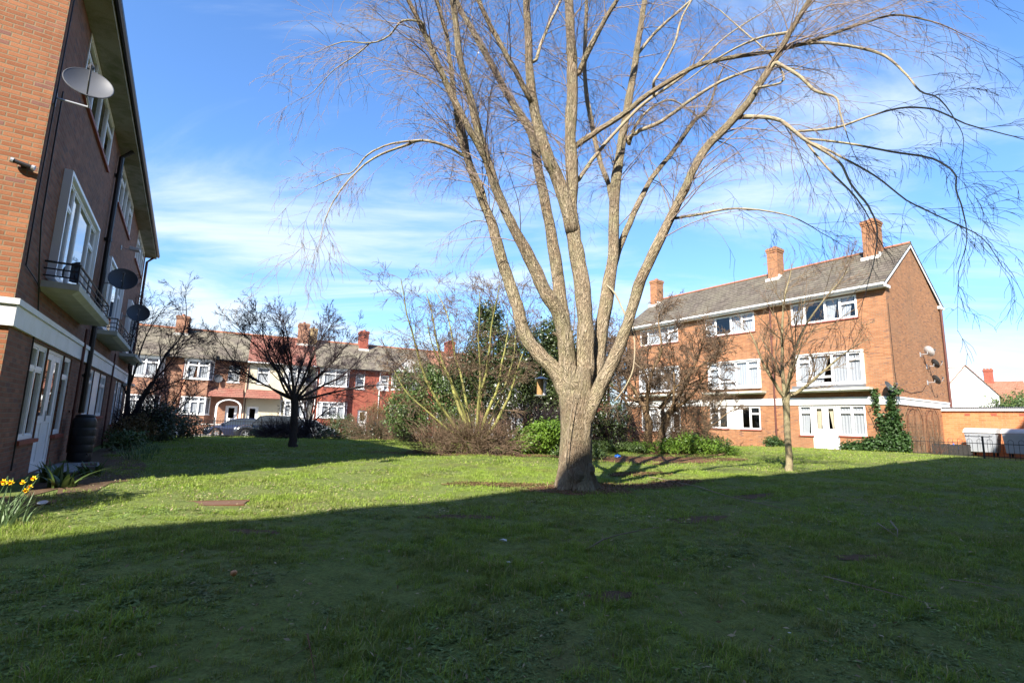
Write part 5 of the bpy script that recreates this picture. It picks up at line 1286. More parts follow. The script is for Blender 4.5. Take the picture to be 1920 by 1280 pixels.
def willow():
    g = np.random.default_rng(5)
    root = empty('willow_tree', (1.22, 9.3, 0), 0, 'huge bare many stemmed tree with ridged pale bark in the centre of the lawn', 'tree')
    o = np.array([1.22, 9.3, 0.0])
    def smooth_path(q, k=3):
        q = np.array(q); n = len(q); t = np.linspace(0, n - 1, (n - 1) * k + 1); res = np.zeros((len(t), q.shape[1]))
        for a, tt in enumerate(t):          # Catmull-Rom
            i = min(int(tt), n - 2); u = tt - i
            p0, p1, p2, p3 = q[max(i - 1, 0)], q[i], q[i + 1], q[min(i + 2, n - 1)]
            res[a] = 0.5 * ((2 * p1) + (-p0 + p2) * u + (2 * p0 - 5 * p1 + 4 * p2 - p3) * u * u + (-p0 + 3 * p1 - 3 * p2 + p3) * u ** 3)
        return res
    thick, thin = [], []; paths = []
    for li, q in enumerate(LIMBS):
        s = smooth_path(q, 4); P = s[:, :3] - o; R = np.maximum(s[:, 3], 0.004)
        if li: # slight knobbly wander
            P[1:-1] += g.normal(0, 0.005, (len(P) - 2, 3)) * np.clip(R[1:-1, None] * 14, 0.3, 1)
            R = R * (1 + g.normal(0, 0.035, len(R)))
        R = R * (0.86 if li == 0 else 0.83)
        if li > 1 and P[0][2] > 2.0:      # root every limb in the thicker one it leaves
            best = None
            for (Q, S, _) in paths:
                for k in range(len(Q) - 1):
                    if S[k] < R[0] * 1.05: continue
                    dd = np.linalg.norm(Q[k] - P[0]) + 0.6 * max(0, Q[k][2] - P[0][2] + 0.12)
                    if best is None or dd < best[0]: best = (dd, Q[k], S[k])
            if best and best[0] > best[2] * 0.5 and best[0] < 2.6:
                a0, t0 = best[1], unit(P[1] - P[0]); p1 = P[0]; L_ = np.linalg.norm(p1 - a0); n_ = max(3, int(L_ / 0.12))
                H = []
                for u in np.linspace(0, 1, n_ + 1)[:-1]:
                    m1 = unit(p1 - a0 + np.array([0, 0, .3 * L_])) * L_; m2 = t0 * L_ * .8
                    H.append((2 * u ** 3 - 3 * u * u + 1) * a0 + (u ** 3 - 2 * u * u + u) * m1 + (-2 * u ** 3 + 3 * u * u) * p1 + (u ** 3 - u * u) * m2)
                P = np.concatenate([np.array(H), P]); R = np.concatenate([np.linspace(min(best[2] * .95, R[0] * 1.35), R[0], n_), R])
        paths.append((P, R, li))
        (thick if R.max() > 0.075 else thin).append((P, R))
    # one continuous trunk with lumps and root flare
    tr, frs = [], []
    V, F, UV = [], [], []
    def lumpy(P, R, sides, seed, flare=False):
        T = np.gradient(P, axis=0); T /= np.linalg.norm(T, axis=1)[:, None]
        off = sum(len(v) for v in V); a = np.array([1.0, 0, 0]); L = 0; ring = []
        for i in range(len(P)):
            a = a - T[i] * a.dot(T[i]); a /= np.linalg.norm(a); b = np.cross(T[i], a)
            if i: L += np.linalg.norm(P[i] - P[i - 1])
            row = []
            for j in range(sides):
                t = 2 * np.pi * j / sides; dirv = a * math.cos(t) + b * math.sin(t)
                q = Vector((dirv[0] * 1.6 + seed, dirv[1] * 1.6, P[i][2] * 1.1))
                k = 1 + 0.10 * mnoise.noise(q) + 0.05 * mnoise.noise(q * 3.1)
                # deep running ridges
                k += 0.016 * mnoise.noise(Vector((t * 5.5 + seed, P[i][2] * 1.3, seed)))
                if flare:
                    h = max(0, 0.55 - P[i][2]) / 0.55
                    k += h * h * (0.05 + 0.13 * math.sin(t * 5 + 1.1) + 0.07 * math.sin(t * 8 + 2))
                row.append(P[i] + dirv * R[i] * k)
            ring.append(row)
            V.append(np.array(row))
        c = 2 * np.pi * float(np.mean(R))
        Ls = np.concatenate([[0], np.cumsum(np.linalg.norm(np.diff(P, axis=0), axis=1))])
        for i in range(len(P) - 1):
            for j in range(sides):
                k = (j + 1) % sides
                F.append((off + i * sides + j, off + i * sides + k, off + (i + 1) * sides + k, off + (i + 1) * sides + j))
                UV.extend([(c * j / sides, Ls[i]), (c * (j + 1) / sides, Ls[i]), (c * (j + 1) / sides, Ls[i + 1]), (c * j / sides, Ls[i + 1])])
    def resample(P, R, step):
        Ls = np.concatenate([[0], np.cumsum(np.linalg.norm(np.diff(P, axis=0), axis=1))]); n = max(2, int(Ls[-1] / step) + 1)
        t = np.linspace(0, Ls[-1], n)
        return np.stack([np.interp(t, Ls, P[:, k]) for k in range(3)], 1), np.interp(t, Ls, R)
    for i, (P, R) in enumerate(thick):
        P2, R2 = resample(P, R, 0.06 if i == 0 else 0.10)
        lumpy(P2, R2, 56 if i == 0 else 28, i * 3.7, flare=(i == 0))
    trunk = np_mesh('trunk', np.concatenate(V), np.array(F), M['bark_willow'], root, uv=np.array(UV), smooth=True)
    # stubs of sawn and broken branches
    st = [((0.92, 9.28, 2.80), (-1, -0.25, 0.25), 0.16, 0.035)]
    tubes_mesh('stub', [(np.array([np.array(p) - o, np.array(p) - o + np.array(d) * L * 0.6, np.array(p) - o + np.array(d) * L + np.array([0, 0, .02])]), np.array([r * 1.3, r, r * 0.85])) for p, d, L, r in st], 8, M['bark_willow'], root)
    kn = []
    for i, (P, R) in enumerate(thick):
        for _ in range(3 if i == 0 else 2):
            k = int(g.integers(3, len(P) - 2)); a_ = g.uniform(-2.6, -0.5); dv = np.array([math.cos(a_), math.sin(a_), g.uniform(-.1, .3)]); r0 = R[k] * g.uniform(.22, .38)
            c0 = P[k] + dv * R[k] * .80; kn.append((np.array([c0, c0 + dv * R[k] * .16, c0 + dv * R[k] * .26, c0 + dv * R[k] * .24]), np.array([r0 * 1.5, r0 * 1.2, r0 * .8, r0 * .15])))
    for q_ in kn: tubes_mesh('knot', [q_], 10, M['bark_willow'], root)
    # bleached split running down the trunk
    sp = [(1.16, 8.86, 1.75), (1.08, 8.87, 1.4), (1.03, 8.90, 1.0), (1.01, 8.92, 0.55), (1.03, 8.88, 0.25)]
    tubes_mesh('bark_strip', [(np.array(sp) - o, np.array([0.004, 0.010, 0.012, 0.010, 0.005]))], 6, M['twig_dry'], root)
    # secondary branches and drooping twigs
    spec = [dict(n=9, wob=0.08, droop=0.14, up=0.02, kids=(5, 8), ang=(0.35, 0.9), lr=0.62, rr=0.45, lo=0.12, taper=0.3),
            dict(n=6, wob=0.13, droop=0.20, kids=(2, 4), ang=(0.3, 0.8), lr=0.6, rr=0.6, lo=0.15, taper=0.5),
            dict(n=5, wob=0.12, droop=0.28, kids=(0, 0), taper=0.6)]
    out = [[], [], []]
    for P, R, li in paths:
        if li == 0: continue
        L = np.linalg.norm(np.diff(P, axis=0), axis=1).sum(); m = len(P) - 1
        fine = R.max() < 0.075
        num = int(L * (2.2 if fine else 3.2) * (0.55 if (fine and P[:, 0].mean() > 3.6) else 1.0)) + 1
        for k in range(num):
            t = g.uniform(0.12 if fine else 0.42, 1.0); f = t * m; i = min(int(f), m - 1); p = P[i] + (P[i + 1] - P[i]) * (f - i); r = R[i]
            if p[2] < 3.0: continue
            d = unit(P[i + 1] - P[i]); s = side_dir(g, d, g.uniform(0.35, 1.05))
            hor = np.array([p[0], p[1], 0.0]); s = unit(s + 0.30 * unit(hor + 1e-3) + np.array([0, 0, 0.12 if not fine else 0.0]))
            grow(g, p, s, g.uniform(0.9, 2.5) * (0.62 if fine else 1.0), float(np.clip(r * 0.28, 0.0042, 0.013)), spec, 0, out, 0.0030)
        # the tip carries on
        grow(g, P[-1], unit(P[-1] - P[-2]), 1.0, max(0.004, R[-1]), spec, 0, out, 0.0026)
    crown = tubes_mesh('crown', out[0] + out[1] + out[2], 3, M['twig_willow'], root)
    tubes_mesh('branches', thin, 10, M['bark_branch'], root)
    # torn branch hanging from the right limb
    h = [(1.87, 9.75, 3.95), (2.0, 9.6, 3.75), (2.11, 9.5, 3.45), (2.2, 9.2, 3.0), (2.23, 9.0, 2.7), (2.18, 8.9, 2.2), (2.02, 8.85, 1.85), (1.82, 8.8, 1.6)]
    h2 = [(2.11, 9.5, 3.45), (2.28, 9.4, 3.1), (2.38, 9.3, 2.75), (2.5, 9.2, 2.62)]
    h3 = [(2.2, 8.9, 2.3), (2.3, 8.85, 2.2), (2.35, 8.85, 2.23)]
    tubes_mesh('hanging_branch', [(smooth_path(h) - o, np.linspace(0.019, 0.011, 22)), (smooth_path(h2) - o, np.linspace(0.013, 0.005, 10)), (smooth_path(h3) - o, np.linspace(0.006, 0.002, 7))], 8, M['bark_branch'], root)
    return root
willow()

def tree(name, loc, label, trunk, limbs, spec, bark, twig, seed, minr=0.004, group=None, sides=10, buds=None, crown_name='crown'):
    """trunk: [(x,y,z,r)...] local; limbs: list of paths local; twigs are grown on the limbs"""
    g = np.random.default_rng(seed)
    root = empty(name, (loc[0], loc[1], G(loc[0], loc[1]) + (loc[2] if len(loc) > 2 else 0)), 0, label, 'tree' if 'tree' in name else 'shrub', group)
    main = []
    for q in trunk:
        q = np.array(q, float); t = np.linspace(0, len(q) - 1, (len(q) - 1) * 3 + 1)
        s = np.stack([np.interp(t, np.arange(len(q)), q[:, k]) for k in range(4)], 1)
        s[1:-1, :3] += g.normal(0, 0.012, (len(s) - 2, 3)) * np.clip(s[1:-1, 3:4] * 8, .4, 1); main.append((s[:, :3], s[:, 3]))
    out = [[], [], [], []]
    for (p, d, L, r) in limbs:
        grow(g, np.array(p, float), unit(np.array(d, float)), L, r, spec, 0, out, minr)
    tubes_mesh('trunk', main + out[0], sides, M[bark], root)
    tubes_mesh(crown_name, [t for o_ in out[1:] for t in o_], 3, M[twig], root)
    if buds:
        V, F, k = [], [], 0
        tips = [t for o_ in out[1:] for t in o_]; ends = [t[0][-1] for t in tips] + [t[0][len(t[0]) // 2] for t in tips[::2]]
        for e in ends:
            for _ in range(buds[1]):
                c = e + g.normal(0, 0.04, 3); s = buds[0] * g.uniform(.6, 1.3); d = unit(g.normal(0, 1, 3) + [0, 0, 1]); a = unit(np.cross(d, [.3, .5, .1])); b = np.cross(d, a)
                V += [c, c + (a + d * 1.2) * s * .5, c + d * s * 2, c + (b + d * 1.2) * s * .5]; F.append((k, k + 1, k + 2, k + 3)); k += 4
        np_mesh('buds', np.array(V), np.array(F), M['bud'], root)
    return root

# small dark round-headed tree near the road
S = [dict(n=10, wob=0.10, up=0.0, droop=0.03, kids=(11, 13), ang=(0.4, 1.1), lr=0.50, rr=0.55, lo=0.18, taper=0.2),
     dict(n=7, wob=0.14, up=0.04, kids=(8, 10), ang=(0.4, 0.95), lr=0.46, rr=0.55, lo=0.12, taper=0.35),
     dict(n=5, wob=0.17, up=0.03, kids=(5, 7), ang=(0.4, 0.95), lr=0.48, rr=0.6, lo=0.12, taper=0.4),
     dict(n=3, wob=0.17, up=0.02, kids=(0, 0), taper=0.5)]
def dome(n, rx, rz, z0, r, seed):
    g = np.random.default_rng(seed); L = []
    for i in range(n):
        az = i * 2.399 + g.normal(0, .15); el = math.radians([24, 42, 60, 33, 76, 50][i % 6] + g.normal(0, 4)); k = 1 / math.sqrt((math.cos(el) / rx) ** 2 + (math.sin(el) / rz) ** 2)
        L.append(((-0.1 + .05 * math.cos(az), .05 * math.sin(az), z0 - g.uniform(0, .25)), (math.cos(az) * math.cos(el), math.sin(az) * math.cos(el), math.sin(el)), k * .93, r * g.uniform(.8, 1.15)))
    return L
S0 = [dict(n=10, wob=0.08, up=0.008, kids=(11, 13), ang=(0.35, 0.85), lr=0.42, rr=0.5, lo=0.25, taper=0.2),
     dict(n=7, wob=0.12, up=0.03, kids=(8, 10), ang=(0.35, 0.85), lr=0.46, rr=0.55, lo=0.12, taper=0.35),
     dict(n=5, wob=0.15, up=0.02, kids=(5, 7), ang=(0.35, 0.9), lr=0.48, rr=0.6, lo=0.12, taper=0.4),
     dict(n=3, wob=0.15, up=0.02, kids=(0, 0), taper=0.5)]
tree('cherry_tree', (-8.16, 19.29), 'dark bare round headed small tree on the lawn before the cream terraced house',
     [[(0.02, 0, -0.1, 0.22), (0, 0, 0.12, 0.155), (0, 0, 0.6, 0.135), (-0.05, 0, 1.3, 0.13), (-0.10, 0, 1.95, 0.15)]],
     dome(16, 4.35, 3.35, 1.95, 0.050, 3), S0, 'bark_dark', 'twig_dark', 21, 0.006)
# thin tree beside the far end of the left flats
tree('rowan_tree', (-15.2, 21.0), 'thin upright bare dark tree at the far end of the left flats',
     [[(-0.6, 0, -0.1, 0.16), (-0.5, 0, 0.6, 0.12), (-0.15, 0, 1.6, 0.10), (0.25, 0, 2.4, 0.09)], [(-0.5, 0, 0.5, 0.1), (-0.7, 0, 1.6, 0.08), (-0.75, 0, 2.8, 0.06)]],
     [((0.25, 0, 2.3), (0.10, 0.1, 1), 4.2, 0.05), ((0.2, 0, 2.2), (0.5, -0.2, 1), 2.9, 0.04), ((-0.7, 0, 2.6), (-0.15, 0.1, 1), 3.9, 0.05), ((-0.1, 0, 1.8), (0.9, 0.2, 0.6), 2.4, 0.04), ((-0.7, 0, 2.2), (0.3, -0.2, 1), 3.6, 0.045), ((-0.7, 0, 1.8), (-0.7, 0.1, 0.9), 1.8, 0.04)],
     S, 'bark_dark', 'twig_dark', 22, 0.006)
# green stemmed shrub left of the willow
SG = [dict(n=10, wob=0.09, up=0.03, kids=(8, 11), ang=(0.5, 1.1), lr=0.40, rr=0.38, lo=0.3, taper=0.22),
      dict(n=6, wob=0.15, droop=0.06, kids=(7, 9), ang=(0.4, 1.0), lr=0.5, rr=0.5, lo=0.15, taper=0.35),
      dict(n=4, wob=0.17, droop=0.05, kids=(4, 6), ang=(0.4, 1.0), lr=0.55, rr=0.6, taper=0.45),
      dict(n=3, wob=0.15, kids=(0, 0))]
tree('green_stemmed_shrub', (-1.24, 18.5), 'tall shrub of lime green algae covered stems left of the big trunk',
     [[(0, 0, -0.1, 0.16), (0.05, 0, 0.35, 0.13), (0.12, 0, 0.8, 0.11)], [(-0.3, 0.1, -0.1, 0.12), (-0.45, 0.1, 0.7, 0.10)], [(0.25, 0, -0.1, 0.12), (0.4, -0.1, 0.7, 0.10)]],
     [((-0.1, 0, 0.5), (-0.5, 0.2, 1.0), 6.0, 0.075), ((0.05, 0, 0.8), (-0.05, 0, 1), 5.4, 0.07), ((0.15, 0, 0.7), (0.42, 0.1, 1), 4.0, 0.075), ((0.35, 0, 0.6), (0.75, -0.3, 1), 3.4, 0.075),
      ((-0.45, 0.1, 0.6), (-0.95, -0.2, 1.0), 6.2, 0.065), ((0.1, 0, 0.7), (0.12, -0.35, 1), 5.2, 0.06), ((-0.4, 0, 0.5), (-1.0, -0.3, 0.5), 3.6, 0.05), ((0.3, 0, 0.6), (0.3, 0.6, 1), 5.4, 0.06),
      ((-0.2, 0, 0.7), (-0.3, -0.5, 1.0), 4.6, 0.05), ((-0.1, 0.1, 0.6), (-0.25, 0.3, 1.0), 6.4, 0.06)],
     SG, 'bark_green', 'twig_brown', 23, 0.007)
# brown many-stemmed shrubs in front of the right flats
SB = [dict(n=10, wob=0.14, up=0.0, kids=(11, 13), ang=(0.5, 1.2), lr=0.52, rr=0.45, lo=0.15, taper=0.2),
      dict(n=7, wob=0.18, droop=0.08, kids=(9, 11), ang=(0.4, 1.1), lr=0.5, rr=0.5, lo=0.1, taper=0.35),
      dict(n=4, wob=0.20, droop=0.08, kids=(6, 8), ang=(0.4, 1.1), lr=0.55, rr=0.6, taper=0.45),
      dict(n=3, wob=0.2, kids=(0, 0))]
tree('hawthorn_tree', (6.35, 22.6), 'dense brown twiggy tree with two orange brown trunks right of the big trunk',
     [[(-0.2, 0, -0.1, 0.24), (-0.2, 0, 0.5, 0.19), (-0.15, 0, 1.3, 0.17), (-0.4, 0, 2.2, 0.13)], [(0.35, 0.1, -0.1, 0.22), (0.4, 0.1, 0.6, 0.18), (0.6, 0.1, 1.4, 0.16), (1.1, 0.1, 2.2, 0.13)], [(-0.5, 0.2, -0.1, 0.13), (-0.7, 0.3, 1.0, 0.11), (-1.0, 0.3, 2.0, 0.09)]],
     [((-0.4, 0, 2.0), (-0.5, 0.2, 1), 3.6, 0.10), ((-0.3, 0, 2.0), (0.15, -0.2, 1), 4.4, 0.10), ((1.0, 0.1, 2.0), (0.6, 0.2, 0.9), 3.6, 0.10), ((0.8, 0.1, 1.8), (1.0, -0.4, 0.55), 3.6, 0.09),
      ((-1.0, 0.3, 1.9), (-0.8, -0.2, 0.9), 3.0, 0.07), ((0.5, 0.1, 1.5), (0.25, 0.5, 1.0), 4.6, 0.09), ((-0.2, 0, 1.6), (-0.4, -0.8, 0.8), 3.2, 0.07), ((-0.3, 0, 1.9), (-0.9, -0.3, 1.1), 4.2, 0.07), ((0.3, 0, 1.9), (0.35, -0.5, 1.1), 4.4, 0.07), ((0.7, 0.1, 1.6), (0.5, -0.9, 0.8), 3.2, 0.07)],
     SB, 'bark_brown', 'twig_brown', 24, 0.0105)
tree('hawthorn_tree', (4.3, 24.6), 'bare brown tree standing close behind the big trunk on its right',
     [[(0, 0, -0.1, 0.13), (0, 0, 0.6, 0.11), (-0.1, 0, 1.4, 0.10)], [(0.5, 0, -0.1, 0.10), (0.6, 0, 1.2, 0.08)]],
     [((-0.1, 0, 1.3), (-0.4, 0.2, 1), 4.8, 0.07), ((0.6, 0, 1.1), (0.4, 0, 1), 4.9, 0.07), ((0.2, 0, 1.2), (0.0, -0.3, 1), 5.2, 0.06), ((0, 0, 1.2), (-0.8, 0, 0.8), 3.2, 0.05), ((.6, 0, 1.0), (.9, .2, .8), 3.6, 0.05)],
     SB, 'bark_brown', 'twig_brown', 27, 0.0105)
# young tree on the right of the lawn
SY = [dict(n=9, wob=0.09, up=0.05, kids=(10, 12), ang=(0.4, 0.9), lr=0.48, rr=0.5, lo=0.18, taper=0.22),
      dict(n=6, wob=0.13, up=0.06, kids=(7, 8), ang=(0.4, 0.9), lr=0.50, rr=0.6, lo=0.15, taper=0.4),
      dict(n=4, wob=0.14, up=0.06, kids=(2, 3), ang=(0.4, 0.8), lr=0.5, rr=0.6, taper=0.5), dict(n=3, wob=.15, up=.05, kids=(0, 0))]
tree('magnolia_tree', (8.18, 14.96), 'slender young bare tree with reddish buds before the right flats',
     [[(0.0, 0, -0.1, 0.13), (0.0, 0, 0.15, 0.098), (0.0, 0, 1.0, 0.088), (0.02, 0, 1.8, 0.092), (0.04, 0, 2.25, 0.12)]],
     [((-0.02, 0, 2.15), (-0.75, -0.1, 0.75), 2.3, 0.055), ((0.0, 0, 2.2), (-0.10, 0.1, 1), 4.1, 0.06), ((0.08, 0, 2.2), (0.10, -0.1, 1), 4.2, 0.055), ((0.1, 0, 2.15), (1.0, -0.1, 0.55), 2.6, 0.055), ((0.05, 0, 2.1), (0.5, 0.7, 0.8), 2.4, 0.04), ((0.0, 0, 2.1), (-0.4, -0.8, 0.8), 2.2, 0.04)],
     SY, 'bark_young', 'twig_young', 25, 0.005, buds=(0.016, 1))
# bare trees seen behind and between
BG = [dict(n=7, wob=0.10, up=0.02, kids=(10, 12), ang=(0.4, 0.9), lr=0.5, rr=0.5, lo=0.25, taper=0.3), dict(n=5, wob=0.14, kids=(8, 10), ang=(0.4, 0.9), lr=0.5, rr=0.5, taper=0.35), dict(n=4, wob=0.16, kids=(3, 4)), dict(n=3, wob=0.16, kids=(0, 0))]
for (x, y, h, lab, sd_, mt) in [(-3.6, 27.5, 6.0, 'bare brown tree behind the lime green stemmed shrub', 31, 'twig_dark'), (3.6, 27.0, 6.3, 'bare dark tree glimpsed between the big trunk and brown tree', 32, 'twig_dark'),
                                 (-11.7, 29.4, 3.2, 'small bare dark tree by the railing, left of the clipped hedge', 33, 'twig_dark'), (-18.6, 27.2, 3.6, 'small bare tree by the railing beyond the left flats', 34, 'twig_dark'), (1.6, 24.5, 8.2, 'tall fine twigged bare tree behind the big trunk', 35, 'twig_brown'), (10.6, 27.6, 3.4, 'low bare shrub at the left end of the right flats', 36, 'twig_brown')]:
    tree('bare_tree', (x, y), lab, [[(0, 0, -0.1, 0.11), (0.03, 0, 0.5, 0.09), (0.05, 0, h * 0.25, 0.075)]],
         [((0.05, 0, h * 0.22), (a, b, 1), h * 0.72, 0.055) for a, b in ((-0.5, 0.1), (0.45, -0.1), (0.05, 0.3), (-0.15, -0.5), (0.8, 0.3), (-0.9, -0.1))], BG, 'bark_dark' if mt == 'twig_dark' else 'bark_brown', mt, sd_, 0.009)

# ------------------------------------------------------------------ leafy shrubs
def leaves(g, blobs, n, size, flat=0.3, ico=0.5, aspect=0.5, clump=7, hollow=0.35):
    """leaf-shaped folded quads scattered in clumps through the blobs"""
    w = np.array([b[3] * b[4] * b[5] for b in blobs]) ** (2 / 3.); w = w / w.sum()
    nc = max(1, n // clump); idx = g.choice(len(blobs), nc, p=w); B = np.array(blobs)[idx]
    d = g.normal(0, 1, (nc, 3)); d /= np.linalg.norm(d, axis=1)[:, None]
    rr = (hollow + (1 - hollow) * g.random(nc) ** 0.6) * (1 + 0.16 * np.sin(d[:, 0] * 5 + B[:, 0] * 3) * np.cos(d[:, 1] * 4 + B[:, 2]) + 0.07 * g.normal(0, 1, nc))
    C = B[:, :3] + d * rr[:, None] * B[:, 3:6]
    cv = g.random(nc)
    C = np.repeat(C, clump, 0); D = np.repeat(d, clump, 0); cv = np.repeat(cv, clump)
    m = len(C); C = C + g.normal(0, size * 1.3, (m, 3))
    nrm = D * ico + g.normal(0, 0.6, (m, 3)) + np.array([0, 0, flat]); nrm /= np.linalg.norm(nrm, axis=1)[:, None]
    ax = np.cross(nrm, g.normal(0, 1, (m, 3))); ax /= np.linalg.norm(ax, axis=1)[:, None]; bx = np.cross(nrm, ax)
    s = size * g.uniform(0.6, 1.35, m)[:, None]
    V = np.stack([C - ax * s * 0.9, C + bx * s * aspect + nrm * s * 0.15, C + ax * s, C - bx * s * aspect + nrm * s * 0.15], 1).reshape(-1, 3)
    F = np.arange(m * 4).reshape(-1, 4)
    col = np.repeat(np.clip(0.25 * g.random(m) + 0.75 * cv, 0, 1), 4)
    return V, F, col
def shrub(name, x, y, blobs, n, size, mat, label, seed, stems=6, group=None, stem_mat='bark_brown', cat='shrub', twigs=0, clump=7, aspect=0.5, z=0.0):
    g = np.random.default_rng(seed)
    root = empty(name, (x, y, G(x, y) + z), 0, label, cat, group)
    V, F, col = leaves(g, blobs, n, size, aspect=aspect, clump=clump); keep = V.reshape(-1, 4, 3)[:, :, 2].min(1) > 0.01
    V = V.reshape(-1, 4, 3)[keep].reshape(-1, 3); col = col.reshape(-1, 4)[keep].ravel(); F = np.arange(len(V)).reshape(-1, 4)
    np_mesh('foliage', V, F, M[mat], root, col=col)
    T = []
    for k in range(stems):
        b = blobs[k % len(blobs)]
        e = np.array(b[:3]) + g.normal(0, 0.25, 3) * np.array(b[3:6]); p0 = np.array([g.normal(0, 0.12) + e[0] * 0.25, g.normal(0, 0.12) + e[1] * 0.25, -0.05])
        mid = (p0 + e) / 2 + g.normal(0, 0.1, 3); r = 0.02 + 0.012 * np.linalg.norm(e)
        T.append((np.array([p0, mid, e]), np.array([r, r * .8, r * .4])))
        for q in range(twigs):
            d = unit(g.normal(0, 1, 3) + [0, 0, .4]); P, R, _ = curve(g, e + g.normal(0, .2, 3), d, g.uniform(.4, .9) * b[3], .006, .004, 4, .12); T.append((P, R))
    tubes_mesh('stems', T, 5, M[stem_mat], root)
    return root
# blobs are (x, y, z, rx, ry, rz) about the shrub's foot
shrub('holly_tree', 0.6, 22.5, [(-1.6, 0, 4.6, 1.0, 1.0, 1.9), (0.2, 0, 4.0, 1.5, 1.3, 1.7), (1.5, 0.2, 3.6, 1.2, 1.2, 2.1), (-0.8, 0, 2.4, 1.6, 1.3, 1.5), (1.2, 0, 1.8, 1.4, 1.2, 1.3), (-2.6, .2, 3.2, .9, .9, 1.3), (2.4, .3, 2.6, .9, .9, 1.8), (-1.7, 0, 5.9, .6, .6, .7), (1.3, 0, 5.2, .7, .7, .7)], 46000, 0.065, 'leaf_holly', 'tall dark evergreen tree behind the big trunk and green stems', 41, 10, cat='tree')
shrub('laurel_shrub', -4.4, 26.0, [(0, 0, 2.2, 1.9, 1.3, 1.9), (-0.9, 0, 1.5, 1.2, 1.2, 1.4), (1.6, 0, 2.0, 1.2, 1.1, 1.6), (0.2, 0, 3.3, 1.0, .9, .8), (1.9, 0, .9, 1.1, .9, .9), (-1.2, 0, 3.1, .6, .6, .6)], 22000, 0.06, 'leaf_mid', 'broad grey green evergreen shrub right of the dark hedge', 42, 9)
shrub('clipped_hedge', -8.7, 28.4, [(-0.7, 0, 0.55, 1.2, .9, .75), (0.8, 0, 0.5, 1.2, .9, .65), (-0.6, 0, 1.0, .9, .7, .45), (1.6, 0, .35, .7, .6, .4), (0, 0, .35, 1.9, 1, .5)], 17000, 0.035, 'leaf_holly', 'low dense dark clipped bush in front of the railing', 43, 4, cat='hedge')
shrub('brown_leaved_shrub', -7.2, 29.5, [(0, 0, 1.6, 1.4, .8, .7), (1.1, 0, 1.3, .9, .7, .7), (-.8, 0, 1.5, .9, .7, .5)], 5200, 0.04, 'leaf_dead', 'rusty brown twiggy shrub rising behind the dark clipped bush', 44, 16, twigs=7, stem_mat='bark_brown')
shrub('spurge_shrub', 1.1, 19.0, [(0, 0, .65, .85, .6, .55), (-.55, -.1, .35, .6, .5, .42), (.5, 0, .9, .55, .5, .4)], 7000, 0.055, 'leaf_bright', 'bright yellow green leafy bush tucked left of the big trunk base', 45, 6)
shrub('laurel_shrub', 3.3, 22.0, [(0, 0, 1.5, 1.0, .8, 1.5), (1.1, 0, 1.2, .9, .8, 1.2), (.3, .2, 2.8, .8, .7, .8)], 9000, 0.05, 'leaf_holly', 'dark evergreen shrub just right of the big trunk', 46, 6)
shrub('leafy_ground_plants', 6.4, 21.6, [(-0.8, 0, .2, .5, .5, .25), (.3, -.2, .3, .6, .5, .35), (1.3, .1, .42, .7, .6, .5), (2.3, .2, .3, .5, .5, .35), (2.9, -.2, .15, .4, .3, .2)], 4800, 0.055, 'leaf_bright', 'bright green leafy plants around the two brown trunks', 47, 5, cat='plants')
shrub('laurel_shrub', 8.6, 23.2, [(0, 0, .45, .8, .6, .5), (.9, 0, .35, .6, .5, .4), (-.8, 0, .5, .6, .6, .55)], 5500, 0.045, 'leaf_mid', 'dark leafy shrub between brown tree and the wall of the right flats', 48, 4)
shrub('leafy_ground_plants', 2.0, 17.2, [(0, 0, .16, .5, .35, .18), (.9, .3, .14, .45, .35, .16)], 2200, 0.045, 'leaf_mid', 'low green plants on mulch right behind the big trunk', 49, 3, cat='plants')
shrub('leafy_ground_plants', 4.1, 21.0, [(-0.4, 0, .22, .7, .4, .25), (.9, .3, .2, .7, .4, .22)], 3200, 0.05, 'leaf_mid', 'low green plants on mulch between the big trunk and the brown tree', 50, 3, cat='plants')
# shrubs along the left flats
def lpos(s, off):
    p = on(L_LOC, L_RZ, 1, s, off, 0); return p[0], p[1]
x, y = lpos(15.3, 1.4); shrub('dark_bed_shrub', x, y, [(0, 0, .7, .9, .9, .75), (-.4, .8, .9, .8, .8, .8), (.5, -.7, .4, .6, .6, .45)], 6500, 0.045, 'leaf_holly', 'dark bushy shrub in the bed at the far end of the left flats', 51, 8, twigs=4)
x, y = lpos(18.4, 2.0); shrub('dark_bed_shrub', x, y, [(0, 0, .7, .9, .8, .8), (.7, .2, .5, .7, .6, .6)], 4200, 0.05, 'leaf_holly', 'large dark shrub round the foot of the thin bare tree', 52, 10, twigs=5)
x, y = lpos(12.3, 0.9); shrub('brown_leaved_shrub', x, y, [(0, 0, .5, .6, .7, .55), (.1, -.7, .35, .5, .5, .35)], 2600, 0.045, 'leaf_dead', 'small brown and green shrub under the second windows of the left flats', 53, 8, twigs=4)
x, y = lpos(9.0, 0.9); shrub('bed_plants', x, y, [(0, 0, .3, .45, .5, .32), (-.3, .5, .22, .4, .4, .22), (-.6, 1.2, .25, .4, .4, .25)], 2600, 0.045, 'leaf_mid', 'low green plants in the bed beyond the black water butt', 54, 4, cat='plants')

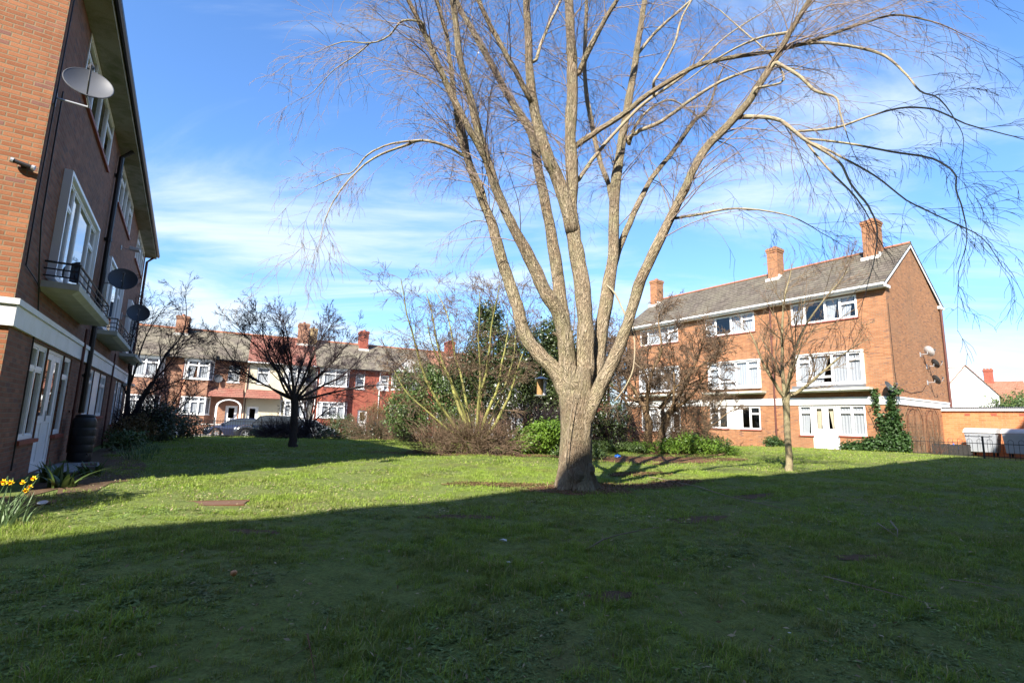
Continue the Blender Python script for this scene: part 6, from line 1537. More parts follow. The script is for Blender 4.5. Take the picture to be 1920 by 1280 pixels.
def strap_plant(name, x, y, n, h, w, label, seed, mat='daff_leaf', spread=0.5, rad=0.2, group=None, cat='plant'):
    g = np.random.default_rng(seed); root = empty(name, (x, y, G(x, y)), 0, label, cat, group)
    V, F = [], []; k = 0
    for i in range(n):
        a = g.uniform(0, 6.28); r = rad * math.sqrt(g.random()); p = np.array([r * math.cos(a), r * math.sin(a), -0.02]); lean = g.uniform(0.05, spread); b = a + g.normal(0, 0.7)
        hh = h * g.uniform(0.6, 1.1); side = np.array([-math.sin(b), math.cos(b), 0]) * w * g.uniform(.7, 1.2); m = 5
        for j in range(m + 1):
            t = j / m; c = p + np.array([math.cos(b) * lean * hh * t * t * 1.4, math.sin(b) * lean * hh * t * t * 1.4, hh * t * (1 - 0.35 * lean * t)])
            ww = side * (1 - t ** 2.2) + side * 0.05
            V += [c - ww, c + ww]
            if j < m: F.append((k + 2 * j, k + 2 * j + 1, k + 2 * j + 3, k + 2 * j + 2))
        k += 2 * (m + 1)
    V = np.array(V); np_mesh('foliage', V, np.array(F), M[mat], root, col=np.repeat(g.random(len(V) // 12), 12))
    return root
for k_, (s_, o_, n_, h_, lab) in enumerate([(1.4, .55, 34, .42, 'broad leaved plant nearest the sunlit corner of the left flats'), (2.1, .95, 30, .36, 'broad leaved plant drooping over the pale trough by the doorstep'), (0.5, .8, 30, .40, 'broad leaved plant just behind the yellow daffodils')]):
    x, y = lpos(s_, o_); strap_plant('broad_leaf_plant', x, y, n_, h_, .030, lab, 55 + k_, 'leaf_mid', 1.1, .16, 'broad leaved plants by the doorstep')
for i, (s, off, n, h, lab) in enumerate([(6.9, 1.1, 60, .36, 'clump of strap leaves beside the black water butt'), (7.8, 1.5, 60, .36, 'clump of strap leaves right of the black water butt, towards the lawn'), (5.7, 1.45, 50, .33, 'clump of strap leaves at the end of the paving step'), (9.6, 1.6, 45, .33, 'far clump of strap leaves at the bed edge of the left flats')]):
    x, y = lpos(s, off); strap_plant('daffodil_clump', x, y, n, h, .007, lab, 60 + i, 'daff_leaf', .8, .32, 'leafy bulb clumps in the left bed')
def daffodils():
    x, y = -5.28, 5.45
    root = strap_plant('daffodils', x, y, 70, 0.40, .008, 'clump of yellow daffodils in bloom at the left edge', 70, 'daff_leaf', .75, .26, cat='flowers')
    g = np.random.default_rng(71)
    for i in range(9):
        a = g.uniform(0, 6.28); p = np.array([math.cos(a) * .1, math.sin(a) * .1, 0.0]); e = p + np.array([g.uniform(-.22, .26), g.uniform(-.15, .2), g.uniform(.34, .50)])
        d = unit(np.array([g.uniform(-.3, .6), -1.0, g.uniform(-.35, .05)]))
        top = e + np.array([0, 0, .035]); hd = e + d * 0.045
        f = MB().tube([tuple(p), tuple((p + e) / 2 + [0, 0, .04]), tuple(e), tuple(top), tuple(hd)], 0.004, 6).build('stem', M['daff_leaf'], root)
        q = Vector(d).to_track_quat('Z', 'Y')
        pt = MB()
        for k in range(6):
            an = k * math.pi / 3; c_, s_ = math.cos(an), math.sin(an)
            pts = [(0.004, 0, 0), (0.016, 0.009, 0.003), (0.032, 0, -0.003 + .003 * (k % 2)), (0.016, -0.009, 0.003)]
            pt.poly([(u * c_ - v * s_, u * s_ + v * c_, w) for u, v, w in pts])
        fl = pt.build('petals', M['petal'], root, loc=tuple(hd)); fl.rotation_mode = 'QUATERNION'; fl.rotation_quaternion = q
        t = MB().lathe([(0.003, 0), (0.009, 0.003), (0.011, 0.018), (0.015, 0.025)], n=12).build('trumpet', M['petal_o'], fl)
daffodils()

def brush(x, y, blobs, n, label, seed, mat='twig_brown', r=.009, name='bramble_thicket', L=(.5, 1.2)):
    g = np.random.default_rng(seed); root = empty(name, (x, y, G(x, y)), 0, label, 'shrub')
    T = []
    for i in range(n):
        b = blobs[g.integers(len(blobs))]; d = unit(g.normal(0, 1, 3)); p = np.array(b[:3]) * [1, 1, .5] + d * np.array(b[3:6]) * g.random() ** .5 * .8; p[2] = max(p[2], .02)
        P, R_, _ = curve(g, p, unit(d + [0, 0, g.uniform(-.1, 1.1)]), g.uniform(*L), r, r * .4, 5, .22, .12); P[:, 2] = np.maximum(P[:, 2], .01); T.append((P, R_))
    tubes_mesh('stems', T, 3, M[mat], root)
brush(-1.5, 18.1, [(0, 0, .7, 1.4, .8, .7), (-1.2, 0, .5, 1.0, .8, .5), (1.1, 0, .7, 1.0, .8, .6), (0, 0, 1.0, 1.2, .7, .5)], 1500, 'tangle of dead brown stems round the feet of the green stemmed shrub', 101)
brush(0.9, 20.4, [(0, 0, 1.3, 1.6, .6, 1.3), (1.2, 0, 1.0, .8, .6, 1.0)], 1400, 'brown twiggy undergrowth between the green stems and big trunk', 102, 'twig_dark')
brush(3.8, 22.4, [(0, 0, .9, 1.3, .8, .9), (.9, 0, 1.6, 1.0, .8, 1.0)], 1500, 'dark twiggy undergrowth right of the big trunk', 103, 'twig_dark')
brush(6.6, 22.9, [(0, 0, 1.2, 1.7, .8, 1.1), (1.3, 0, 2.4, 1.6, .9, .9)], 1500, 'brown twiggy undergrowth behind the two trunked brown tree', 104)
brush(-14.9, 20.6, [(0, 0, .9, 1.1, .9, .9)], 1200, 'dark twiggy undergrowth at the foot of the thin bare tree', 105, 'twig_dark')
brush(-7.0, 27.6, [(0, 0, .9, 2.2, .6, .8), (1.6, 0, 1.1, 1.2, .6, 1.0)], 1500, 'brown twiggy growth between the clipped bush and the evergreen shrub', 106)
brush(-12.6, 29.3, [(0, 0, .6, 1.5, .5, .7)], 700, 'thin dark weeds and stems along the railing before the black car', 107, 'twig_dark')

brush(-13.4, 29.0, [(0, 0, .5, 1.0, .4, .6), (2.2, .2, .6, .9, .4, .8)], 900, 'dark bare thicket of stems along the railing in front of the parked cars', 108, 'twig_dark')
shrub('clipped_hedge', -12.9, 30.2, [(0, 0, .5, 1.0, .5, .6), (1.2, .5, .45, .8, .5, .55), (-1.5, -.6, .35, .8, .5, .4)], 5000, 0.04, 'leaf_holly', 'low dark ragged bush at the railing in front of the black people carrier', 109, 4, cat='hedge')
# ------------------------------------------------------------------ right side: ivy, trellis, fence, bins, garages
def rloc(x, y, z=0.0):
    """local frame of the right block (x along the facade to the right, y backwards) to world"""
    return (R_LOC[0] + 0.5562 * x + 0.8311 * y, R_LOC[1] - 0.8311 * x + 0.5562 * y, z)
def ivy():
    g = np.random.default_rng(81); root = empty('ivy', rloc(0, -0.05, 0.2), R_RZ, 'dark green ivy mound climbing the near corner of the right flats', 'ivy')
    blobs = [(-0.35, -.2, .4, .5, .35, .5), (-1.0, -.25, .3, .6, .35, .35), (-1.8, -.3, .18, .6, .3, .2), (-.15, -.12, 1.1, .42, .22, .6), (-.05, -.08, 1.7, .28, .15, .5), (-.1, -.06, 2.4, .14, .1, .5), (.12, .2, .5, .25, .5, .6),
             (-.62, -.06, 1.5, .16, .1, .35), (-.78, -.06, 2.3, .10, .07, .45), (-.80, -.06, 2.85, .12, .08, .25), (.08, -.12, 2.9, .18, .12, .2)]
    V, F, col = leaves(g, blobs, 8500, 0.06, aspect=0.75, clump=5); V = V.reshape(-1, 4, 3); k = V[:, :, 2].min(1) > 0; V = V[k].reshape(-1, 3); col = col.reshape(-1, 4)[k].ravel()
    np_mesh('foliage', V, np.arange(len(V)).reshape(-1, 4), M['leaf_ivy'], root, col=col)
    T = [curve(g, (x, -.05, -.05), (dx, 0, 1), L, .02, .008, 8, .08)[:2] for x, dx, L in ((-.1, 0, 2.8), (-.4, .1, 2.4), (-.6, -.1, 2.7), (.0, .05, 3.0))]
    tubes_mesh('stems', T, 5, M['bark_brown'], root)
ivy()
x, y, _ = rloc(-5.9, -.35); shrub('green_bush', x, y, [(0, 0, .3, .55, .4, .35), (.5, 0, .2, .3, .3, .2)], 2600, 0.045, 'leaf_ivy', 'small green bush at the foot of the downpipe on the right flats', 82, 4)
def trellis(g0, g1, label, seed):
    g = np.random.default_rng(seed); root = empty('garden_trellis', ong(g0, 0.15, 0.10), math.atan2(0.5562, 0.8311), label, 'trellis', 'arched trellises on the right gable')
    W = g1 - g0; H = 2.35; m = MB(); n = 12
    def arch(a, b, r=0.014):
        P = [(a, 0, 0), (a, 0, H - (b - a) / 2)] + [((a + b) / 2 - (b - a) / 2 * math.cos(math.pi * i / n), 0, H - (b - a) / 2 + (b - a) / 2 * math.sin(math.pi * i / n)) for i in range(1, n)] + [(b, 0, H - (b - a) / 2), (b, 0, 0)]
        m.tube(P, r, 5)
    arch(0, W); arch(W * .5, W, .009); arch(0, W * .5, .009)
    for z in (.5, 1.0, 1.45): m.tube([(0, 0, z), (W, 0, z)], .007, 4)
    m.build('frame', M['rust'], root)
    T = []
    for i in range(46):
        P, R, _ = curve(g, (g.uniform(0, W), -.03, 0), (g.normal(0, .25), 0, 1), g.uniform(.9, 2.4), .009, .004, 9, .16); P[:, 1] = np.clip(P[:, 1] * .2, -.08, .05); P[:, 0] = np.clip(P[:, 0], -.1, W + .1); T.append((P, R))
    tubes_mesh('climber', T, 4, M['twig_brown'], root)
trellis(1.0, 3.0, 'rusty arched trellis nearest the ivy on the right gable', 83)
trellis(3.5, 5.3, 'rusty arched trellis nearer the garages on the right gable', 84)
def rose():
    g = np.random.default_rng(85); root = empty('rose_bush', rloc(.9, 1.6, .1), 0, 'reddish stemmed bush behind the hooped fence', 'shrub')
    T = [curve(g, g.normal(0, .15, 3) * [1, 1, 0], (g.normal(0, .5), g.normal(0, .5), 1), g.uniform(.5, 1.1), .008, .003, 6, .12)[:2] for _ in range(30)]
    tubes_mesh('stems', T, 4, M['rust'], root)
rose()
def hoop_fence():
    x0, x1 = 0.2, 7.4; a = rloc(x0, 0.65); b = rloc(x1, 1.75); an = math.atan2(b[1] - a[1], b[0] - a[0]); L = math.hypot(b[0] - a[0], b[1] - a[1])
    root = empty('hooped_fence', (a[0], a[1], 0.12), an, 'low black bow topped iron fence in front of the bins', 'fence')
    w = 0.165; k = 0; x = 0.1
    while x + w < L:
        n = 8; z = .78
        P = [(x, 0, 0), (x, 0, z)] + [(x + w / 2 - w / 2 * math.cos(math.pi * i / n), 0, z + w * .5 * math.sin(math.pi * i / n)) for i in range(1, n)] + [(x + w, 0, z), (x + w, 0, 0)]
        MB().tube(P, .009, 5).build('hoop', M['black'], root); x += w * 2
        P = None
    for z in (.12, .66): MB().box(0, L, -.015, .015, z, z + .03).build('rail', M['black'], root)
    for x in (0, 2.6, 5.2): MB().box(x - .035, x + .035, -.035, .035, -.2, 1.0).build('post', M['black'], root)
hoop_fence()
def bin1100(x, y, rz, label, mat='bin_grey', lid='bin_lid', s=1.0):
    p = rloc(x, y); root = empty('wheeled_bin', (p[0], p[1], 0.10), R_RZ + rz, label, 'bin', 'big bins by the garages')
    w0, w1, d0, d1, h = .52 * s, .60 * s, .38, .50, 1.15
    b = MB().hexa([(-w0, -d0, .22), (w0, -d0, .22), (w0, d0, .22), (-w0, d0, .22)], [(-w1, -d1, h), (w1, -d1, h), (w1, d1, h), (-w1, d1, h)])
    b.build('body', M[mat], root, bevel=.02)
    r = MB()
    for k in (-1, 0, 1):
        for sy in (-1,):
            x_ = k * w0 * .75; r.hexa([(x_ - .025, -d0 - .02, .24), (x_ + .025, -d0 - .02, .24), (x_ + .025, -d0, .24), (x_ - .025, -d0, .24)], [(x_ - .025, -d1 - .018, h - .05), (x_ + .025, -d1 - .018, h - .05), (x_ + .025, -d1 + .01, h - .05), (x_ - .025, -d1 + .01, h - .05)])
    r.build('rib', M[mat], root)
    MB().box(-w1 - .04, w1 + .04, -d1 - .04, d1 + .04, h + .002, h + .05).build('collar', M[lid], root, bevel=.01)
    m = MB(); n = 8
    for i in range(n):
        a0, a1 = math.pi * i / n, math.pi * (i + 1) / n
        f = lambda a: (-(d1 + .02) * math.cos(a), h + .052 + .20 * math.sin(a))
        (ya, za), (yb, zb) = f(a0), f(a1)
        m.poly([(-w1 - .02, ya, za), (w1 + .02, ya, za), (w1 + .02, yb, zb), (-w1 - .02, yb, zb)])
    for sx in (-1, 1): m.poly([(sx * (w1 + .02), f(math.pi * i / n)[0], f(math.pi * i / n)[1]) for i in range(n + 1)][::sx])
    m.build('lid', M[lid], root)
    MB().tube([(-w1 + .1, -d1 - .04, h - .06), (-w1 + .1, -d1 - .10, h - .06), (w1 - .1, -d1 - .10, h - .06), (w1 - .1, -d1 - .04, h - .06)], .014, 6).build('handle', M['metal'], root)
    for sx in (-1, 1):
        for sy in (-1, 1):
            MB().tube([(sx * w0 * .8 - .02, sy * d0 * .8, .09), (sx * w0 * .8 + .02, sy * d0 * .8, .09)], .09, 12).box(sx * w0 * .8 - .035, sx * w0 * .8 + .035, sy * d0 * .8 - .03, sy * d0 * .8 + .03, .09, .225).build('wheel', M['tyre'], root)
bin1100(1.85, 5.05, 0.0, 'large grey metal bin farthest left by the garages')
bin1100(3.25, 5.0, 0.05, 'large grey metal bin between the other grey one and the blue one')
bin1100(4.5, 4.7, 0.0, 'dark blue plastic bin cut off by the right edge', 'bin_blue', 'bin_blue', .85)
def garages():
    root = empty('garage_block', rloc(0, 6.2, 0), R_RZ, 'low flat roofed orange block garage with white fascia beside the right flats', 'garage')
    w = MB().box(.0, 14, 0, 5.5, -.4, 2.40); w.build('wall', M['brick_garage'], root)
    MB().box(-.0, 14.1, -.12, 5.6, 2.402, 2.56).build('fascia', M['white'], root)
    m = MB(); x = 0
    while x < 14.2:
        x2 = x + .075; m.poly([(x, -.2, 2.565), (x + .0375, -.2, 2.60), (x + .0375, 5.7, 2.60), (x, 5.7, 2.565)]); m.poly([(x + .0375, -.2, 2.60), (x2, -.2, 2.565), (x2, 5.7, 2.565), (x + .0375, 5.7, 2.60)]); x = x2
    m.build('roof', M['lead'], root)
    for k in range(7):
        MB().box(.95 + k * 1.05, 1.17 + k * 1.05, -.004, .01, 2.15, 2.26).build('air_brick', M['tile_sill'], root)
garages()
def planter():
    root = empty('board_screen', rloc(.35, 3.0, .1), R_RZ, 'low dark weathered board screen left of the grey bins', 'fence')
    for k in range(10): MB().box(k * .15, k * .15 + .142, 0, .02, 0, .58 + .02 * math.sin(k * 2.2)).build('board', M['wood_dark'], root)
    MB().box(0, 1.5, .021, .06, .12, .17).box(0, 1.5, .021, .06, .45, .50).build('rail', M['wood_dark'], root)
planter()
def bag(x, y, z, s, label, seed, world=False):
    root = empty('plastic_bag', (x, y, z), 0, label, 'bag'); g = np.random.default_rng(seed); m = MB(); n, k = 14, 8; R = []
    for i in range(k + 1):
        t = math.pi * i / k; R.append([(s * math.sin(t) * math.cos(a) * (1 + .18 * math.sin(3 * a + seed) + g.normal(0, .07)), s * .8 * math.sin(t) * math.sin(a) * (1 + g.normal(0, .07)), s * .55 * (1 - math.cos(t)) + g.normal(0, .02 * s)) for a in np.arange(n) * 2 * np.pi / n])
    for i in range(k):
        for j in range(n): m.poly([R[i][j], R[i][(j + 1) % n], R[i + 1][(j + 1) % n], R[i + 1][j]])
    m.build('bag', M['blue_bag'], root, smooth=False)
    MB().tube([(0, 0, s * 1.05), (s * .15, 0, s * 1.25)], s * .10, 6).build('knot', M['blue_bag'], root)
p = rloc(1.1, 3.35); bag(p[0], p[1], .35, .28, 'bright blue plastic bag behind the dark board screen', 1)
bag(3.9, 18.4, G(3.9, 18.4), .11, 'small blue plastic bag on the mulch right of the big trunk', 2)
# far houses on the right
def fhouse(x, y, rz, W, D, E, R, wall, roof, label, chim=None, dormer=False, wins=()):
    root = empty('house', (x, y, -0.5), rz, label, 'house')
    m = MB(); m.poly([(-W / 2, 0, -1), (W / 2, 0, -1), (W / 2, 0, E), (0, 0, R), (-W / 2, 0, E)]); m.poly([(W / 2, D, -1), (-W / 2, D, -1), (-W / 2, D, E), (0, D, R), (W / 2, D, E)])
    m.poly([(-W / 2, D, -1), (-W / 2, 0, -1), (-W / 2, 0, E), (-W / 2, D, E)]); m.poly([(W / 2, 0, -1), (W / 2, D, -1), (W / 2, D, E), (W / 2, 0, E)]); m.build('wall', M[wall], root)
    r = MB()
    for sx in (-1, 1):
        p = [(sx * (W / 2 + .25), -.15, E - .2), (sx * (W / 2 + .25), D + .15, E - .2), (0, D + .15, R + .08), (0, -.15, R + .08)]
        r.poly(p if sx > 0 else p[::-1]); q = [(a, b, c - .1) for a, b, c in p]; r.poly(q[::-1] if sx > 0 else q); r.poly([p[0], p[3], q[3], q[0]] if sx > 0 else [p[3], p[0], q[0], q[3]])
    ro = r.build('roof', M[roof], root)
    for (a, b, c, d) in wins: window(root, a, b, c, d, [(1, 'vent', .3), (1, 'full')], y=-.03, curtain=None)
    if dormer:
        MB().box(-W / 2 + .3, .2, 1.4, D - .5, R - 2.2, R - .05).box(-W / 2 + .2, .3, 1.3, D - .4, R - .05 + .002, R + .1).build('dormer', M['render_white'], ro)
    if chim:
        for c in chim: chimney(root, c[0], c[1], c[1] + .9, R - 1.6, c[2], .8, M['brick_red'], pots=3)
    return root
fhouse(49.9, 54.6, math.radians(-42), 4.8, 8, 5.8, 9.1, 'render_white', 'roof_brown', 'white gabled house with dormer far behind the garages', chim=[(-3.1, 1.5, 10.4)], dormer=True, wins=[(.2, 1.0, 3.4, 4.5), (-1.4, -.6, 3.4, 4.5), (-.4, .5, 6.0, 7.1)])
fhouse(63.5, 62.0, math.radians(48), 9.0, 34, 5.2, 8.3, 'render_white', 'roof_brown', 'long brown roofed house beyond the white gabled one at right', chim=[(0, 2.5, 9.9), (0, 16, 9.9)])
shrub('garden_tree', 43.8, 42.5, [(0, 0, 3.4, 3.0, 2.5, 1.5), (2.6, 0, 3.6, 2.4, 2.4, 1.6), (-1.8, 0, 2.9, 1.6, 1.5, 1.2), (4.6, 0, 4.2, 2.4, 2, 1.6)], 15000, 0.10, 'leaf_mid', 'rounded green tree above the garage roof at the right edge', 91, 8, cat='tree')
def aerial(x, y, z, label):
    root = empty('roof_aerial', (x, y, z), math.radians(20), label, 'aerial', 'television aerials')
    MB().tube([(0, 0, 0), (0, 0, 1.8)], .025, 6).build('mast', M['metal'], root)
    m = MB().tube([(-.6, 0, 1.7), (.6, 0, 1.75)], .015, 5)
    for k in range(7): m.tube([(-.55 + k * .18, -.28 + .02 * k, 1.7), (-.55 + k * .18, .28 - .02 * k, 1.7)], .010, 4)
    m.build('antenna', M['metal'], root)
aerial(*TP(2.6, 3.6, 9.5), 'television aerial on the chimney left of the dark round tree')
aerial(*TP(27.6, 3.6, 9.8), 'television aerial beside the chimney behind green stems')

shrub('laurel_shrub', -6.85, 4.75, [(0, 0, 1.2, .85, .8, 1.1), (-.7, 0, .9, .7, .7, .9), (-.1, -.3, .7, .7, .6, .7)], 14000, 0.06, 'leaf_mid', 'unseen evergreen shrub added beyond the left edge to shade the flower bed', 92, 6)  # put in out of view so that its shade reaches the bed
# ------------------------------------------------------------------ bird feeder
def feeder():
    x, y, z = 0.62, 10.2, 1.72
    root = empty('bird_feeder', (x, y, z), .3, 'bird feeder tube with roof and tray hanging left of the big trunk', 'bird feeder')
    MB().lathe([(0.0, .40), (0.13, .355), (0.135, .345), (0.0, .355)], n=20).build('roof', M['metal'], root)
    MB().lathe([(0.0, 0.0), (0.12, 0.0), (0.13, .02), (0.125, .022), (0.11, .008), (0.0, .008)], n=20).build('tray', M['metal'], root)
    MB().lathe([(0.06, .01), (0.06, .35)], (-.03, 0, 0), 16).build('seed_tube', M['seed'], root)
    MB().lathe([(0.032, .01), (0.032, .35)], (.065, -.02, 0), 12).build('clear_tube', M['dish_pale'], root)
    for k in range(3): MB().tube([(.065, -.05, .07 + k * .1), (.065, -.085, .07 + k * .1)], .009, 6).build('perch', M['black'], root)
    MB().tube([(0, 0, .39), (0, .0, .9)], .004, 5).build('hanger', M['metal'], root)
feeder()

# ------------------------------------------------------------------ litter and twigs
fallen([(3.1, 11.89, .02), (3.3, 11.4, .03), (3.76, 10.18, .04), (3.9, 9.2, .03), (4.0, 8.3, .05), (4.32, 7.16, .02)], .014, 'longest fallen branch, running right from the big trunk through the shade')
fallen([(0.79, 5.16, .02), (1.0, 5.45, .05), (1.2, 5.64, .05), (1.5, 5.8, .06), (1.76, 6.05, .03)], .008, 'pale fallen twig lying in shade below the big trunk')
fallen([(2.57, 4.28, .03), (2.8, 3.93, .03), (3.0, 3.65, .02)], .006, 'fallen twig in the shade at the lower right')
fallen([(3.51, 4.2, .03), (3.65, 4.08, .04), (3.78, 4.0, .02)], .005, 'short fallen twig near the right edge', )
fallen([(-1.07, 2.95, .03), (-.98, 2.75, .05), (-.83, 2.45, .02)], .004, 'thin curved reddish twig at the bottom edge', 'rust')
fallen([(4.74, 6.44, .10), (4.6, 6.15, .05), (4.42, 5.92, .02)], .012, 'short pale forked stick standing out of the grass at right')
fallen([(4.62, 6.5, .06), (4.5, 6.2, .05), (4.42, 5.92, .02)], .009, 'second prong of pale stick lying against the forked one at right')
scrap(-0.03, 5.32, .05, 'flat white scrap lying in the shade below the trunk', 1); scrap(0.02, 4.53, .022, 'tiny crumpled white scrap nearer the viewer, below the flat one', 2)
scrap(1.68, 3.17, .014, 'tiny white speck of litter at lower right centre', 3)

# ------------------------------------------------------------------ grass: blades on points, all one lawn
def tuft_mesh(name, n, h, w, rad, seed, lean=0.5, broad=False):
    g = np.random.default_rng(seed); V, F, C = [], [], []; k = 0
    for i in range(n):
        a = g.uniform(0, 6.28); r = rad * math.sqrt(g.random()); p = np.array([r * math.cos(a), r * math.sin(a), -.01]); b = g.uniform(0, 6.28); hh = h * g.uniform(.45, 1.15); L = lean * g.uniform(.2, 1.3)
        cv = g.random() * .8 + .1
        if g.random() < .07: cv = 1.0
        if broad:
            d = np.array([math.cos(b), math.sin(b), 0]); s = np.array([-d[1], d[0], 0]); ww = w * g.uniform(.7, 1.2); up = g.uniform(.15, .8) * hh; ln = g.uniform(.6, 1.2) * hh * 1.5
            c = p + np.array([0, 0, up * .6]); V += [c, c + d * ln * .55 + s * ww + [0, 0, up * .5], c + d * ln + [0, 0, up * .3], c + d * ln * .55 - s * ww + [0, 0, up * .5]]; F.append((k, k + 1, k + 2, k + 3)); k += 4; C += [cv] * 4
        else:
            d = np.array([math.cos(b), math.sin(b), 0]); s = np.array([-d[1], d[0], 0]) * w * g.uniform(.6, 1.2)
            m1 = p + d * hh * L * .3 + [0, 0, hh * .55]; t = p + d * hh * L + [0, 0, hh * (1 - .3 * L)]
            V += [p - s, p + s, m1 + s * .8, m1 - s * .8, t + s * .12, t - s * .12]; F += [(k, k + 1, k + 2, k + 3), (k + 3, k + 2, k + 4, k + 5)]; k += 6; C += [cv] * 6
    me = bpy.data.meshes.new(name); V = np.array(V); me.from_pydata([tuple(v) for v in V], [], F)
    a = me.attributes.new('var', 'FLOAT', 'POINT'); a.data.foreach_set('value', np.array(C, dtype=np.float32)); me.materials.append(M['leaf_weed'] if broad else M['grass'])
    return bpy.data.objects.new(name, me)
RG = np.random.default_rng(77)
def in_patch(X, Y):
    m = np.zeros(len(X), bool)
    for (x, y, rx, ry, ro) in MULCH:
        u = (X - x) * math.cos(ro) + (Y - y) * math.sin(ro); v = -(X - x) * math.sin(ro) + (Y - y) * math.cos(ro)
        m |= np.sqrt((u / rx) ** 2 + (v / ry) ** 2) < 0.45 + 0.75 * RG.random(len(X))
    u = (X + 4.0) * math.cos(.314) + (Y - 7.08) * math.sin(.314); v = -(X + 4.0) * math.sin(.314) + (Y - 7.08) * math.cos(.314)
    m |= (abs(u) < .40) & (abs(v) < .12 + .05 * np.sin(u * 9))
    # the flats and the bed beside the left ones
    s = (X - L_LOC[0]) * -0.5421 + (Y - L_LOC[1]) * 0.8403; o = (X - L_LOC[0]) * 0.8403 + (Y - L_LOC[1]) * 0.5421
    m |= (s > -0.4) & (s < 18.5) & (o < 0.95 + 0.25 * np.sin(s * 1.7)) & (o > -8)
    m |= (np.hypot(X + 7.0, Y - 6.3) < .75)
    o2 = -(X - R_LOC[0]) * 0.8311 - (Y - R_LOC[1]) * 0.5562; m |= o2 < 0.12
    q = (X - T0[0]) * TN[0] + (Y - T0[1]) * TN[1]; m |= q > -12.3
    m |= np.hypot(X - 1.24, Y - 9.3) < .45
    return m
def vnoise(X, Y, s, seed):
    return np.array([mnoise.noise(Vector((x * s + seed, y * s, seed * 1.7))) for x, y in zip(X, Y)])
def grass(name, y0, y1, dens, tufts, scale, seed, label, patchy=0.25, broadshare=0.0):
    g = np.random.default_rng(seed); A = 0; pts = []
    # sample in a wedge a little wider than the view
    ymid = np.linspace(y0, y1, 40)
    def half(y): return 1.30 * y + 1.5
    area = np.trapezoid(2 * half(ymid), ymid) if hasattr(np, 'trapezoid') else np.trapz(2 * half(ymid), ymid)
    n = int(area * dens); Y = y0 + (y1 - y0) * g.random(n * 2); X = (g.random(n * 2) * 2 - 1) * half(y1)
    k = np.abs(X) < half(Y); X, Y = X[k][:n], Y[k][:n]
    k = ~in_patch(X, Y); X, Y = X[k], Y[k]
    nz = vnoise(X, Y, 1.1, seed) * .6 + vnoise(X, Y, 3.7, seed + 3) * .4
    k = g.random(len(X)) < np.clip(0.72 + patchy * 3.4 * nz, 0.06, 1); X, Y, nz = X[k], Y[k], nz[k]
    Z = gh(X, Y) + 0.0
    me = bpy.data.meshes.new(name); me.vertices.add(len(X)); me.vertices.foreach_set('co', np.stack([X, Y, Z], 1).astype(np.float32).ravel())
    sc = scale * g.uniform(.5, 1.15, len(X)) * np.clip(.85 + 1.1 * nz, .35, 1.5)
    a = me.attributes.new('sc', 'FLOAT', 'POINT'); a.data.foreach_set('value', sc.astype(np.float32))
    a = me.attributes.new('rz', 'FLOAT_VECTOR', 'POINT'); rot = np.stack([g.normal(0, .12, len(X)), g.normal(0, .12, len(X)), g.uniform(0, 6.28, len(X))], 1); a.data.foreach_set('vector', rot.astype(np.float32).ravel())
    wd = vnoise(X, Y, .8, seed + 9) if broadshare else np.zeros(len(X))
    pk = np.where((g.random(len(X)) < np.clip(broadshare + 1.1 * wd * (broadshare > 0) + .25 * (X < -1) * (broadshare > 0), 0, .8)), 1, 0) if broadshare else np.zeros(len(X), int)
    a = me.attributes.new('pk', 'INT', 'POINT'); a.data.foreach_set('value', pk.astype(np.int32))
    o = bpy.data.objects.new(name, me); COL.objects.link(o); tag(o, label, 'grass', kind='stuff')
    ng = bpy.data.node_groups.new(name, 'GeometryNodeTree')
    ng.interface.new_socket('Geometry', in_out='INPUT', socket_type='NodeSocketGeometry'); ng.interface.new_socket('Geometry', in_out='OUTPUT', socket_type='NodeSocketGeometry')
    N = ng.nodes; i_ = N.new('NodeGroupInput'); o_ = N.new('NodeGroupOutput'); jn = N.new('GeometryNodeJoinGeometry')
    def attr(nm, tp):
        q = N.new('GeometryNodeInputNamedAttribute'); q.data_type = tp; q.inputs[0].default_value = nm; return q.outputs[0]
    rsoc = N.new('FunctionNodeEulerToRotation'); ng.links.new(attr('rz', 'FLOAT_VECTOR'), rsoc.inputs[0])
    for vi, t in enumerate(tufts):
        ob = N.new('GeometryNodeObjectInfo'); ob.inputs[0].default_value = t; ob.inputs['As Instance'].default_value = True
        ip = N.new('GeometryNodeInstanceOnPoints'); ng.links.new(i_.outputs[0], ip.inputs['Points']); ng.links.new(ob.outputs['Geometry'], ip.inputs['Instance'])
        ng.links.new(rsoc.outputs[0], ip.inputs['Rotation']); ng.links.new(attr('sc', 'FLOAT'), ip.inputs['Scale'])
        # choose the variant: index mod (number of grass kinds) for grass, pk for broad leaves
        nb = sum(1 for q in tufts if 'broad' in q.name); ngk = len(tufts) - nb
        cmp_ = N.new('FunctionNodeCompare'); cmp_.data_type = 'INT'; cmp_.operation = 'EQUAL'; ng.links.new(attr('pk', 'INT'), cmp_.inputs[2]); cmp_.inputs[3].default_value = 1 if 'broad' in t.name else 0
        idx = N.new('GeometryNodeInputIndex'); md = N.new('FunctionNodeIntegerMath'); md.operation = 'MODULO'; ng.links.new(idx.outputs[0], md.inputs[0]); md.inputs[1].default_value = nb if 'broad' in t.name else ngk
        same = [q for q in tufts if ('broad' in q.name) == ('broad' in t.name)]
        c2 = N.new('FunctionNodeCompare'); c2.data_type = 'INT'; c2.operation = 'EQUAL'; ng.links.new(md.outputs[0], c2.inputs[2]); c2.inputs[3].default_value = same.index(t)
        an = N.new('FunctionNodeBooleanMath'); an.operation = 'AND'; ng.links.new(cmp_.outputs[0], an.inputs[0]); ng.links.new(c2.outputs[0], an.inputs[1])
        ng.links.new(an.outputs[0], ip.inputs['Selection']); ng.links.new(ip.outputs[0], jn.inputs[0])
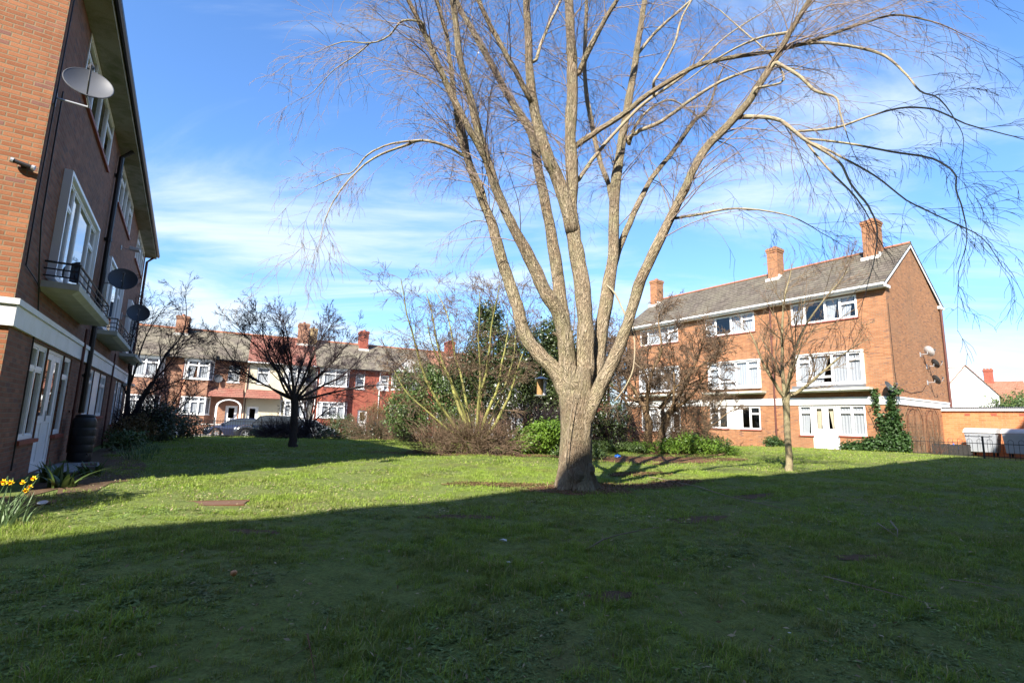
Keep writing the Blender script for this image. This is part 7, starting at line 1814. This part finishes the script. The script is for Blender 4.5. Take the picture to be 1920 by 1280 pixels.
    ng.links.new(jn.outputs[0], o_.inputs[0])
    md = o.modifiers.new('blades', 'NODES'); md.node_group = ng
    return o
near = [tuft_mesh('grass_tuft', 22, .070, .0024, .05, i, .8) for i in range(4)] + [tuft_mesh('broad_tuft', 12, .036, .009, .055, 20 + i, broad=True) for i in range(3)]
mid = [tuft_mesh('grass_tuft_mid', 24, .070, .0038, .11, 40 + i, .8) for i in range(3)] + [tuft_mesh('broad_tuft_mid', 9, .04, .015, .09, 50, broad=True)]
far = [tuft_mesh('grass_tuft_far', 22, .062, .009, .24, 60 + i, .7) for i in range(3)]
grass('lawn_grass', 1.9, 6.5, 520, near, 1.0, 3, 'short weedy grass and clover covering the lawn', .30, .34)
grass('lawn_grass', 6.5, 14, 160, mid, 1.0, 4, 'short weedy grass and clover covering the lawn', .26, .16)
grass('lawn_grass', 14, 37, 36, far, 1.0, 5, 'short weedy grass and clover covering the lawn', .12)
def litter(name, spots, n, s, mat, label, cat, seed):
    g = np.random.default_rng(seed); V = []
    for i in range(n):
        x, y, rx, ry, ro = spots[g.integers(len(spots))]; a = g.uniform(0, 6.28); r = g.random() ** .5 * 1.15
        u, v = rx * r * math.cos(a), ry * r * math.sin(a); X = x + u * math.cos(ro) - v * math.sin(ro); Y = y + u * math.sin(ro) + v * math.cos(ro)
        c = np.array([X, Y, G(X, Y) + .02 + g.random() * .02]); nn = unit(g.normal(0, .5, 3) + [0, 0, 1]); p = unit(np.cross(nn, g.normal(0, 1, 3))); q = np.cross(nn, p); k = s * g.uniform(.5, 1.6)
        V += [c - p * k, c + q * k * .35 + nn * k * .15, c + p * k, c - q * k * .35]
    V = np.array(V); o = np_mesh(name, V, np.arange(len(V)).reshape(-1, 4), M[mat], col=np.repeat(g.random(n), 4)); tag(o, label, cat, kind='stuff')
litter('bark_chips', MULCH[:7], 9000, .022, 'leaf_dead', 'brown bark chips and dead leaves over the mulch round the trees', 'bark chips', 120)
litter('dead_leaves', [(0.5, 6.5, 6, 3.5, .3), (2.5, 9.5, 5, 2.5, .4), (-3.5, 7.5, 3, 1.5, .3), (5, 4.5, 3, 2, 0), (0, 3.5, 3.5, 1.2, 0)], 2200, .015, 'leaf_straw', 'small dead leaves and straws strewn over the lawn', 'dead leaves', 121)
bpy.context.view_layer.update()
